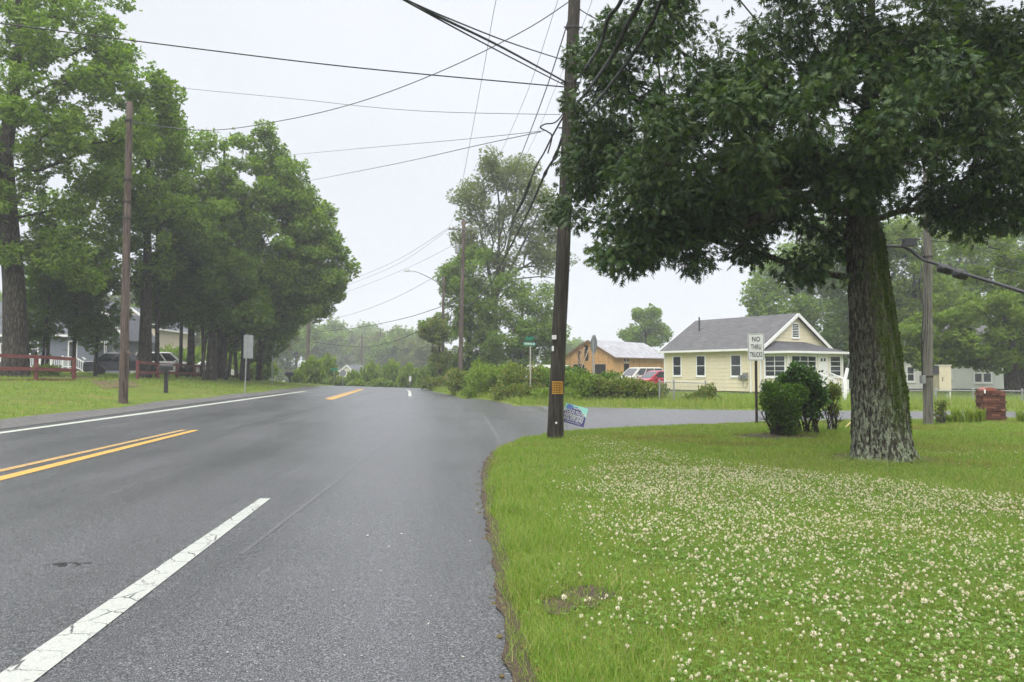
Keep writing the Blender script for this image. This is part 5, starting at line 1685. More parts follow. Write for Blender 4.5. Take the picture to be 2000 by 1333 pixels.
# the yellow house
HX = W(1487, 770, 44.8); hz0 = gz(HX.x, HX.y)
hw, hl, he, hr = 6.5, 8.1, 2.95, 5.0
yh = house('yellow_house', 'small pale yellow house with a grey roof and an enclosed white front porch', (HX.x, HX.y, 0.0), R(28.6), hw, hl, he, hr, 'siding_yellow', 'shingle', 0.235, 0.25)
X_, Y_ = Vector((1, 0, 0)), Vector((0, 1, 0))
for v0, v1 in ((6.6, 7.26), (4.46, 5.12), (1.54, 2.24)):
    window(yh, (0, v1, 0), -Y_, -X_, v1 - v0, 1.22, 2.45, frame=.085, bars=(0, 1))
m = MB(); m.tube([(-.36, .72, 2.72), (-.12, .72, 2.55), (-.06, .72, 2.4), (-.06, .72, .2)], .045, 6); m.build('downspout', MT['white'], yh)
m = MB(); m.box((-.2, .95, 1.0), (-.03, 1.25, 1.38)); m.build('meter_box', MT['sign_back'], yh)
m = MB(); m.box((-.16, 1.38, .98), (-.03, 1.6, 1.25)); m.build('meter_box', MT['sign_back'], yh)
m = MB(); m.lathe([(0.0, -.07), (.09, -.06), (.09, .06), (0, .07)], 12, Matrix.Translation((-.18, 1.1, 1.22)) @ Matrix.Rotation(R(90), 4, 'Y')); m.build('meter_box', MT['sign_back'], yh)
m = MB(); m.tube([(-.05, 1.3, 1.0), (-.06, 1.34, .6), (-.06, 1.1, .45), (-.05, .95, .8)], .015, 6); m.build('meter_cable', MT['metal'], yh)
m = MB(); m.tube([(-.04, 2.95, 2.6), (-.12, 2.9, 2.55), (-.16, 2.95, 2.48)], .02, 6); m.lathe([(.02, 0), (.07, .05), (.08, .12)], 8, Matrix.Translation((-.14, 2.85, 2.42))); m.build('floodlight', MT['white_dirty'], yh)
window(yh, (2.98, 0, 0), X_, -Y_, .58, 3.62, 4.42, frame=.08, bars=(0, 7), name='gable_vent')
m = MB(); m.tube([(1.9, 6.7, 4.0), (1.9, 6.7, 5.2)], .05, 8); m.build('vent_pipe', MT['metal_dark'], yh)
# porch
px0, px1, py0 = .06, 5.2, -1.9
m = MB()
clap_wall(m, (px0, py0), (px1, py0), .45, 2.55, .235); clap_wall(m, (px0, 0), (px0, py0), .45, 2.55, .235); clap_wall(m, (px1, py0), (px1, 0), .45, 2.55, .235)
pw = m.build('porch_wall', MT['siding_yellow'], yh)
m = MB(); m.box((px0 + .05, py0 + .05, -.5), (px1 - .05, -.02, .46)); m.build('porch_base', MT['block'], yh)
m = MB()
o_ = .34; ze, zr = 2.62, 3.32
A_ = [(px0 - o_, py0 - o_, ze), (px1 + o_, py0 - o_, ze), (px1 + o_, -.03, ze), (px0 - o_, -.03, ze)]
T2 = [(px0 + 1.2, -.03, zr), (px1 - 1.2, -.03, zr)]
m.add(A_ + T2, [(0, 1, 5, 4), (1, 2, 5), (0, 4, 3), (3, 2, 1, 0), (3, 4, 5, 2)])
pr = m.build('porch_roof', MT['shingle_dark'], yh); uv_planar(pr, (1, 0, 0), (0, 1, .5))
m = MB()
m.beam((px0 - o_ - .05, py0 - o_ - .04, ze - .02), (px1 + o_ + .05, py0 - o_ - .04, ze - .02), .08, .13)
m.beam((px0 - o_ - .04, py0 - o_, ze - .02), (px0 - o_ - .04, 0, ze - .02), .08, .13); m.beam((px1 + o_ + .04, py0 - o_, ze - .02), (px1 + o_ + .04, 0, ze - .02), .08, .13)
m.build('gutter', MT['white'], pr)
m = MB(); m.box((px0 - o_, py0 - o_, ze - .06), (px1 + o_, -.03, ze - .04)); m.build('soffit', MT['white'], pr)
m = MB(); m.tube([(px0 - o_ + .03, py0 + 1.55, 2.55), (px0 - .08, py0 + 1.6, 2.35), (px0 - .08, py0 + 1.6, .3)], .045, 6); m.build('downspout', MT['white'], yh)
for x, y in ((px0, py0), (px1, py0)):
    m = MB(); m.box((x - .05, y - .05, .42), (x + .05, y + .05, 2.56)); m.build('corner_board', MT['white'], yh)
window(yh, (px0, -.28, 0), -Y_, -X_, 1.36, 1.22, 2.36, frame=.11, bars=(1, 3), name='porch_window')
window(yh, (.36, py0, 0), X_, -Y_, 2.2, 1.22, 2.36, frame=.11, bars=(2, 3), name='porch_window')
window(yh, (4.02, py0, 0), X_, -Y_, .95, 1.22, 2.36, frame=.12, bars=(0, 3), name='porch_window')
m = MB(); m.box((2.86, py0 - .045, .5), (3.66, py0 - .02, 2.42)); dr_ = m.build('door', MT['white'], yh)
m = MB(); m.box((2.78, py0 - .05, .45), (2.86, py0 - .005, 2.52)); m.box((3.66, py0 - .05, .45), (3.74, py0 - .005, 2.52)); m.box((2.86, py0 - .05, 2.42), (3.66, py0 - .005, 2.52)); m.build('door_frame', MT['white'], dr_)
for xx in (3.02, 3.32):
    m = MB(); m.box((xx, py0 - .05, 2.08), (xx + .17, py0 - .042, 2.26)); m.build('pane', MT['glass'], dr_)
m = MB(); m.lathe([(.0, 0), (.03, .01), (.03, .05), (0, .06)], 8, Matrix.Translation((3.57, py0 - .045, 1.45)) @ Matrix.Rotation(R(90), 4, 'X')); m.build('handle', MT['metal'], dr_)
m = MB()
for i in range(3): m.box((2.7, py0 - .3 * (i + 1), -.2), (3.8, py0 - .3 * i - .004, .44 - .15 * (i + .3)))
m.build('steps', MT['concrete'], yh)
for xx in (2.68, 3.85):
    m = MB()
    m.beam((xx, py0, 1.42), (xx, py0 - 1.25, .92), .07, .07); m.beam((xx, py0, .62), (xx, py0 - 1.25, .15), .06, .06)
    m.box((xx - .045, py0 - 1.3, -.2), (xx + .045, py0 - 1.21, 1.0))
    for i in range(6): m.beam((xx, py0 - .15 - .18 * i, .56 - .07 * i), (xx, py0 - .15 - .18 * i, 1.34 - .072 * i), .03, .03, up=(0, 1, 0))
    m.build('stair_rail', MT['white'], yh)

# the unfinished garage
gx0, gy0 = 11.9, 81.0
ga = thing('garage', 'unfinished garage sheathed in bare orange plywood under pale roofing felt', 'garage', (gx0, gy0, 0), R(-44.4))
gw, gl, ge, gr = 6.0, 11.0, 2.98, 4.62
m = MB()
def holes_wall(mb, a, d, n, L_, z0, z1, holes, top=None):
    """plain board wall with rectangular openings, built as vertical strips"""
    xs = sorted(set([0, L_] + [h[0] for h in holes] + [h[1] for h in holes] + ([L_ / 2] if top else [])))
    a, d = Vector(a), Vector(d)
    def tz(s): return z1 if top is None else z1 + (top - z1) * (1 - abs(s - L_ / 2) / (L_ / 2))
    for s0, s1 in zip(xs[:-1], xs[1:]):
        mid = (s0 + s1) / 2
        hs = sorted([(h[2], h[3]) for h in holes if h[0] <= mid <= h[1]])
        z = z0
        for h0, h1 in hs:
            if h0 > z: mb.face([a + d * s0 + Vector((0, 0, z)), a + d * s1 + Vector((0, 0, z)), a + d * s1 + Vector((0, 0, h0)), a + d * s0 + Vector((0, 0, h0))])
            z = h1
        mb.face([a + d * s0 + Vector((0, 0, z)), a + d * s1 + Vector((0, 0, z)), a + d * s1 + Vector((0, 0, tz(s1))), a + d * s0 + Vector((0, 0, tz(s0)))])
fh = [(1.05, 2.45, -1, 2.2), (3.75, 5.1, -1, 2.2), (2.45, 2.95, 2.55, 4.15)]
shl = [(2.0, 3.0, -1, 2.25), (2.0, 2.45, 2.5, 2.85), (2.55, 3.0, 2.5, 2.85)]
holes_wall(m, (0, 0, 0), X_, -Y_, gw, -1, ge, fh, gr)
holes_wall(m, (gw, 0, 0), Y_, X_, gl, -1, ge, shl)
holes_wall(m, (gw, gl, 0), -X_, Y_, gw, -1, ge, [], gr)
holes_wall(m, (0, gl, 0), -Y_, -X_, gl, -1, ge, [])
m.build('wall', MT['osb'], ga)
m = MB()
for s in (0.6, 1.8, 3.0, 4.2, 5.4):
    if s == 3.0: continue
    m.box((s - .012, -.012, 2.22), (s + .012, -.002, ge + (gr - ge) * (1 - abs(s - 3) / 3) - .1))
for s in (1.2, 3.9, 5.1, 6.3, 7.5, 8.7, 9.9): m.box((gw + .002, s - .012, -.5), (gw + .012, s + .012, ge - .1))
m.box((gw + .002, 3.02, 1.2), (gw + .010, gl, 1.215)); m.box((.1, -.010, 2.42), (2.4, -.002, 2.435)); m.box((3, -.010, 2.42), (5.9, -.002, 2.435))
m.build('board_seam', MT['osb_seam'], ga)
m = MB(); m.box((.15, .25, -1), (gw - .15, .3, 2.9)); m.box((gw - .3, .3, -1), (gw - .25, gl - .3, 2.9)); m.box((2.2, .3, 2.9), (3.3, .34, 4.2)); m.build('indoor_shade_panel', MT['dark'], ga)  # near-black panels behind the openings: indoor shade put in as colour
m = MB()
for x0, x1 in ((1.0, 2.5), (3.7, 5.15)):
    m.beam((x0, -.015, 2.23), (x1, -.015, 2.23), .03, .08)
for x0 in (1.02, 2.47, 3.73, 5.12): m.box((x0 - .03, -.03, -1), (x0 + .03, -.004, 2.19))
m.box((gw + .003, 1.93, 2.27), (gw + .03, 3.07, 2.48)); m.box((gw + .003, 2.46, 2.48), (gw + .03, 2.54, 2.86)); m.box((gw + .003, 3.0, 0), (gw + .03, 3.07, 2.26))
m.build('opening_trim', MT['timber'], ga)
gable_roof(ga, gw, gl, ge, gr, over=.35, front_over=.2, mat='felt', trim='osb_seam')
# ladder and the worker on it
Lg = ga.matrix_basis
def gloc(x, y, z):
    c, s = math.cos(R(-44.4)), math.sin(R(-44.4))
    return Vector((gx0 + x * c - y * s, gy0 + x * s + y * c, z))
la, lb = gloc(1.75, -1.35, -.2), gloc(3.0, -.28, 3.95)
ld = thing('ladder', 'long timber coloured ladder leaning on the plywood gable', 'ladder', la)
side = (gloc(1, -1, 0) - gloc(0, 0, 0)).normalized() * 0.21
side = Vector((math.cos(R(-10)), math.sin(R(-10)), 0)) * .22
dl = lb - la
for sg in (-1, 1):
    MB().beam(side * sg, dl + side * sg, .05, .09).build('rail', MT['timber'], ld)
for i in range(1, 13):
    p = dl * (i / 13.2)
    MB().tube([p - side, p + side], .02, 6).build('rung', MT['timber'], ld)

def skin_figure(name, joints, edges, root, mats, parent, sub=1):
    me = bpy.data.meshes.new(name)
    keys = list(joints)
    me.from_pydata([joints[k][0] for k in keys], [(keys.index(a), keys.index(b)) for a, b in edges], [])
    o = bpy.data.objects.new(name, me); COL.objects.link(o)
    md = o.modifiers.new('skin', 'SKIN'); md.use_smooth_shade = True
    for i, k in enumerate(keys):
        v = me.skin_vertices[0].data[i]
        r = joints[k][1]
        v.radius = (r, r) if not hasattr(r, '__len__') else r
        v.use_root = (k == root)
    sb = o.modifiers.new('sub', 'SUBSURF'); sb.levels = sb.render_levels = sub
    dg = bpy.context.evaluated_depsgraph_get()
    nm = bpy.data.meshes.new_from_object(o.evaluated_get(dg))
    bpy.data.objects.remove(o)
    nm.materials.clear()
    return link_mesh(name, nm, parent, mats)

pz = 2.12
base = la.lerp(lb, (pz + .2) / 4.15)
fr = Vector((dl.x, dl.y, 0)).normalized()           # facing the wall
sdv = Vector((-fr.y, fr.x, 0))                      # his left
B0 = base - fr * .18; B0.z = pz
wk = thing('person', 'worker in dark clothes and a cap standing high on the ladder', 'person', B0)
def J(l, f, z): return tuple(sdv * l + fr * f + Vector((0, 0, z)))
jt = {'pel': (J(0, 0, .92), (.135, .11)), 'sp1': (J(0, .02, 1.1), (.13, .10)), 'sp2': (J(0, .06, 1.32), (.155, .11)), 'nk': (J(0, .1, 1.5), .055), 'hd0': (J(0, .13, 1.58), .075), 'hd1': (J(0, .15, 1.68), .092), 'hd2': (J(0, .15, 1.76), .06),
      'shL': (J(.17, .08, 1.42), .06), 'elL': (J(.27, .2, 1.22), .045), 'wrL': (J(.2, .4, 1.32), .032), 'hL': (J(.18, .46, 1.35), .03),
      'shR': (J(-.17, .08, 1.42), .06), 'elR': (J(-.36, .22, 1.50), .045), 'wrR': (J(-.36, .42, 1.66), .032), 'hR': (J(-.36, .48, 1.71), .03),
      'hiL': (J(.09, 0, .88), .09), 'knL': (J(.10, .16, .52), .065), 'anL': (J(.09, .06, .1), .045), 'ftL': (J(.09, .2, .05), .04),
      'hiR': (J(-.09, 0, .88), .09), 'knR': (J(-.10, .05, .48), .065), 'anR': (J(-.09, .0, .08), .045), 'ftR': (J(-.09, .16, .03), .04)}
ed = [('pel', 'sp1'), ('sp1', 'sp2'), ('sp2', 'nk'), ('nk', 'hd0'), ('hd0', 'hd1'), ('hd1', 'hd2'), ('sp2', 'shL'), ('shL', 'elL'), ('elL', 'wrL'), ('wrL', 'hL'), ('sp2', 'shR'), ('shR', 'elR'), ('elR', 'wrR'), ('wrR', 'hR'),
      ('pel', 'hiL'), ('hiL', 'knL'), ('knL', 'anL'), ('anL', 'ftL'), ('pel', 'hiR'), ('hiR', 'knR'), ('knR', 'anR'), ('anR', 'ftR')]
for s in ('L', 'R'):
    h = Vector(jt['h' + s][0])
    for i in range(4):
        b_ = h + sdv * (i - 1.5) * .022 + fr * .03 + Vector((0, 0, .02)); e_ = b_ + fr * .03 + Vector((0, 0, -.035 + .008 * (i == 1)))
        jt['f%d%s' % (i, s)] = (tuple(b_), .010); jt['g%d%s' % (i, s)] = (tuple(e_), .008)
        ed += [('h' + s, 'f%d%s' % (i, s)), ('f%d%s' % (i, s), 'g%d%s' % (i, s))]
    t0 = h + sdv * (.045 if s == 'R' else -.045) + Vector((0, 0, -.01)); jt['t' + s] = (tuple(t0), .010); ed.append(('h' + s, 't' + s))
bdy = skin_figure('body', jt, ed, 'pel', [MT['skin'], MT['shirt'], MT['trousers']], wk)
mi = []
for p in bdy.data.polygons:
    c = p.center
    sv = abs(c.dot(sdv)); 
    if c.z < .96: mi.append(2)
    elif c.z < 1.49 and c.dot(fr) < .3 and sv < .31: mi.append(1)
    else: mi.append(0)
bdy.data.polygons.foreach_set("material_index", mi)
m = MB(); hc = Vector(J(0, .14, 1.68))
m.lathe([(.102, .0), (.104, .04), (.09, .09), (.05, .12), (0, .125)], 12, Matrix.Translation(hc)); m.box((-.075, -.075, .0), (.075, .075, .02), Matrix.Translation(hc + fr * .12)); m.build('cap', MT['cap'], wk)
m = MB()
for s in ('L', 'R'):
    f_ = Vector(jt['ft' + s][0]); a_ = Vector(jt['an' + s][0])
    m.tube([a_ - fr * .05 - Vector((0, 0, .03)), f_ - fr * .03, f_ + fr * .04], [.05, .05, .035], 8)
m.build('boots', MT['hair'], wk)

# houses behind the wood at the left
def at(px, y, z): 
    p = W(px, 700, y); return (p.x, p.y, z)
gzl = 1.15
a = at(-95, 62, gzl); b = at(168, 62, gzl)
w_ = b[0] - a[0]
# main block: ridge runs along the street, so the house is turned a quarter
gh = thing('grey_house', 'long blue grey house with white windows seen between the left trunks', 'house', (a[0], a[1], gzl))
m = MB(); clap_wall(m, (0, 0), (w_, 0), .5, 3.3, .16); clap_wall(m, (w_, 0), (w_, 8), .5, 3.3, .16, gable=5.9); clap_wall(m, (0, 8), (0, 0), .5, 3.3, .16, gable=5.9); clap_wall(m, (w_, 8), (0, 8), .5, 3.3, .16)
m.build('wall', MT['siding_blue'], gh)
m = MB(); m.box((.05, .05, -1), (w_ - .05, 7.95, .51)); m.build('foundation', MT['block'], gh)
m = MB()
sl = 2.6 / 4
for y0_, y1_ in ((-.4, 4), (8.4, 4)):
    zz0 = 3.3 - .4 * sl
    p = [(-.4, y0_, zz0), (w_ + .4, y0_, zz0), (w_ + .4, y1_, 5.95), (-.4, y1_, 5.95)]
    m.add(p + [(x, y, z + .1) for x, y, z in p], [(0, 1, 2, 3), (7, 6, 5, 4), (0, 4, 5, 1), (1, 5, 6, 2), (2, 6, 7, 3), (3, 7, 4, 0)])
ro = m.build('roof', MT['shingle_far'], gh); uv_planar(ro, (1, 0, 0), (0, 1.2, 0))
m = MB(); m.beam((-.4, -.45, 3.06), (w_ + .4, -.45, 3.06), .1, .16); m.build('gutter', MT['white'], ro)
def ghw(px0, px1, z0, z1, **k):
    x0 = W(px0, 700, 62).x - a[0]; x1 = W(px1, 700, 62).x - a[0]
    window(gh, (x0, 0, 0), X_, -Y_, x1 - x0, z0, z1, frame=.1, **k)
ghw(60, 73, 1.45, 2.65, bars=(0, 1)); ghw(-20, -6, 1.45, 2.65, bars=(0, 1)); ghw(2, 14, 1.2, 2.4, bars=(0, 1)); ghw(135, 148, .6, 2.6, bars=(0, 0), name='door_window')
# deck with white rail and steps
m = MB(); xd0 = W(-30, 700, 60).x - a[0]; xd1 = W(146, 700, 60).x - a[0]
m.box((xd0, -2.2, .35), (xd1, -.05, .5)); m.box((xd0 + .1, -2.1, -1), (xd1 - .1, -2.05, .34)); m.build('deck', MT['metal_dark'], gh)
for i in range(9):
    x = xd0 + (xd1 - xd0) * i / 8
    m = MB(); m.box((x - .05, -2.2, .5), (x + .05, -2.1, 1.5)); m.build('rail_post', MT['white'], gh)
m = MB(); m.beam((xd0, -2.15, 1.38), (xd1, -2.15, 1.38), .05, .08); m.beam((xd0, -2.15, .68), (xd1, -2.15, .68), .05, .06)
k = int((xd1 - xd0) / .14)
for i in range(k): m.box((xd0 + i * .14, -2.165, .7), (xd0 + i * .14 + .035, -2.135, 1.36))
m.build('railing', MT['white'], gh)
m = MB()
for yy in (-2.1, -.9):
    m.beam((xd1 + .05, yy, 1.4), (xd1 + 1.1, yy, .75), .06, .08); m.beam((xd1 + .05, yy, .7), (xd1 + 1.1, yy, .1), .05, .05); m.box((xd1 + 1.05, yy - .06, -.5), (xd1 + 1.17, yy + .06, .95))
    for i in range(6): m.box((xd1 + .15 + i * .15, yy - .02, .6 - .09 * i), (xd1 + .18 + i * .15, yy + .02, 1.33 - .095 * i))
m.build('stair_rail', MT['white'], gh)
m = MB()
for i in range(3): m.box((xd1 + .3 * i, -2.0, -.5), (xd1 + .3 * i + .296, -1, .38 - .16 * i))
m.build('steps', MT['white_dirty'], gh)
# front wing, its gable to the road
a2 = at(168, 59, gzl); b2 = at(243, 59, gzl)
wx0, wx1 = a2[0] - a[0], b2[0] - a[0]
wy = -3.0
m = MB(); Lw = wx1 - wx0
clap_wall(m, (wx0, wy), (wx1, wy), .2, 2.9, .16, gable=4.7); clap_wall(m, (wx1, wy), (wx1, 3), .2, 2.9, .16); clap_wall(m, (wx0, 0), (wx0, wy), .2, 2.9, .16)
m.build('wing_wall', MT['siding_blue'], gh)
m = MB()
for xa in (wx0 - .3, wx1 + .3):
    xm = (wx0 + wx1) / 2; zz0 = 2.9 - .3 * 1.8 / (Lw / 2)
    p = [(xa, wy - .3, zz0), (xa, 3, zz0), (xm, 3, 4.75), (xm, wy - .3, 4.75)]
    m.add(p + [(x, y, z + .1) for x, y, z in p], [(0, 1, 2, 3), (7, 6, 5, 4), (0, 4, 5, 1), (1, 5, 6, 2), (2, 6, 7, 3), (3, 7, 4, 0)])
ro = m.build('wing_roof', MT['shingle_far'], gh); uv_planar(ro, (0, 1, 0), (1.4, 0, 0))
m = MB()
for xa in (wx0 - .3, wx1 + .3): m.beam((xa, wy - .33, zz0 + .05), (xm, wy - .33, 4.8), .05, .2)
m.build('rake_board', MT['white'], ro)
for f in (.38, .62, .84):
    window(gh, (wx0 + Lw * f - .25, wy, 0), X_, -Y_, .5, 1.1, 2.45, frame=.12, bars=(0, 0))
# the beige house behind
a = at(205, 72, 1.2)
bh = house('beige_house', 'tall beige house partly hidden by the leaning pole and the trunk beside it', a, 0, at(306, 72, 0)[0] - a[0], 9, 4.3, 6.0, 'siding_beige', 'shingle_far', 0.18, .3, over=.35)
window(bh, (1.0, 0, 0), X_, -Y_, .8, 1.6, 2.9, frame=.1, bars=(0, 1))
# small pale roof beyond, between trunks
a = at(300, 84, .9)
house('pale_house', 'low white building glimpsed between trunks right of the beige house', a, R(20), 4.2, 7, 2.6, 3.7, 'siding_white', 'felt', .2, .2)

# house beyond the side road, right
rx0, rx1 = W(1752, 760, 49).x, W(2020, 760, 47).x
a = (rx0, 49.0, 0.0); L_ = rx1 - rx0
rh_ = thing('white_house', 'low off-white clapboard house behind the trees at the right', 'house', a, R(-6))
m = MB(); clap_wall(m, (0, 0), (L_, 0), .33, 2.7, .17); clap_wall(m, (L_, 0), (L_, 7), .33, 2.7, .17, gable=4.6); clap_wall(m, (0, 7), (0, 0), .33, 2.7, .17, gable=4.6); clap_wall(m, (L_, 7), (0, 7), .33, 2.7, .17)
m.build('wall', MT['siding_white'], rh_)
m = MB(); m.box((.05, .05, -1), (L_ - .05, 6.95, .34)); m.build('foundation', MT['block'], rh_)
m = MB(); sl = 1.9 / 3.5
for y0_, y1_ in ((-.4, 3.5), (7.4, 3.5)):
    zz0 = 2.7 - .4 * sl; p = [(-.4, y0_, zz0), (L_ + .4, y0_, zz0), (L_ + .4, y1_, 4.65), (-.4, y1_, 4.65)]
    m.add(p + [(x, y, z + .1) for x, y, z in p], [(0, 1, 2, 3), (7, 6, 5, 4), (0, 4, 5, 1), (1, 5, 6, 2), (2, 6, 7, 3), (3, 7, 4, 0)])
ro = m.build('roof', MT['shingle'], rh_); uv_planar(ro, (1, 0, 0), (0, 1.15, 0))
def rhw(pxa, pxb, z0, z1, bars=(0, 1)):
    xa = (W(pxa, 740, 48.4).x - rx0); xb = (W(pxb, 740, 48.4).x - rx0)
    window(rh_, (xa, 0, 0), X_, -Y_, xb - xa, z0, z1, frame=.09, bars=bars)
rhw(1782, 1793, .85, 1.75); rhw(1906, 1918, .78, 1.32, (0, 0)); rhw(1922, 1935, .78, 1.32, (0, 0)); rhw(1853, 1862, 1.1, 2.1)

# distant house over the crest
a = at(656, 150, -4.6)
fhs = house('distant_house', 'far misty house with a grey gable roof, half sunk behind bushes beyond the crest', a, R(-16), 4.6, 6.5, 5.2, 7.2, 'siding_far', 'shingle_far', .25, .3, over=.4)

# ------------------------------------------------------------------ vehicles
def car(label, px, y, rz, mat, suv=False, L_=4.6, w=1.8, h=1.45, group='parked cars', z=None, name='parked_car'):
    p = W(px, 740, y)
    zz = gz(p.x, p.y) if z is None else z
    c = thing(name, label, 'car', (p.x, p.y, zz), rz, group)
    hl = L_ / 2; hw = w / 2
    belt = h * (0.60 if suv else 0.62)
    wr = 0.36 if suv else 0.32
    wx = (hl - 0.92, -hl + 0.95)
    def arch(cx):
        return [(cx + (wr + .06) * math.cos(R(t)), wr + (wr + .06) * math.sin(R(t))) for t in range(180, -1, -30)]
    bot = 0.24
    prof = [(-hl + .06, bot)] + [q for q in arch(wx[1])] + [q for q in arch(wx[0])] + [(hl - .08, bot), (hl, bot + .22), (hl - .04, belt - .30), (hl - .22, belt - .16), (hl - (1.15 if suv else 1.05), belt + .0), (-hl + .1, belt + (.02 if suv else .0)), (-hl - .0, belt - .14), (-hl, bot + .25)]
    m = MB()
    M = Matrix.Translation((0, -hw, 0))
    # loft: three slabs across, the outer ones drawn in at the top
    n = len(prof)
    ys = (-hw, -hw + .10, hw - .10, hw)
    ins = (0.07, 0.0, 0.0, 0.07)
    vs = []
    for yv, k in zip(ys, ins):
        for x, z_ in prof: vs.append((x * (1 - k * .35), yv, z_ - k * .6 * (z_ > belt - .35)))
    fs = [tuple(range(n)), tuple(reversed(range(3 * n, 4 * n)))]
    for s in range(3):
        for i in range(n):
            j = (i + 1) % n; fs.append((s * n + i, (s + 1) * n + i, (s + 1) * n + j, s * n + j))
    m.add(vs, fs)
    m.build('body', mat, c)
    # glasshouse
    if suv: b0, b1, t0, t1 = -hl + .12, hl - 1.15, -hl + .38, hl - 1.95
    else: b0, b1, t0, t1 = -hl + .55, hl - 1.05, -hl + 1.25, hl - 1.95
    tw = hw - .2
    bw = hw - .06
    m = MB()
    Bq = [(b0, -bw, belt - .03), (b1, -bw, belt - .03), (b1, bw, belt - .03), (b0, bw, belt - .03)]
    Tq = [(t0, -tw, h - .05), (t1, -tw, h - .05), (t1, tw, h - .05), (t0, tw, h - .05)]
    Rq = [(t0 + .25, -tw + .15, h), (t1 - .2, -tw + .15, h), (t1 - .2, tw - .15, h), (t0 + .25, tw - .15, h)]
    q4 = [(i, (i + 1) % 4, 4 + (i + 1) % 4, 4 + i) for i in range(4)]
    m.add(Bq + Tq + Rq, q4 + [(4 + i, 4 + (i + 1) % 4, 8 + (i + 1) % 4, 8 + i) for i in range(4)] + [(8, 9, 10, 11)])
    m.build('cabin', mat, c)
    B_, T__ = [Vector(v) for v in Bq], [Vector(v) for v in Tq]
    def pane(name, a, b, tb, ta, u0, u1, v0=.14, v1=.93):
        P = lambda u, v: (a.lerp(b, u)).lerp(ta.lerp(tb, u), v)
        q = [P(u0, v0), P(u1, v0), P(u1, v1), P(u0, v1)]
        nn = (q[1] - q[0]).cross(q[3] - q[0]).normalized()
        cen = sum(q, Vector()) / 4
        if nn.dot(cen - Vector((0, 0, belt))) < 0: nn = -nn
        m = MB(); m.add([v + nn * .008 for v in q], [(0, 1, 2, 3)]); m.build(name, MT['car_glass'], c)
    for s0, s1 in ((0, 1), (3, 2)):
        cuts = ((.04, .34), (.37, .66), (.69, .93)) if suv else ((.12, .48), (.51, .92))
        for u0, u1 in cuts: pane('side_window', B_[s0], B_[s1], T__[s1], T__[s0], u0, u1)
    pane('windscreen', B_[1], B_[2], T__[2], T__[1], .06, .94, .08, .94)
    pane('rear_window', B_[3], B_[0], T__[0], T__[3], .08, .92, .2 if suv else .1, .9)
    for x in wx:
        for s in (-1, 1):
            W_ = Matrix.Translation((x, s * (hw - .11), wr)) @ Matrix.Rotation(R(90), 4, 'X')
            m = MB(); m.lathe([(wr * .6, -.1), (wr * .95, -.1), (wr, -.06), (wr, .06), (wr * .95, .1), (wr * .6, .1)], 20, W_); wo = m.build('wheel', MT['rubber'], c, smooth=False)
            m = MB(); m.lathe([(.05, -.07), (wr * .6, -.085), (wr * .62, -.05), (wr * .62, .05), (wr * .6, .085), (.05, .07)], 14, W_)
            m.build('rim', MT['metal'], wo)
    for s in (-1, 1):
        m = MB(); m.box((hl - .22, s * (hw - .42) - .17, belt - .34), (hl - .03, s * (hw - .42) + .17, belt - .2)); m.build('headlight', MT['headlight'], c)
        m = MB(); m.box((-hl - .012, s * (hw - .26) - .15, belt - .32), (-hl + .14, s * (hw - .26) + .15, belt - .12)); m.build('tail_light', MT['tail'], c)
        m = MB(); m.box((b1 - .55, s * (hw + .02) - .09, belt + .0), (b1 - .4, s * (hw + .02) + .09, belt + .13)); m.build('wing_mirror', mat, c)
        for x in (0.15, -0.85):
            m = MB(); m.box((x, s * hw - .012, belt - .2), (x + .16, s * hw + .012, belt - .17)); m.build('door_handle', mat, c)
    m = MB(); m.box((hl - .03, -hw + .25, bot + .03), (hl + .02, hw - .25, bot + .2)); m.build('bumper', MT['black_plastic'], c)
    return c
car('light silver white SUV parked by the plywood garage, facing left', 1246, 63, R(203), carpaint('silver_white_paint', (0.5, 0.48, 0.43)), True, 4.7, 1.85, 1.80, z=0)
car('dark red car half hidden by the yellow house', 1283, 57.5, R(200), MT['car_red'], False, 4.5, 1.78, 1.53, z=0)
car('dark navy sedan parked on the drive behind the leaning pole', 243, 53, R(22), MT['car_navy'], False, 4.8, 1.85, 1.5)
car('white SUV behind the black mailbox and red fence', 326, 57, R(12), MT['car_white'], True, 4.6, 1.85, 1.78)
car('white low car behind the far end of the red fence', 421, 66, R(-8), MT['car_white'], False, 4.5, 1.8, 1.45)
# white camper trailer behind the hedge
p = W(1078, 740, 48)
ct = thing('camper_trailer', 'low white camper trailer behind the hedge, partly hidden by the dark pole', 'trailer', (p.x, p.y, 0), R(6))
m = MB(); m.prism([(-1.25, .45), (1.2, .45), (1.25, 1.1), (1.2, 1.78), (1.05, 1.86), (-1.1, 1.9), (-1.25, 1.8)], 1.9, Matrix.Translation((0, 0, 0))); m.build('body', MT['white'], ct)
m = MB(); m.box((-1.28, -.03, 1.62), (1.24, -.005, 1.68)); m.build('stripe', MT['metal_dark'], ct)
window(ct, (.55, 0, 0), X_, -Y_, .42, 1.1, 1.5, frame=.05, bars=(0, 0), sill=False); window(ct, (-.9, 0, 0), X_, -Y_, .6, 1.1, 1.5, frame=.05, bars=(0, 0), sill=False)
for yy in (.1, 1.75):
    m = MB(); m.lathe([(.1, -.09), (.3, -.09), (.3, .09), (.1, .09)], 16, Matrix.Translation((0, yy, .3)) @ Matrix.Rotation(R(90), 4, 'X')); m.build('wheel', MT['rubber'], ct)
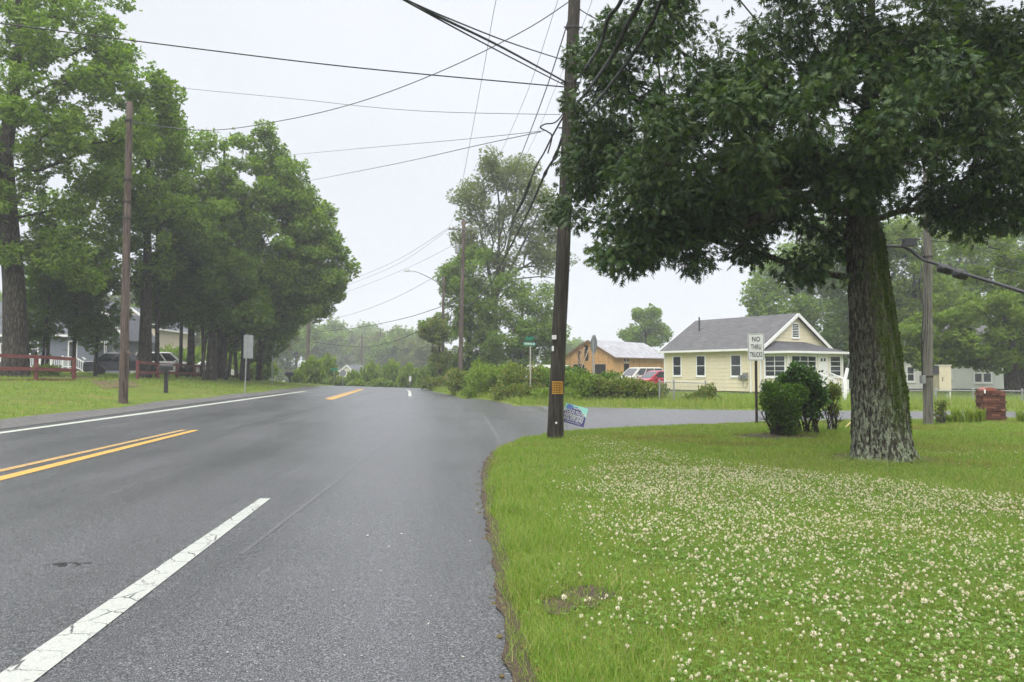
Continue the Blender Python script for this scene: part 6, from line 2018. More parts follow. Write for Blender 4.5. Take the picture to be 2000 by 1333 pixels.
# tan cabinet on legs behind the right fence
p = W(1843, 765, 36); 
cb = thing('storage_cabinet', 'tan metal cabinet on legs behind the wire fence, beside the grey pole', 'cabinet', (p.x, p.y, -.1), R(-20))
m = MB(); m.box((-.25, -.3, .62), (.27, .3, 1.86)); m.build('cabinet_body', plain('tan_sheet_metal', (.5, .45, .32), .6, 0, .12, 2), cb)
m = MB(); m.box((-.5, -.28, .62), (-.254, .3, 1.45)); m.build('side_panel', plain('olive_sheet_metal', (.22, .2, .13), .6, 0, .15), cb)
m = MB(); m.box((-.56, -.34, 1.46), (-.256, .34, 1.84), taper=.9); m.build('awning', MT['black_plastic'], cb)
m = MB(); m.box((-.28, -.34, 1.862), (.31, .34, 1.9)); m.build('lid', MT['white_dirty'], cb)
for x in (-.42, .22):
    for yy in (-.24, .24):
        m = MB(); m.box((x - .03, yy - .03, -.3), (x + .03, yy + .03, .618)); m.build('leg', MT['white_dirty'], cb)
m = MB(); m.box((-.12, -.312, 1.1), (-.09, -.302, 1.3)); m.build('latch', MT['metal_dark'], cb)

# ------------------------------------------------------------------ wire fences
def chain_fence(label, posts, ht, pmat, spacing=.11, sag=0.0, z_top=None, group='wire fences across the side road', rail_end=None):
    """posts: (px, y); ht above ground"""
    P = []
    for px, yy in posts:
        p = W(px, 760, yy); P.append(Vector((p.x, p.y, gz(p.x, p.y))))
    root = thing('wire_fence', label, 'fence', P[0], 0, group)
    for i, p in enumerate(P):
        q = p - P[0]
        m = MB(); m.tube([q + Vector((0, 0, -.3)), q + Vector((0, 0, ht + .06))], .035, 8); m.lathe([(.045, 0), (.045, .03), (.0, .06)], 8, Matrix.Translation(q + Vector((0, 0, ht + .05)))); m.build('post', MT[pmat], root)
    r = MB(); w_ = MB()
    for a, b in zip(P[:-1], P[1:]):
        a, b = a - P[0], b - P[0]
        r.tube([a + Vector((0, 0, ht)), a.lerp(b, .5) + Vector((0, 0, ht - sag)), b + Vector((0, 0, ht))], .02, 6)
        L_ = (b - a).length; d = (b - a) / L_
        k = int(L_ / spacing)
        H_ = ht - .03
        for i in range(-int(H_ / spacing), k + 1):
            for sg in (1, -1):
                s0 = i * spacing; s1 = s0 + H_
                z0_, z1_ = (0.02, H_) if sg == 1 else (H_, 0.02)
                u0, u1 = max(s0, 0), min(s1, L_)
                if u1 - u0 < .05: continue
                f0, f1 = (u0 - s0) / H_, (u1 - s0) / H_
                A_ = a + d * u0 + Vector((0, 0, z0_ + (z1_ - z0_) * f0)); B_ = a + d * u1 + Vector((0, 0, z0_ + (z1_ - z0_) * f1))
                w_.tube([A_, B_], .0035, 3, caps=False)
    r.build('top_rail', MT['metal'], root)
    w_.build('wire_mesh', MT['metal'], root)
    return root
chain_fence('sagging wire fence in tall grass before the yellow house', [(1288, 32.6), (1316, 32.6), (1378, 32.4)], .86, 'metal')
a = W(1378, 757, 32.4); b = W(1428, 792, 32.0)
tag(MB().tube([a + Vector((0, 0, .05)), a.lerp(b, .5), b], .022, 6).build('fallen_rail', MT['metal_dark'], None), 'fallen fence rail slanting into the grass before the yellow house', 'fence rail')
chain_fence('low wire fence with pale posts along the side road at the right', [(1652, 33.5), (1768, 33), (1828, 32.8), (1900, 32.5), (1996, 32.0), (2090, 31.5)], .58, 'metal', .12)
p = W(1650, 790, 33.2); p.z = gz(p.x, p.y)
g_ = thing('fence_post', 'thick white post with a slanting top piece right of the porch', 'post', p)
m = MB(); m.box((-.07, -.07, -.3), (.07, .07, .95)); m.build('post', MT['white'], g_)
m = MB(); m.beam((0, 0, .9), (.18, .05, 1.55), .1, .1); m.build('slanting_arm', MT['white'], g_)
m = MB(); m.tube([(.16, .05, 1.5), (.42, .1, 2.4)], .014, 5); m.build('rod', MT['metal'], g_)

MT['leaf_privet'] = leafmat('hedge_privet_leaf', [(0.03, 0.07, 0.010), (0.055, 0.12, 0.014), (0.09, 0.17, 0.02), (0.15, 0.24, 0.03)], 0.34, 0.42, 0.5)
# ------------------------------------------------------------------ shrubs and hedges
def shrub(name, label, cat, base, lobes, n_leaf, leaf, mat, seed, tmp=LEAF_FLAT, shell=.55, stems=10, stem_r=.012, bark='bark', group=None, spread=.2, droop=0.0, stem_top=.75, width=None, stem_mat=None):
    """lobes: (centre rel, radii, weight); stems fan up from the base"""
    rg = np.random.default_rng(seed)
    r = thing(name, label, cat, base, 0, group)
    w = np.array([l[2] for l in lobes], float); w /= w.sum()
    C = []; O = []
    for (c, rad, _), ww in zip(lobes, w):
        n = max(1, int(n_leaf * ww))
        p = ellipsoid_points(rg, n, c, rad, shell)
        # clumps of twigs: leaves pulled towards random centres
        k = max(4, n // 22)
        cen = ellipsoid_points(rg, k, c, rad, shell + .1)
        pk = rg.integers(0, k, n)
        t = rg.random(n)[:, None] ** .7
        p = p * (1 - .72 * t) + cen[pk] * .72 * t + rg.normal(size=(n, 3)) * leaf * .5
        C.append(p); O.append((p - np.array(c)) / np.array(rad))
    C = np.concatenate(C); O = np.concatenate(O)
    keep = C[:, 2] > .03
    C, O = C[keep], O[keep]; n = len(C)
    A = O * .7 + rg.normal(size=(n, 3)) * .6; A[:, 2] += .35 - droop
    N = rg.normal(size=(n, 3)) * .6 + O * .6; N[:, 2] += .5
    S = leaf * np.exp(rg.normal(0, .25, n))
    ch = []
    for i in range(stems):
        c, rad, _ = lobes[rg.integers(0, len(lobes))]
        tgt = np.array(c) + rg.normal(size=3) * np.array(rad) * .45
        b = np.array([c[0] * .35 + rg.normal() * spread, c[1] * .35 + rg.normal() * spread, -.1])
        mid = b * .5 + tgt * .5 + rg.normal(size=3) * .08
        ch.append(([b, b * .75 + mid * .25 + np.array([0, 0, .05]), mid, tgt], [stem_r, stem_r * .9, stem_r * .7, stem_r * .35]))
        for q in range(2):
            t2 = mid + rg.normal(size=3) * np.array(rad) * .5 + np.array([0, 0, rad[2] * .4])
            ch.append(([mid, (mid + t2) / 2 + rg.normal(size=3) * .03, t2], [stem_r * .6, stem_r * .45, stem_r * .25]))
    V, Q = tube_np(ch, 6)
    quad_mesh('stems', V, Q, MT[stem_mat or bark], r)
    scatter_leaves('foliage', C, A, N, S, tmp, MT[mat], r, width=(.9 + .4 * rg.random(n)) if width is None else width)
    return r
bc = G(1523, 856); bc.z = gz(bc.x, bc.y); k = bc.y / 1500
def rl(px, py, dy=0.0): return tuple(W(px, py, bc.y + dy) - bc)
shrub('clipped_bush', 'dense clipped round green bush next to the no thru trucks sign', 'bush', bc,
      [(rl(1523, 782), (.50, .5, .40), 1.0), (rl(1530, 812), (.40, .42, .28), .5), (rl(1540, 840), (.22, .28, .2), .16), (rl(1505, 756, .1), (.22, .3, .14), .15), (rl(1560, 770, .1), (.2, .3, .25), .2)],
      17000, .042, 'leaf_privet', 51, shell=.6, stems=26, stem_r=.016, spread=.12)
b2 = G(1578, 852); b2.z = gz(b2.x, b2.y)
def rl2(px, py, dy=0.0): return tuple(W(px, py, b2.y + dy) - b2)
shrub('evergreen_bush', 'taller dark broad-leaved bush growing out behind the clipped one', 'bush', b2,
      [(rl2(1572, 746, .1), (.40, .45, .32), 1.0), (rl2(1540, 745, .2), (.26, .3, .2), .4), (rl2(1594, 775, 0), (.24, .35, .3), .55), (rl2(1580, 800, 0), (.22, .3, .22), .3), (rl2(1560, 722, .1), (.25, .25, .1), .15)],
      4200, .085, 'leaf_bush', 52, tmp=LEAF_SIMPLE, shell=.5, stems=26, stem_r=.018, spread=.16, droop=.3)
b3 = G(1622, 846); b3.z = gz(b3.x, b3.y)
def rl3(px, py, dy=0.0): return tuple(W(px, py, b3.y + dy) - b3)
shrub('thin_shrub', 'thin leggy shrub with bare lower stems between the bush and the oak', 'bush', b3,
      [(rl3(1626, 765), (.22, .3, .28), 1), (rl3(1606, 775), (.2, .3, .25), .7), (rl3(1628, 800), (.16, .2, .25), .4)],
      1700, .055, 'leaf_hedge', 53, shell=.3, stems=16, stem_r=.016, spread=.10)
b4 = G(1832, 832); b4.z = gz(b4.x, b4.y)
def rl4(px, py, dy=0.0): return tuple(W(px, py, b4.y + dy) - b4)
shrub('thin_shrub', 'small half-bare shrub at the foot of the grey pole', 'bush', b4,
      [(rl4(1838, 795), (.14, .2, .2), 1), (rl4(1834, 812), (.16, .2, .16), .7)], 420, .055, 'leaf_hedge', 54, shell=.2, stems=12, stem_r=.016, spread=.12, stem_mat='bark_pale')
# day lilies by the pillar
def tuft(name, label, cat, base, n, ht, spread, mat, seed, group=None, wid=.018, rigid=.5):
    rg = np.random.default_rng(seed)
    r = thing(name, label, cat, base, 0, group)
    C, A, N, S = [], [], [], []
    V = []; Q = []; nb = 0
    for i in range(n):
        a = rg.random() * 2 * np.pi; l = ht * rg.uniform(.7, 1.15); o = spread * rg.random()
        d = np.array([np.cos(a), np.sin(a), 0]); s = np.array([-np.sin(a), np.cos(a), 0])
        b = np.array([rg.normal() * .06, rg.normal() * .06, 0]); kk = 5
        for j in range(kk + 1):
            t = j / kk
            p = b + d * o * t ** 1.5 * 1.2 + np.array([0, 0, l * (t - rigid * t ** 2.2)])
            w_ = wid * (1 - t ** 2) + .002
            V += [p - s * w_ / 2, p + s * w_ / 2]
        for j in range(kk): Q.append((nb + 2 * j, nb + 2 * j + 1, nb + 2 * j + 3, nb + 2 * j + 2))
        nb += 2 * (kk + 1)
    quad_mesh('blades', np.array(V), np.array(Q), MT[mat], r)
    return r
for px, lab in ((1868, 'leafy lily clump, first to the right of the grey pole'), (1893, 'second lily clump from the grey pole'), (1912, 'lily clump close beside the brick pillar, spreading in front of it'), (1998, 'lily clump at the right border, past the brick pillar'), (1852, 'low lily clump almost touching the small shrub by the grey pole')):
    g0 = G(px, 829); g0.z = gz(g0.x, g0.y)
    tuft('daylily', lab, 'plant', g0, 80, .56 if px != 1852 else .34, .2, 'daylily', px, 'lilies along the lawn edge', .03, .3)

# bramble hedge on the far corner, shrub by shrub
def hedge(label, px, yy, py_top, wpx, dep, n, mat, seed, py_base=792, leaf=.13, shell=.5, name='bramble_shrub', group='overgrown shrubs on the far corner', tmp=LEAF_FLAT, stems=8):
    p = W(px, py_base, yy); p.z = gz(p.x, p.y)
    zt = W(px, py_top, yy).z - p.z
    hw_ = wpx * yy / 1500
    rg = random.Random(seed)
    lob = []
    for i in range(8):
        f = rg.uniform(.82, 1.08)
        lob.append(((rg.uniform(-.85, .85) * hw_, rg.uniform(-.5, .5) * dep, zt * f * .55), (hw_ * rg.uniform(.35, .6), dep * .6, zt * f * .48), 1))
    return shrub(name, label, 'shrub', p, lob, int(n * 1.7), leaf, mat, seed, shell=shell, stems=stems, stem_r=.02, spread=hw_ * .4, group=group, tmp=tmp)
hedge('low grassy shrub at the left end of the overgrown corner, by the far road edge', 850, 58, 736, 30, 1.6, 1500, 'leaf_hedge', 61, py_base=764)
hedge('bushy green shrub left of the street name sign, below the crossarm pole', 905, 47, 722, 42, 2.0, 2600, 'leaf_hedge', 62, py_base=774)
hedge('bright green bramble mound just left of the street name sign', 975, 38.5, 706, 50, 1.8, 4200, 'leaf_light', 63, py_base=786, leaf=.12)
hedge('rusty green bramble around the post of the street name sign', 1030, 36, 708, 48, 1.6, 3600, 'leaf_hedge', 64, py_base=788, leaf=.11)
hedge('leafy bramble filling the gap left of the dark pole, right of the street name sign', 1072, 35.2, 716, 32, 1.3, 2800, 'leaf_light', 73, py_base=790, leaf=.11)
hedge('bright weedy bramble between the bushy green shrub and the bramble mound', 942, 42, 716, 40, 1.6, 2600, 'leaf_light', 74, py_base=778, leaf=.11)
hedge('light green hedge shrub between the dark pole and the stop sign post', 1140, 33.4, 727, 36, 1.1, 3000, 'leaf_light', 75, leaf=.09)
hedge('leafy hedge shrub between the stop sign post and the white SUV', 1192, 33.2, 735, 36, 1.1, 2800, 'leaf_hedge', 76, leaf=.09)
hedge('low bright weeds along the side road below the dark pole hedge', 1085, 32.8, 757, 46, .8, 2200, 'leaf_light', 77, py_base=796, leaf=.08)
hedge('low weeds at the road corner in front of the bramble mound', 935, 39, 757, 30, 1.2, 1800, 'leaf_light', 65, py_base=784, leaf=.1)
hedge('lower leafy bramble below the street name sign', 1010, 34.2, 752, 50, 1.0, 2800, 'leaf_hedge', 66, py_base=794, leaf=.09)
hedge('dark hedge shrub right next to the dark pole', 1112, 34, 718, 36, 1.2, 3600, 'leaf_privet', 67, leaf=.09)
hedge('dark hedge shrub around the stop sign post', 1165, 34, 726, 40, 1.2, 3600, 'leaf_privet', 68, leaf=.09)
hedge('dark hedge shrub in front of the white SUV', 1215, 33.6, 738, 38, 1.1, 3200, 'leaf_hedge', 69, leaf=.09)
hedge('yellowish end of the hedge in front of the red car', 1262, 33.4, 744, 34, 1.0, 2300, 'leaf_hedge', 70, leaf=.09)
hedge('weedy tangle growing through the sagging wire fence', 1378, 32.2, 748, 16, .5, 420, 'leaf_hedge', 71, leaf=.09, stems=14, shell=.2, py_base=794)
hedge('low weedy tangle left of the fallen fence rail', 1365, 32.1, 768, 26, .5, 700, 'leaf_hedge', 72, leaf=.09, py_base=795)

# ------------------------------------------------------------------ trees in the middle distance and beyond
# tall sparse tree beyond the hedge, with ivy on its left side
wood_tree('tall sparse pale tree with many upright limbs behind the crossarm pole', 965, 70, 0.42,
          [(1000, 345, 0, 60, 4, 40, .9), (925, 390, 0, 34, 3, 50, .85), (960, 330, 0, 40, 3, 25, .4), (1055, 390, 0, 35, 3, 60, .5), (1000, 430, 0, 60, 3, 50, .8), (1060, 490, 0, 50, 3, 45, .8), (1080, 430, 0, 28, 3, 50, .5), (985, 510, 0, 45, 3, 40, .5), (920, 470, 0, 30, 3, 35, .5), (1095, 500, 0, 22, 2, 20, .12)],
          10500, 81, 'leaf_pale', 'bark_pale', leaf=.32, n_clump=200, clump_r=1.1, name='tall_tree', group=None, tip=.02,
          trunk_px=[(962, 690), (966, 640), (968, 590)], shell=.2,
          extra_px=[([(968, 595), (972, 540), (975, 470), (975, 400), (968, 330)], .22, .04), ([(968, 590), (985, 520), (1000, 440), (1008, 380), (1015, 325)], .2, .03),
                    ([(967, 600), (955, 530), (940, 460), (925, 390)], .18, .03), ([(970, 580), (995, 530), (1025, 470), (1050, 420), (1065, 380)], .17, .03),
                    ([(972, 570), (1010, 530), (1050, 505), (1095, 490)], .14, .02), ([(975, 470), (985, 420), (990, 350)], .09, .02), ([(1000, 440), (1030, 400), (1045, 350)], .09, .02), ([(970, 590), (1010, 545), (1060, 540), (1090, 545)], .1, .02)])
wood_tree('ivy-covered tree to the left of the tall sparse tree', 915, 68, 0.35,
          [(925, 520, 0, 34, 3, 55, 1), (900, 560, 0, 34, 3, 50, 1), (935, 600, 0, 50, 3, 60, 1.3), (885, 640, 0, 28, 3, 50, .7), (945, 670, 0, 60, 3, 45, 1), (880, 540, 0, 20, 2, 30, .4), (870, 575, 0, 18, 2, 25, .3), (900, 700, 0, 36, 2.5, 35, .9), (960, 720, -1, 50, 2.5, 30, 1), (930, 640, -1, 40, 2.5, 50, .9)],
          12500, 82, 'leaf_mid', 'bark', leaf=.32, n_clump=150, clump_r=.95, name='ivy_tree', group=None)
wood_tree('drooping tree between the ivy-covered tree and the dark pole', 1020, 66, 0.3,
          [(1010, 620, 0, 50, 3, 60, 1), (1060, 600, 0, 35, 3, 50, .6), (1050, 660, 0, 45, 3, 40, .8), (990, 560, 0, 40, 3, 30, .5), (1080, 660, 0, 25, 3, 40, .4), (1010, 700, 0, 50, 2.5, 30, .8), (1060, 705, 0, 40, 2.5, 28, .7), (1000, 650, -1, 40, 2.5, 40, .6)],
          9000, 83, 'leaf_mid', 'bark_pale', leaf=.3, n_clump=130, clump_r=1.0, name='drooping_tree', group=None, droop=.6, shell=.2)
wood_tree('vine-choked snag with mixed dull leaves at the left of the ivy-covered tree', 858, 63, 0.2,
          [(850, 645, 0, 26, 2, 22, 1), (862, 690, 0, 18, 2, 40, .8), (835, 650, 0, 14, 1.5, 12, .3)],
          1900, 84, 'leaf_hedge', 'bark', leaf=.26, n_clump=60, clump_r=.5, name='dead_tree', group=None)
wood_tree('green leafy top of the vine-choked snag, nearest the street lamp', 845, 64, 0.1,
          [(845, 640, 0, 22, 2, 16, 1), (855, 720, 0, 22, 2, 25, 1)], 1300, 85, 'leaf_mid', leaf=.26, n_clump=40, clump_r=.5, name='vine_tree', group=None)
# behind the garage and the yellow house
wood_tree('round tree standing behind the plywood garage', 1262, 105, 0.35,
          [(1262, 620, 0, 26, 3, 20, .9), (1255, 655, 0, 44, 3.5, 24, 1.2), (1285, 650, 0, 25, 3, 22, .6), (1235, 660, 0, 22, 3, 14, .4)],
          5000, 86, 'leaf_mid', leaf=.42, n_clump=90, clump_r=.9, name='round_tree', group=None)
GB = 'trees behind the houses at the right'
wood_tree('big misty tree directly behind the yellow house roof', 1560, 78, 0.5,
          [(1560, 520, 0, 80, 5, 60, 1.2), (1520, 600, 0, 60, 5, 60, 1), (1610, 600, 0, 60, 5, 60, 1), (1600, 520, 0, 70, 5, 60, 1), (1640, 680, 0, 50, 4, 60, .9), (1490, 570, 0, 30, 4, 40, .5), (1540, 660, 0, 60, 4, 40, .8), (1490, 640, 0, 25, 4, 40, .5), (1600, 460, 0, 50, 4, 40, .7)],
          13500, 87, 'leaf_mid', leaf=.45, n_clump=240, clump_r=1.25, name='big_tree', group=GB)
wood_tree('dark tree between the porch and the oak trunk', 1665, 62, 0.4,
          [(1670, 560, 0, 55, 4, 70, 1), (1665, 660, 0, 45, 4, 60, 1), (1700, 600, 0, 50, 4, 60, .8), (1660, 730, 0, 32, 3, 40, .6), (1700, 480, 0, 60, 4, 50, .8), (1640, 700, 0, 30, 3, 50, .7), (1690, 720, 0, 50, 3, 40, .7)],
          12500, 88, 'leaf_dark', leaf=.40, n_clump=210, clump_r=1.1, name='dark_tree', group=GB)
wood_tree('yellow-green tree behind the grey pole', 1790, 58, 0.3,
          [(1790, 470, 0, 60, 4, 50, 1), (1780, 560, 0, 60, 4, 60, 1), (1830, 620, 0, 70, 4, 60, 1), (1750, 650, 0, 45, 3, 50, .8), (1800, 690, 0, 60, 3, 30, .6), (1740, 720, 0, 35, 3, 30, .5)],
          11500, 89, 'leaf_light', leaf=.36, n_clump=220, clump_r=1.0, name='light_green_tree', group=GB)
wood_tree('maple with spreading layered boughs at the right border', 1966, 43, 0.42,
          [(1900, 600, -1, 75, 3, 35, .9), (1960, 540, 0, 70, 3, 40, .9), (1900, 660, -1, 70, 3, 28, .9), (1990, 610, -2, 60, 3, 40, .8), (2030, 520, 0, 70, 3, 60, .7), (1880, 690, -1, 45, 2.5, 18, .5), (1930, 470, 0, 55, 3, 30, .5), (1990, 690, -1, 50, 3, 25, .5), (1800, 690, 0, 50, 2, 26, .9), (1860, 695, 0, 50, 2, 24, .8), (1920, 700, 0, 45, 2, 20, .7), (1840, 640, 0, 50, 2.5, 35, .8), (1770, 660, 0, 35, 2, 35, .6)],
          13500, 90, 'leaf_light', leaf=.27, n_clump=170, clump_r=.65, name='maple_tree', group=GB,
          trunk_px=[(1978, 765), (1972, 690), (1966, 600), (1962, 520), (1955, 430)], shell=.2)
wood_tree('second maple trunk leaning right at the right border', 1995, 44.5, 0.36,
          [(2040, 560, 0, 60, 3, 50, 1), (2010, 660, -1, 50, 3, 35, .8)], 3200, 91, 'leaf_mid', leaf=.28, n_clump=70, clump_r=.65, name='maple_tree', group=GB,
          trunk_px=[(1990, 765), (1994, 700), (2004, 600), (2020, 480)])
wood_tree('tall misty tree filling the gap right of the grey pole', 1880, 75, 0.4,
          [(1880, 480, 0, 60, 4, 60, 1), (1850, 560, 0, 60, 4, 60, 1), (1930, 540, 0, 70, 4, 60, 1), (1990, 480, 0, 60, 4, 50, 1), (1830, 660, 0, 70, 4, 50, 1), (1930, 660, 0, 70, 4, 50, 1), (1990, 620, 0, 60, 4, 60, 1)], 11000, 92, 'leaf_mid', leaf=.44, n_clump=220, clump_r=1.2, name='tall_tree', group=GB)

# generic far trees: three kinds, copied with their parts
def proto(seed, mat, h, r, n, leaf, label, px, y, group, bark='bark', low=.25, sink=0.0):
    p = at_ground(px, y); p.z -= sink
    rg = random.Random(seed)
    lob = []
    for i in range(7):
        z = h * (low + (1 - low) * rg.random()); f = math.sin(math.pi * min(1, max(.15, (z / h - low) / (1 - low) * .75 + .2)))
        lob.append(((rg.uniform(-.6, .6) * r * f, rg.uniform(-.6, .6) * r * f, z), (r * .55, r * .55, h * .13), 1))
    return make_tree('far_tree', label, 'tree', p, [(0, 0, -.5), (0, 0, h * .2), (.1, 0, h * .4), (0, .1, h * .65), (0, 0, h * .9)], [.3, .26, .22, .14, .06], lob, n, leaf, SPRAY, MT[mat], MT[bark], seed,
                     n_clump=80, clump_r=r * .22, group=group, tip=.03, sides=6)
GF = 'misty trees beyond the crest of the road'
FARK = 1.0
far = [  # kind, px, y, scale, label
    (0, 578, 168, 1.32, 'misty tree behind the second black mailbox'),
    (0, 640, 206, 1.52, 'misty tree right of the pale far pole'),
    (1, 672, 236, 1.65, 'faint tall tree straight behind the distant house'),
    (0, 560, 196, 1.58, 'misty tree half hidden by the last boughs of the wood'),
    (1, 742, 196, 1.43, 'grey-green tree just right of the distant house'),
    (0, 775, 185, 1.29, 'rounded misty tree above the far end of the centre line'),
    (1, 806, 175, 1.18, 'misty tree left of the vine-choked snag'),
    (1, 836, 161, 1.18, 'misty tree right beside the vine-choked snag'),
    (0, 715, 262, 1.70, 'fainter tree in the second row behind the distant house'),
    (1, 760, 280, 1.70, 'fainter tree in the second row above the crest, middle'),
    (0, 800, 288, 1.70, 'fainter tree in the second row near the street lamp'),
    (1, 700, 332, 2.14, 'palest tree of the last row beside the tiny far pole'),
    (0, 735, 358, 2.14, 'palest tree of the last row, middle of the gap'),
    (1, 640, 315, 1.72, 'palest tree of the last row behind the pale far pole'),
    (0, 1130, 187, 1.12, 'faint tree left of the garage gable'),
    (1, 1170, 206, 1.06, 'faint tree above the garage roof, left of the round tree'),
    (0, 1100, 175, 1.06, 'faint tree directly right of the dark pole'),
    (1, 1205, 237, 1.06, 'palest tree above the garage roof, touching the round tree'),
    (1, 520, 125, 1.50, 'misty tree behind the last trunk of the wood'),
    (0, 300, 137, 1.44, 'misty tree behind the beige house'),
    (1, 380, 131, 1.31, 'misty tree behind the white cars'),
    (0, 450, 118, 1.25, 'misty tree behind the tall road sign'),
    (1, 200, 125, 1.38, 'misty tree behind the grey house roof'),
    (0, 60, 131, 1.50, 'misty tree behind the grey house at the left border'),
]
protos = {}
for kd, px, y, sc, lab in far:
    if kd not in protos:
        o = proto(95 + kd, 'leaf_mid' if kd == 0 else 'leaf_pale', 13, 4.6 if kd == 0 else 3.6, 4200, .55, lab, px, y, GF)
        protos[kd] = o
    else:
        o = copy_tree(protos[kd]); o['label'] = lab
        o.location = at_ground(px, y)
    o.scale = (sc,) * 3
    o.rotation_euler = (0, 0, (px * 7.3) % 6.28)
# bright young bushes along the far road
GBU = 'bright bushes beyond the crest of the road'
bl = [(610, 74, 704, 26, 'bright green bush at the foot of the pale far pole'), (640, 80, 700, 24, 'bright green bush left of the far street sign'), (580, 70, 725, 16, 'small bright bush beside the second mailbox'),
      (690, 84, 728, 20, 'bush below the distant house'), (725, 86, 715, 26, 'broad bush right of the distant house, over the centre line'), (765, 84, 712, 26, 'bush in the middle of the far gap'), (800, 80, 718, 24, 'bush behind the small marker post'), (830, 76, 722, 20, 'bush against the vine-choked snag'), (665, 82, 738, 18, 'low bush behind the far eight-sided sign'), (745, 78, 742, 26, 'low hedge-like bush at the end of the visible road'), (700, 79, 744, 22, 'low bush directly over the crest of the road')]
pb = None
for px, y, pyt, wpx, lab in bl:
    p = at_ground(px, y); h = W(px, pyt, y).z - p.z; w_ = wpx * y / 1500
    if pb is None:
        pb = shrub('far_bush', lab, 'bush', p, [((0, 0, .5), (.8, .8, .45), 1), ((.4, .1, .35), (.6, .6, .35), .7), ((-.45, 0, .4), (.55, .6, .4), .7), ((.1, 0, .75), (.5, .5, .25), .5)], 1500, .2, 'leaf_light', 99, shell=.45, stems=6, stem_r=.02, group=GBU)
        o = pb
    else:
        o = copy_tree(pb); o['label'] = lab; o.location = p
    o.scale = (w_, w_, h); o.rotation_euler = (0, 0, px * 1.7)
# shrubs seen between the trunks of the left wood
pu = None
for px, y, sc, lab in ((345, 72, 2.6, 'bright shrub seen through the trunks behind the white SUV'), (400, 74, 2.8, 'bright shrub seen through the trunks above the far end of the fence'), (470, 70, 2.4, 'bright shrub between the last trunks of the wood'), (500, 66, 1.6, 'shrub at the foot of the last dark tree'), (90, 43, 1.0, 'low leafy plants at the foot of the thickest trunk')):
    p = at_ground(px, y)
    if pu is None:
        pu = shrub('wood_shrub', lab, 'bush', p, [((0, 0, .5), (.8, .8, .45), 1), ((.5, .1, .35), (.6, .6, .35), .7), ((-.5, 0, .4), (.55, .6, .4), .7)], 1300, .2, 'leaf_light', 100, shell=.4, stems=6, stem_r=.02, group='shrubs between the trunks of the wood')
        o = pu
    else:
        o = copy_tree(pu); o['label'] = lab; o.location = p
    o.scale = (sc, sc, sc * (.6 if px == 90 else 1)); o.rotation_euler = (0, 0, px)

# ------------------------------------------------------------------ lawn, clover, verge grass
def frustum_keep(x, y, pad=650):
    v = np.stack([x, y, np.full_like(x, -EYE)], -1)
    f = np.array(_f); r = np.array(_r); u = np.array(_u)
    d = v @ f
    px = CX + F_PX * (v @ r) / d; py = CY - F_PX * (v @ u) / d
    return (d > .5) & (px > -pad) & (px < 2000 + pad) & (py < 1333 + pad * 2)

def vnoise(x, y, s, seed):
    rg = np.random.default_rng(seed)
    t = rg.random((64, 64))
    X = x / s; Y = y / s
    i = np.floor(X).astype(int); j = np.floor(Y).astype(int); fx = X - i; fy = Y - j
    fx = fx * fx * (3 - 2 * fx); fy = fy * fy * (3 - 2 * fy)
    g = lambda a, b: t[a % 64, b % 64]
    return (g(i, j) * (1 - fx) + g(i + 1, j) * fx) * (1 - fy) + (g(i, j + 1) * (1 - fx) + g(i + 1, j + 1) * fx) * fy

def sample_area(n, x0, x1, y0, y1, rng):
    x = x0 + (x1 - x0) * rng.random(n); y = y0 + (y1 - y0) * rng.random(n)
    return x, y

def clover_density(x, y):
    """where the clover grows"""
    edge = smooth(-0.35, 0.9, x - (0.05 + 0.17 * y) + (vnoise(x + 5, y + 70, .8, 14) - .5) * .9)
    lim = np.interp(x, [2.5, 3.2, 4, 5, 5.6, 6.6, 9], [17.5, 16, 12.3, 9.8, 8.8, 7.4, 6.4])
    wob = (vnoise(x + 31, y + 7, 1.4, 6) - .5) * 1.6
    far = smooth(0.5, -0.7, y - lim + wob)
    n = vnoise(x + 50, y + 50, 1.1, 3) * .55 + vnoise(x + 50, y + 50, .4, 4) * .45
    extra = np.exp(-(((x - 8.6) / 1.2) ** 2 + ((y - 11.8) / .9) ** 2)) * .5
    return np.clip(edge * far * (.25 + .75 * smooth(.15, .5, n)) + extra * smooth(.4, .6, n), 0, 1)

def blade_field(name, x, y, h, w, mat, rng, lean=.5, kind='stuff', z=None, segs=2):
    n = len(x)
    z = HG(x, y) if z is None else z
    a = rng.random(n) * 2 * np.pi; l = h * np.exp(rng.normal(0, .28, n))
    d = np.stack([np.cos(a), np.sin(a), np.zeros(n)], -1); b = rng.random(n) * 2 * np.pi
    s = np.stack([np.cos(b), np.sin(b), np.zeros(n)], -1)
    base = np.stack([x, y, z - .005], -1)
    ln = lean * rng.random(n)
    V = []
    for j in range(segs + 1):
        t = j / segs
        p = base + d * (ln * l * t ** 1.6)[:, None] + np.array([0, 0, 1]) * (l * t * (1 - .25 * ln * t))[:, None]
        ww = (w * (1 - t) if np.ndim(w) == 0 else w * (1 - t))
        if j < segs: V += [p - s * (np.ones(n) * ww / 2)[:, None], p + s * (np.ones(n) * ww / 2)[:, None]]
        else: V.append(p)
    V = np.stack(V, 1); k = V.shape[1]
    fl = []; ft = []
    for j in range(segs - 1): fl += [2 * j, 2 * j + 1, 2 * j + 3, 2 * j + 2]; ft.append(4)
    j = segs - 1; fl += [2 * j, 2 * j + 1, 2 * j + 2]; ft.append(3)
    fl = np.array(fl); ft = np.array(ft); L_ = len(fl)
    loops = (np.arange(n)[:, None] * k + fl).ravel(); totals = np.tile(ft, n)
    starts = (np.arange(n)[:, None] * L_ + np.concatenate([[0], np.cumsum(ft)[:-1]])).ravel()
    o = np_mesh(name, V.reshape(-1, 3), loops, starts, totals, [MT[mat]])
    tag(o, kind=kind)
    return o

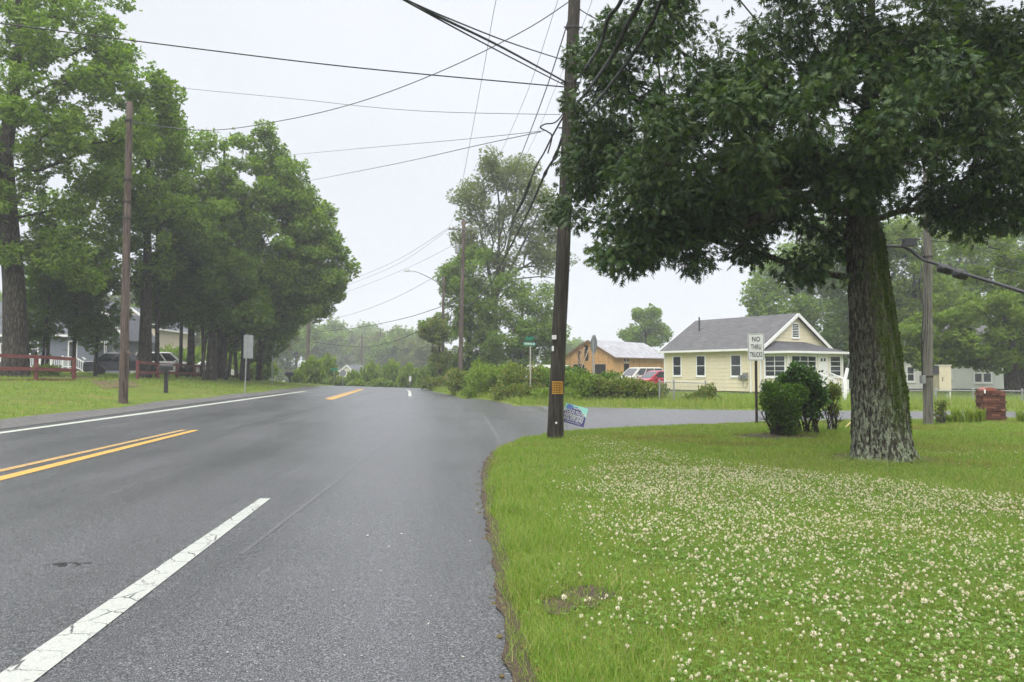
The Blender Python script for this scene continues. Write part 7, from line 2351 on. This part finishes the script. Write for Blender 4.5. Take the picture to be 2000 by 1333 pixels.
rng = np.random.default_rng(17)
def lawn_keep(x, y, m=.02):
    k = frustum_keep(x, y)
    x, y = x[k], y[k]
    sd = road_sd(x, y)
    thin = np.clip((sd - m + .05) / .16, 0, 1) * .75 + .25
    ok = (sd > m - .05) & (rng.random(len(x)) < thin)
    for B_, r in ((BARE1, .2), (BARE2, .13)):
        dd = np.hypot(x - B_.x, y - B_.y)
        ok &= (dd > r * .75) | (rng.random(len(x)) < .25)
    dd = np.hypot(x - OAKX, y - OAKY); ok &= (dd > .85) | ((dd > .5) & (rng.random(len(x)) < .45))
    dd = np.hypot((x - BUSH_C.x) / 1.05, (y - BUSH_C.y - .5) / .85)
    ok &= (dd > .9) | (rng.random(len(x)) < .15)
    return x[ok], y[ok]
# near lawn
n = 760000
u = rng.random(n); y = (2.6 ** .5 + (23.4 ** .5 - 2.6 ** .5) * u) ** 2      # thicker near by, thinning with distance
x = .2 + rng.random(n) * (.9 * y + 3.2 - .2)
x, y = lawn_keep(x, y)
cd = clover_density(x, y)
k = rng.random(len(x)) > cd * .45
x, y = x[k], y[k]
patchy = .55 + .95 * vnoise(x + 20, y + 20, .5, 9) * (.6 + .8 * vnoise(x + 3, y + 3, 1.7, 10))
edge = 1 + .9 * np.clip(1 - (x - .35) / .7, 0, 1) * vnoise(x, y + 9, .3, 12)
hh = np.interp(y, [3, 8, 23], [.05, .055, .06]) * patchy * edge
ww = np.interp(y, [3, 6, 11, 23], [.0040, .0052, .008, .013])
pick = rng.random(len(x)) < np.clip((vnoise(x + 11, y + 5, .9, 15) - .45) * 2.2, .03, .75)
dryp = (rng.random(len(x)) < np.clip((vnoise(x + 61, y + 15, 1.3, 25) - .5) * 2.4, 0, .8) * smooth(9, 12, y)) & ~pick
blade_field('lawn_grass', x[dryp], y[dryp], hh[dryp] * .8, ww[dryp], 'grass_dry', rng, 1.1)
pick2 = pick | dryp
blade_field('lawn_grass', x[~pick2], y[~pick2], hh[~pick2], ww[~pick2], 'grass', rng, .9)
blade_field('lawn_grass', x[pick], y[pick], hh[pick] * 1.1, ww[pick], 'grass_tall', rng, 1.1)
# bigger tufts near the lawn edge
tx, ty = [], []
for px, py, n, r in ((1075, 1165, 260, .10), (1060, 1120, 160, .10), (1110, 1140, 160, .12), (1020, 1095, 120, .08), (1200, 1170, 110, .08), (1240, 1300, 90, .09), (1055, 1290, 130, .1), (1110, 1060, 150, .16), (1090, 862, 160, .25), (1660, 905, 130, .14), (1700, 915, 120, .12), (1745, 917, 140, .12), (1785, 910, 120, .12), (1640, 902, 60, .1), (1330, 1250, 110, .1), (1500, 1280, 110, .12)):
    p = G(px, py); tx.append(p.x + rng.normal(size=n) * r); ty.append(p.y + rng.normal(size=n) * r)
tx, ty = np.concatenate(tx), np.concatenate(ty)
blade_field('grass_tufts', tx, ty, .12, .006, 'grass', rng, 1.3, segs=3)
# clover leaves: three leaflets on a stalk's end
cl_t = []
V = []; F = []
for kx in range(3):
    a = kx * 2 * math.pi / 3; b = len(V)
    for x, y, z in ((0, 0, 0), (.34, .45, .03), (.24, .88, .0), (0, .8, -.04), (-.24, .88, 0), (-.34, .45, .03)):
        V.append((x * math.cos(a) - y * math.sin(a), x * math.sin(a) + y * math.cos(a), z))
    F.append(tuple(range(b, b + 6)))
CLOVER = tmpl(V, F)
cx_, cy_ = [], []; cs = []
for (n, x0, x1, y0, y1, s) in ((34000, .3, 5.2, 3.3, 6.2, .0125), (30000, .4, 9.5, 6.2, 11, .016), (12000, .5, 12, 11, 19, .022)):
    x, y = sample_area(n, x0, x1, y0, y1, rng); x, y = lawn_keep(x, y, .12)
    k = rng.random(len(x)) < clover_density(x, y) * .95 + .04
    cx_.append(x[k]); cy_.append(y[k]); cs.append(np.full(k.sum(), s))
x, y, s = np.concatenate(cx_), np.concatenate(cy_), np.concatenate(cs)
n = len(x)
C = np.stack([x, y, HG(x, y) + .022 + .035 * rng.random(n)], -1)
A = np.stack([rng.normal(size=n), rng.normal(size=n), np.zeros(n)], -1)
N = rng.normal(size=(n, 3)) * .28; N[:, 2] += 1
o = scatter_leaves('clover', C, A, N, s * np.exp(rng.normal(0, .25, n)), CLOVER, MT['clover'])
tag(o, kind='stuff')
# clover heads: a ball of small pointed florets
V = []; F = []
rg = np.random.default_rng(5)
k = 22
for i in range(k):
    zz = 1 - 1.75 * (i + .5) / k; a = i * 2.39996; rr = math.sqrt(max(0, 1 - zz * zz))
    d = np.array([rr * math.cos(a), rr * math.sin(a), zz]); t = np.cross(d, [.2, .3, .9]); t /= np.linalg.norm(t) + 1e-9; u = np.cross(d, t)
    up = np.array([0, 0, .35])
    b = len(V)
    V += [tuple(d * .35 - t * .26), tuple(d * .35 + t * .26), tuple(d * .75 + t * .2 + up * .3), tuple(d * 1.0 + up * .5), tuple(d * .75 - t * .2 + up * .3)]
    F.append((b, b + 1, b + 2, b + 3, b + 4))
HEAD = tmpl(V, F)
hx, hy, hss = [], [], []
for (n, x0, x1, y0, y1, s) in ((4200, .3, 5.2, 3.3, 6.2, .0088), (22000, .4, 9.5, 6.2, 11, .0086), (17000, .5, 12, 11, 19, .0086)):
    x, y = sample_area(n, x0, x1, y0, y1, rng); x, y = lawn_keep(x, y, .25)
    kk = rng.random(len(x)) < clover_density(x, y)
    hx.append(x[kk]); hy.append(y[kk]); hss.append(np.full(kk.sum(), s))
x, y, s = np.concatenate(hx), np.concatenate(hy), np.concatenate(hss)
n = len(x)
C = np.stack([x, y, HG(x, y) + .035 + .06 * rng.random(n)], -1)
A = np.stack([rng.normal(size=n), rng.normal(size=n), rng.normal(size=n) * .3], -1)
N = rng.normal(size=(n, 3)) * .25; N[:, 2] += 1
o = scatter_leaves('clover_blossom', C, A, N, s * np.exp(rng.normal(-.05, .3, n)), HEAD, MT['clover_flower'])
tag(o, kind='stuff')
# verge grass: far side of the side road, hedge foot, left bank
def verge(name, n, x0, x1, y0, y1, h, w, mat, cond=None, lean=.6):
    x, y = sample_area(n, x0, x1, y0, y1, rng)
    k = frustum_keep(x, y); x, y = x[k], y[k]
    k = road_sd(x, y) > .1
    if cond is not None: k &= cond(x, y)
    x, y = x[k], y[k]
    hh = h * (.5 + vnoise(x + 40, y + 40, 1.2, 21))
    blade_field(name, x, y, hh, w, mat, rng, lean)
verge('verge_grass', 42000, 0, 24, 27.5, 37, .27, .02, 'grass_tall', lambda x, y: y < 33.2 + vnoise(x + 30, y, 2, 5) * 3)
verge('verge_grass', 26000, -3, 6, 31, 62, .33, .025, 'grass_tall', lambda x, y: road_sd(x, y) < 2.2)
verge('house_lawn_grass', 36000, 8, 34, 33, 50, .16, .03, 'grass')
verge('bank_grass', 70000, -34, -10, 17, 62, .11, .016, 'grass', lambda x, y: (x < -10.75 + .2 * np.sin(y)) & ~((y > 27.6 + (-11.2 - x) * 1.45) & (y < 33.8 + (-11.2 - x) * 1.3) & (x > -14.5)) & (vnoise(x + 60, y, 1.5, 8) > .25))
# twigs and dead leaves lying about
def litter(name, n, cond, size, mat, seed, area):
    rg = np.random.default_rng(seed)
    x, y = sample_area(n, *area, rg); k = frustum_keep(x, y) & cond(x, y); x, y = x[k], y[k]; n = len(x)
    C = np.stack([x, y, np.maximum(HG(x, y), H(x, y)) + .012], -1)
    A = np.stack([rg.normal(size=n), rg.normal(size=n), rg.normal(size=n) * .15], -1); N = rg.normal(size=(n, 3)) * .2; N[:, 2] += 1
    o = scatter_leaves(name, C, A, N, size * np.exp(rg.normal(0, .4, n)), LEAF_FLAT, MT[mat]); tag(o, kind='stuff')
litter('dead_leaves', 2600, lambda x, y: (road_sd(x, y) > -.12) & (road_sd(x, y) < .22), .035, 'leaf_rust', 31, (.1, 3, 3.3, 17))
litter('leaf_litter', 900, lambda x, y: np.hypot((x - BUSH_C.x) / 1.1, (y - BUSH_C.y - .5) / .9) < 1, .05, 'leaf_rust', 32, (BUSH_C.x - 1.3, BUSH_C.x + 1.3, BUSH_C.y - .6, BUSH_C.y + 1.6))
litter('pebbles', 420, lambda x, y: (road_sd(x, y) < -.02) & (road_sd(x, y) > -1.8), .014, 'concrete', 33, (-1.6, 1, 3.3, 14))
HAZE = 0.0012

# ------------------------------------------------------------------ the misty air
mb = MB()
mb.box((-230, -25, -8.5), (230, 330, 24.5))
Mz = Mat('mist')
Mz.N.remove(Mz.b)
pv = Mz.n('ShaderNodeVolumePrincipled')
pv.inputs['Color'].default_value = (0.93, 0.95, 0.97, 1)
pv.inputs['Density'].default_value = HAZE
pv.inputs['Anisotropy'].default_value = 0.0
Mz.L.new(pv.outputs[0], Mz.out.inputs['Volume'])
hz = mb.build('haze', Mz.m)
tag(hz, kind='stuff')
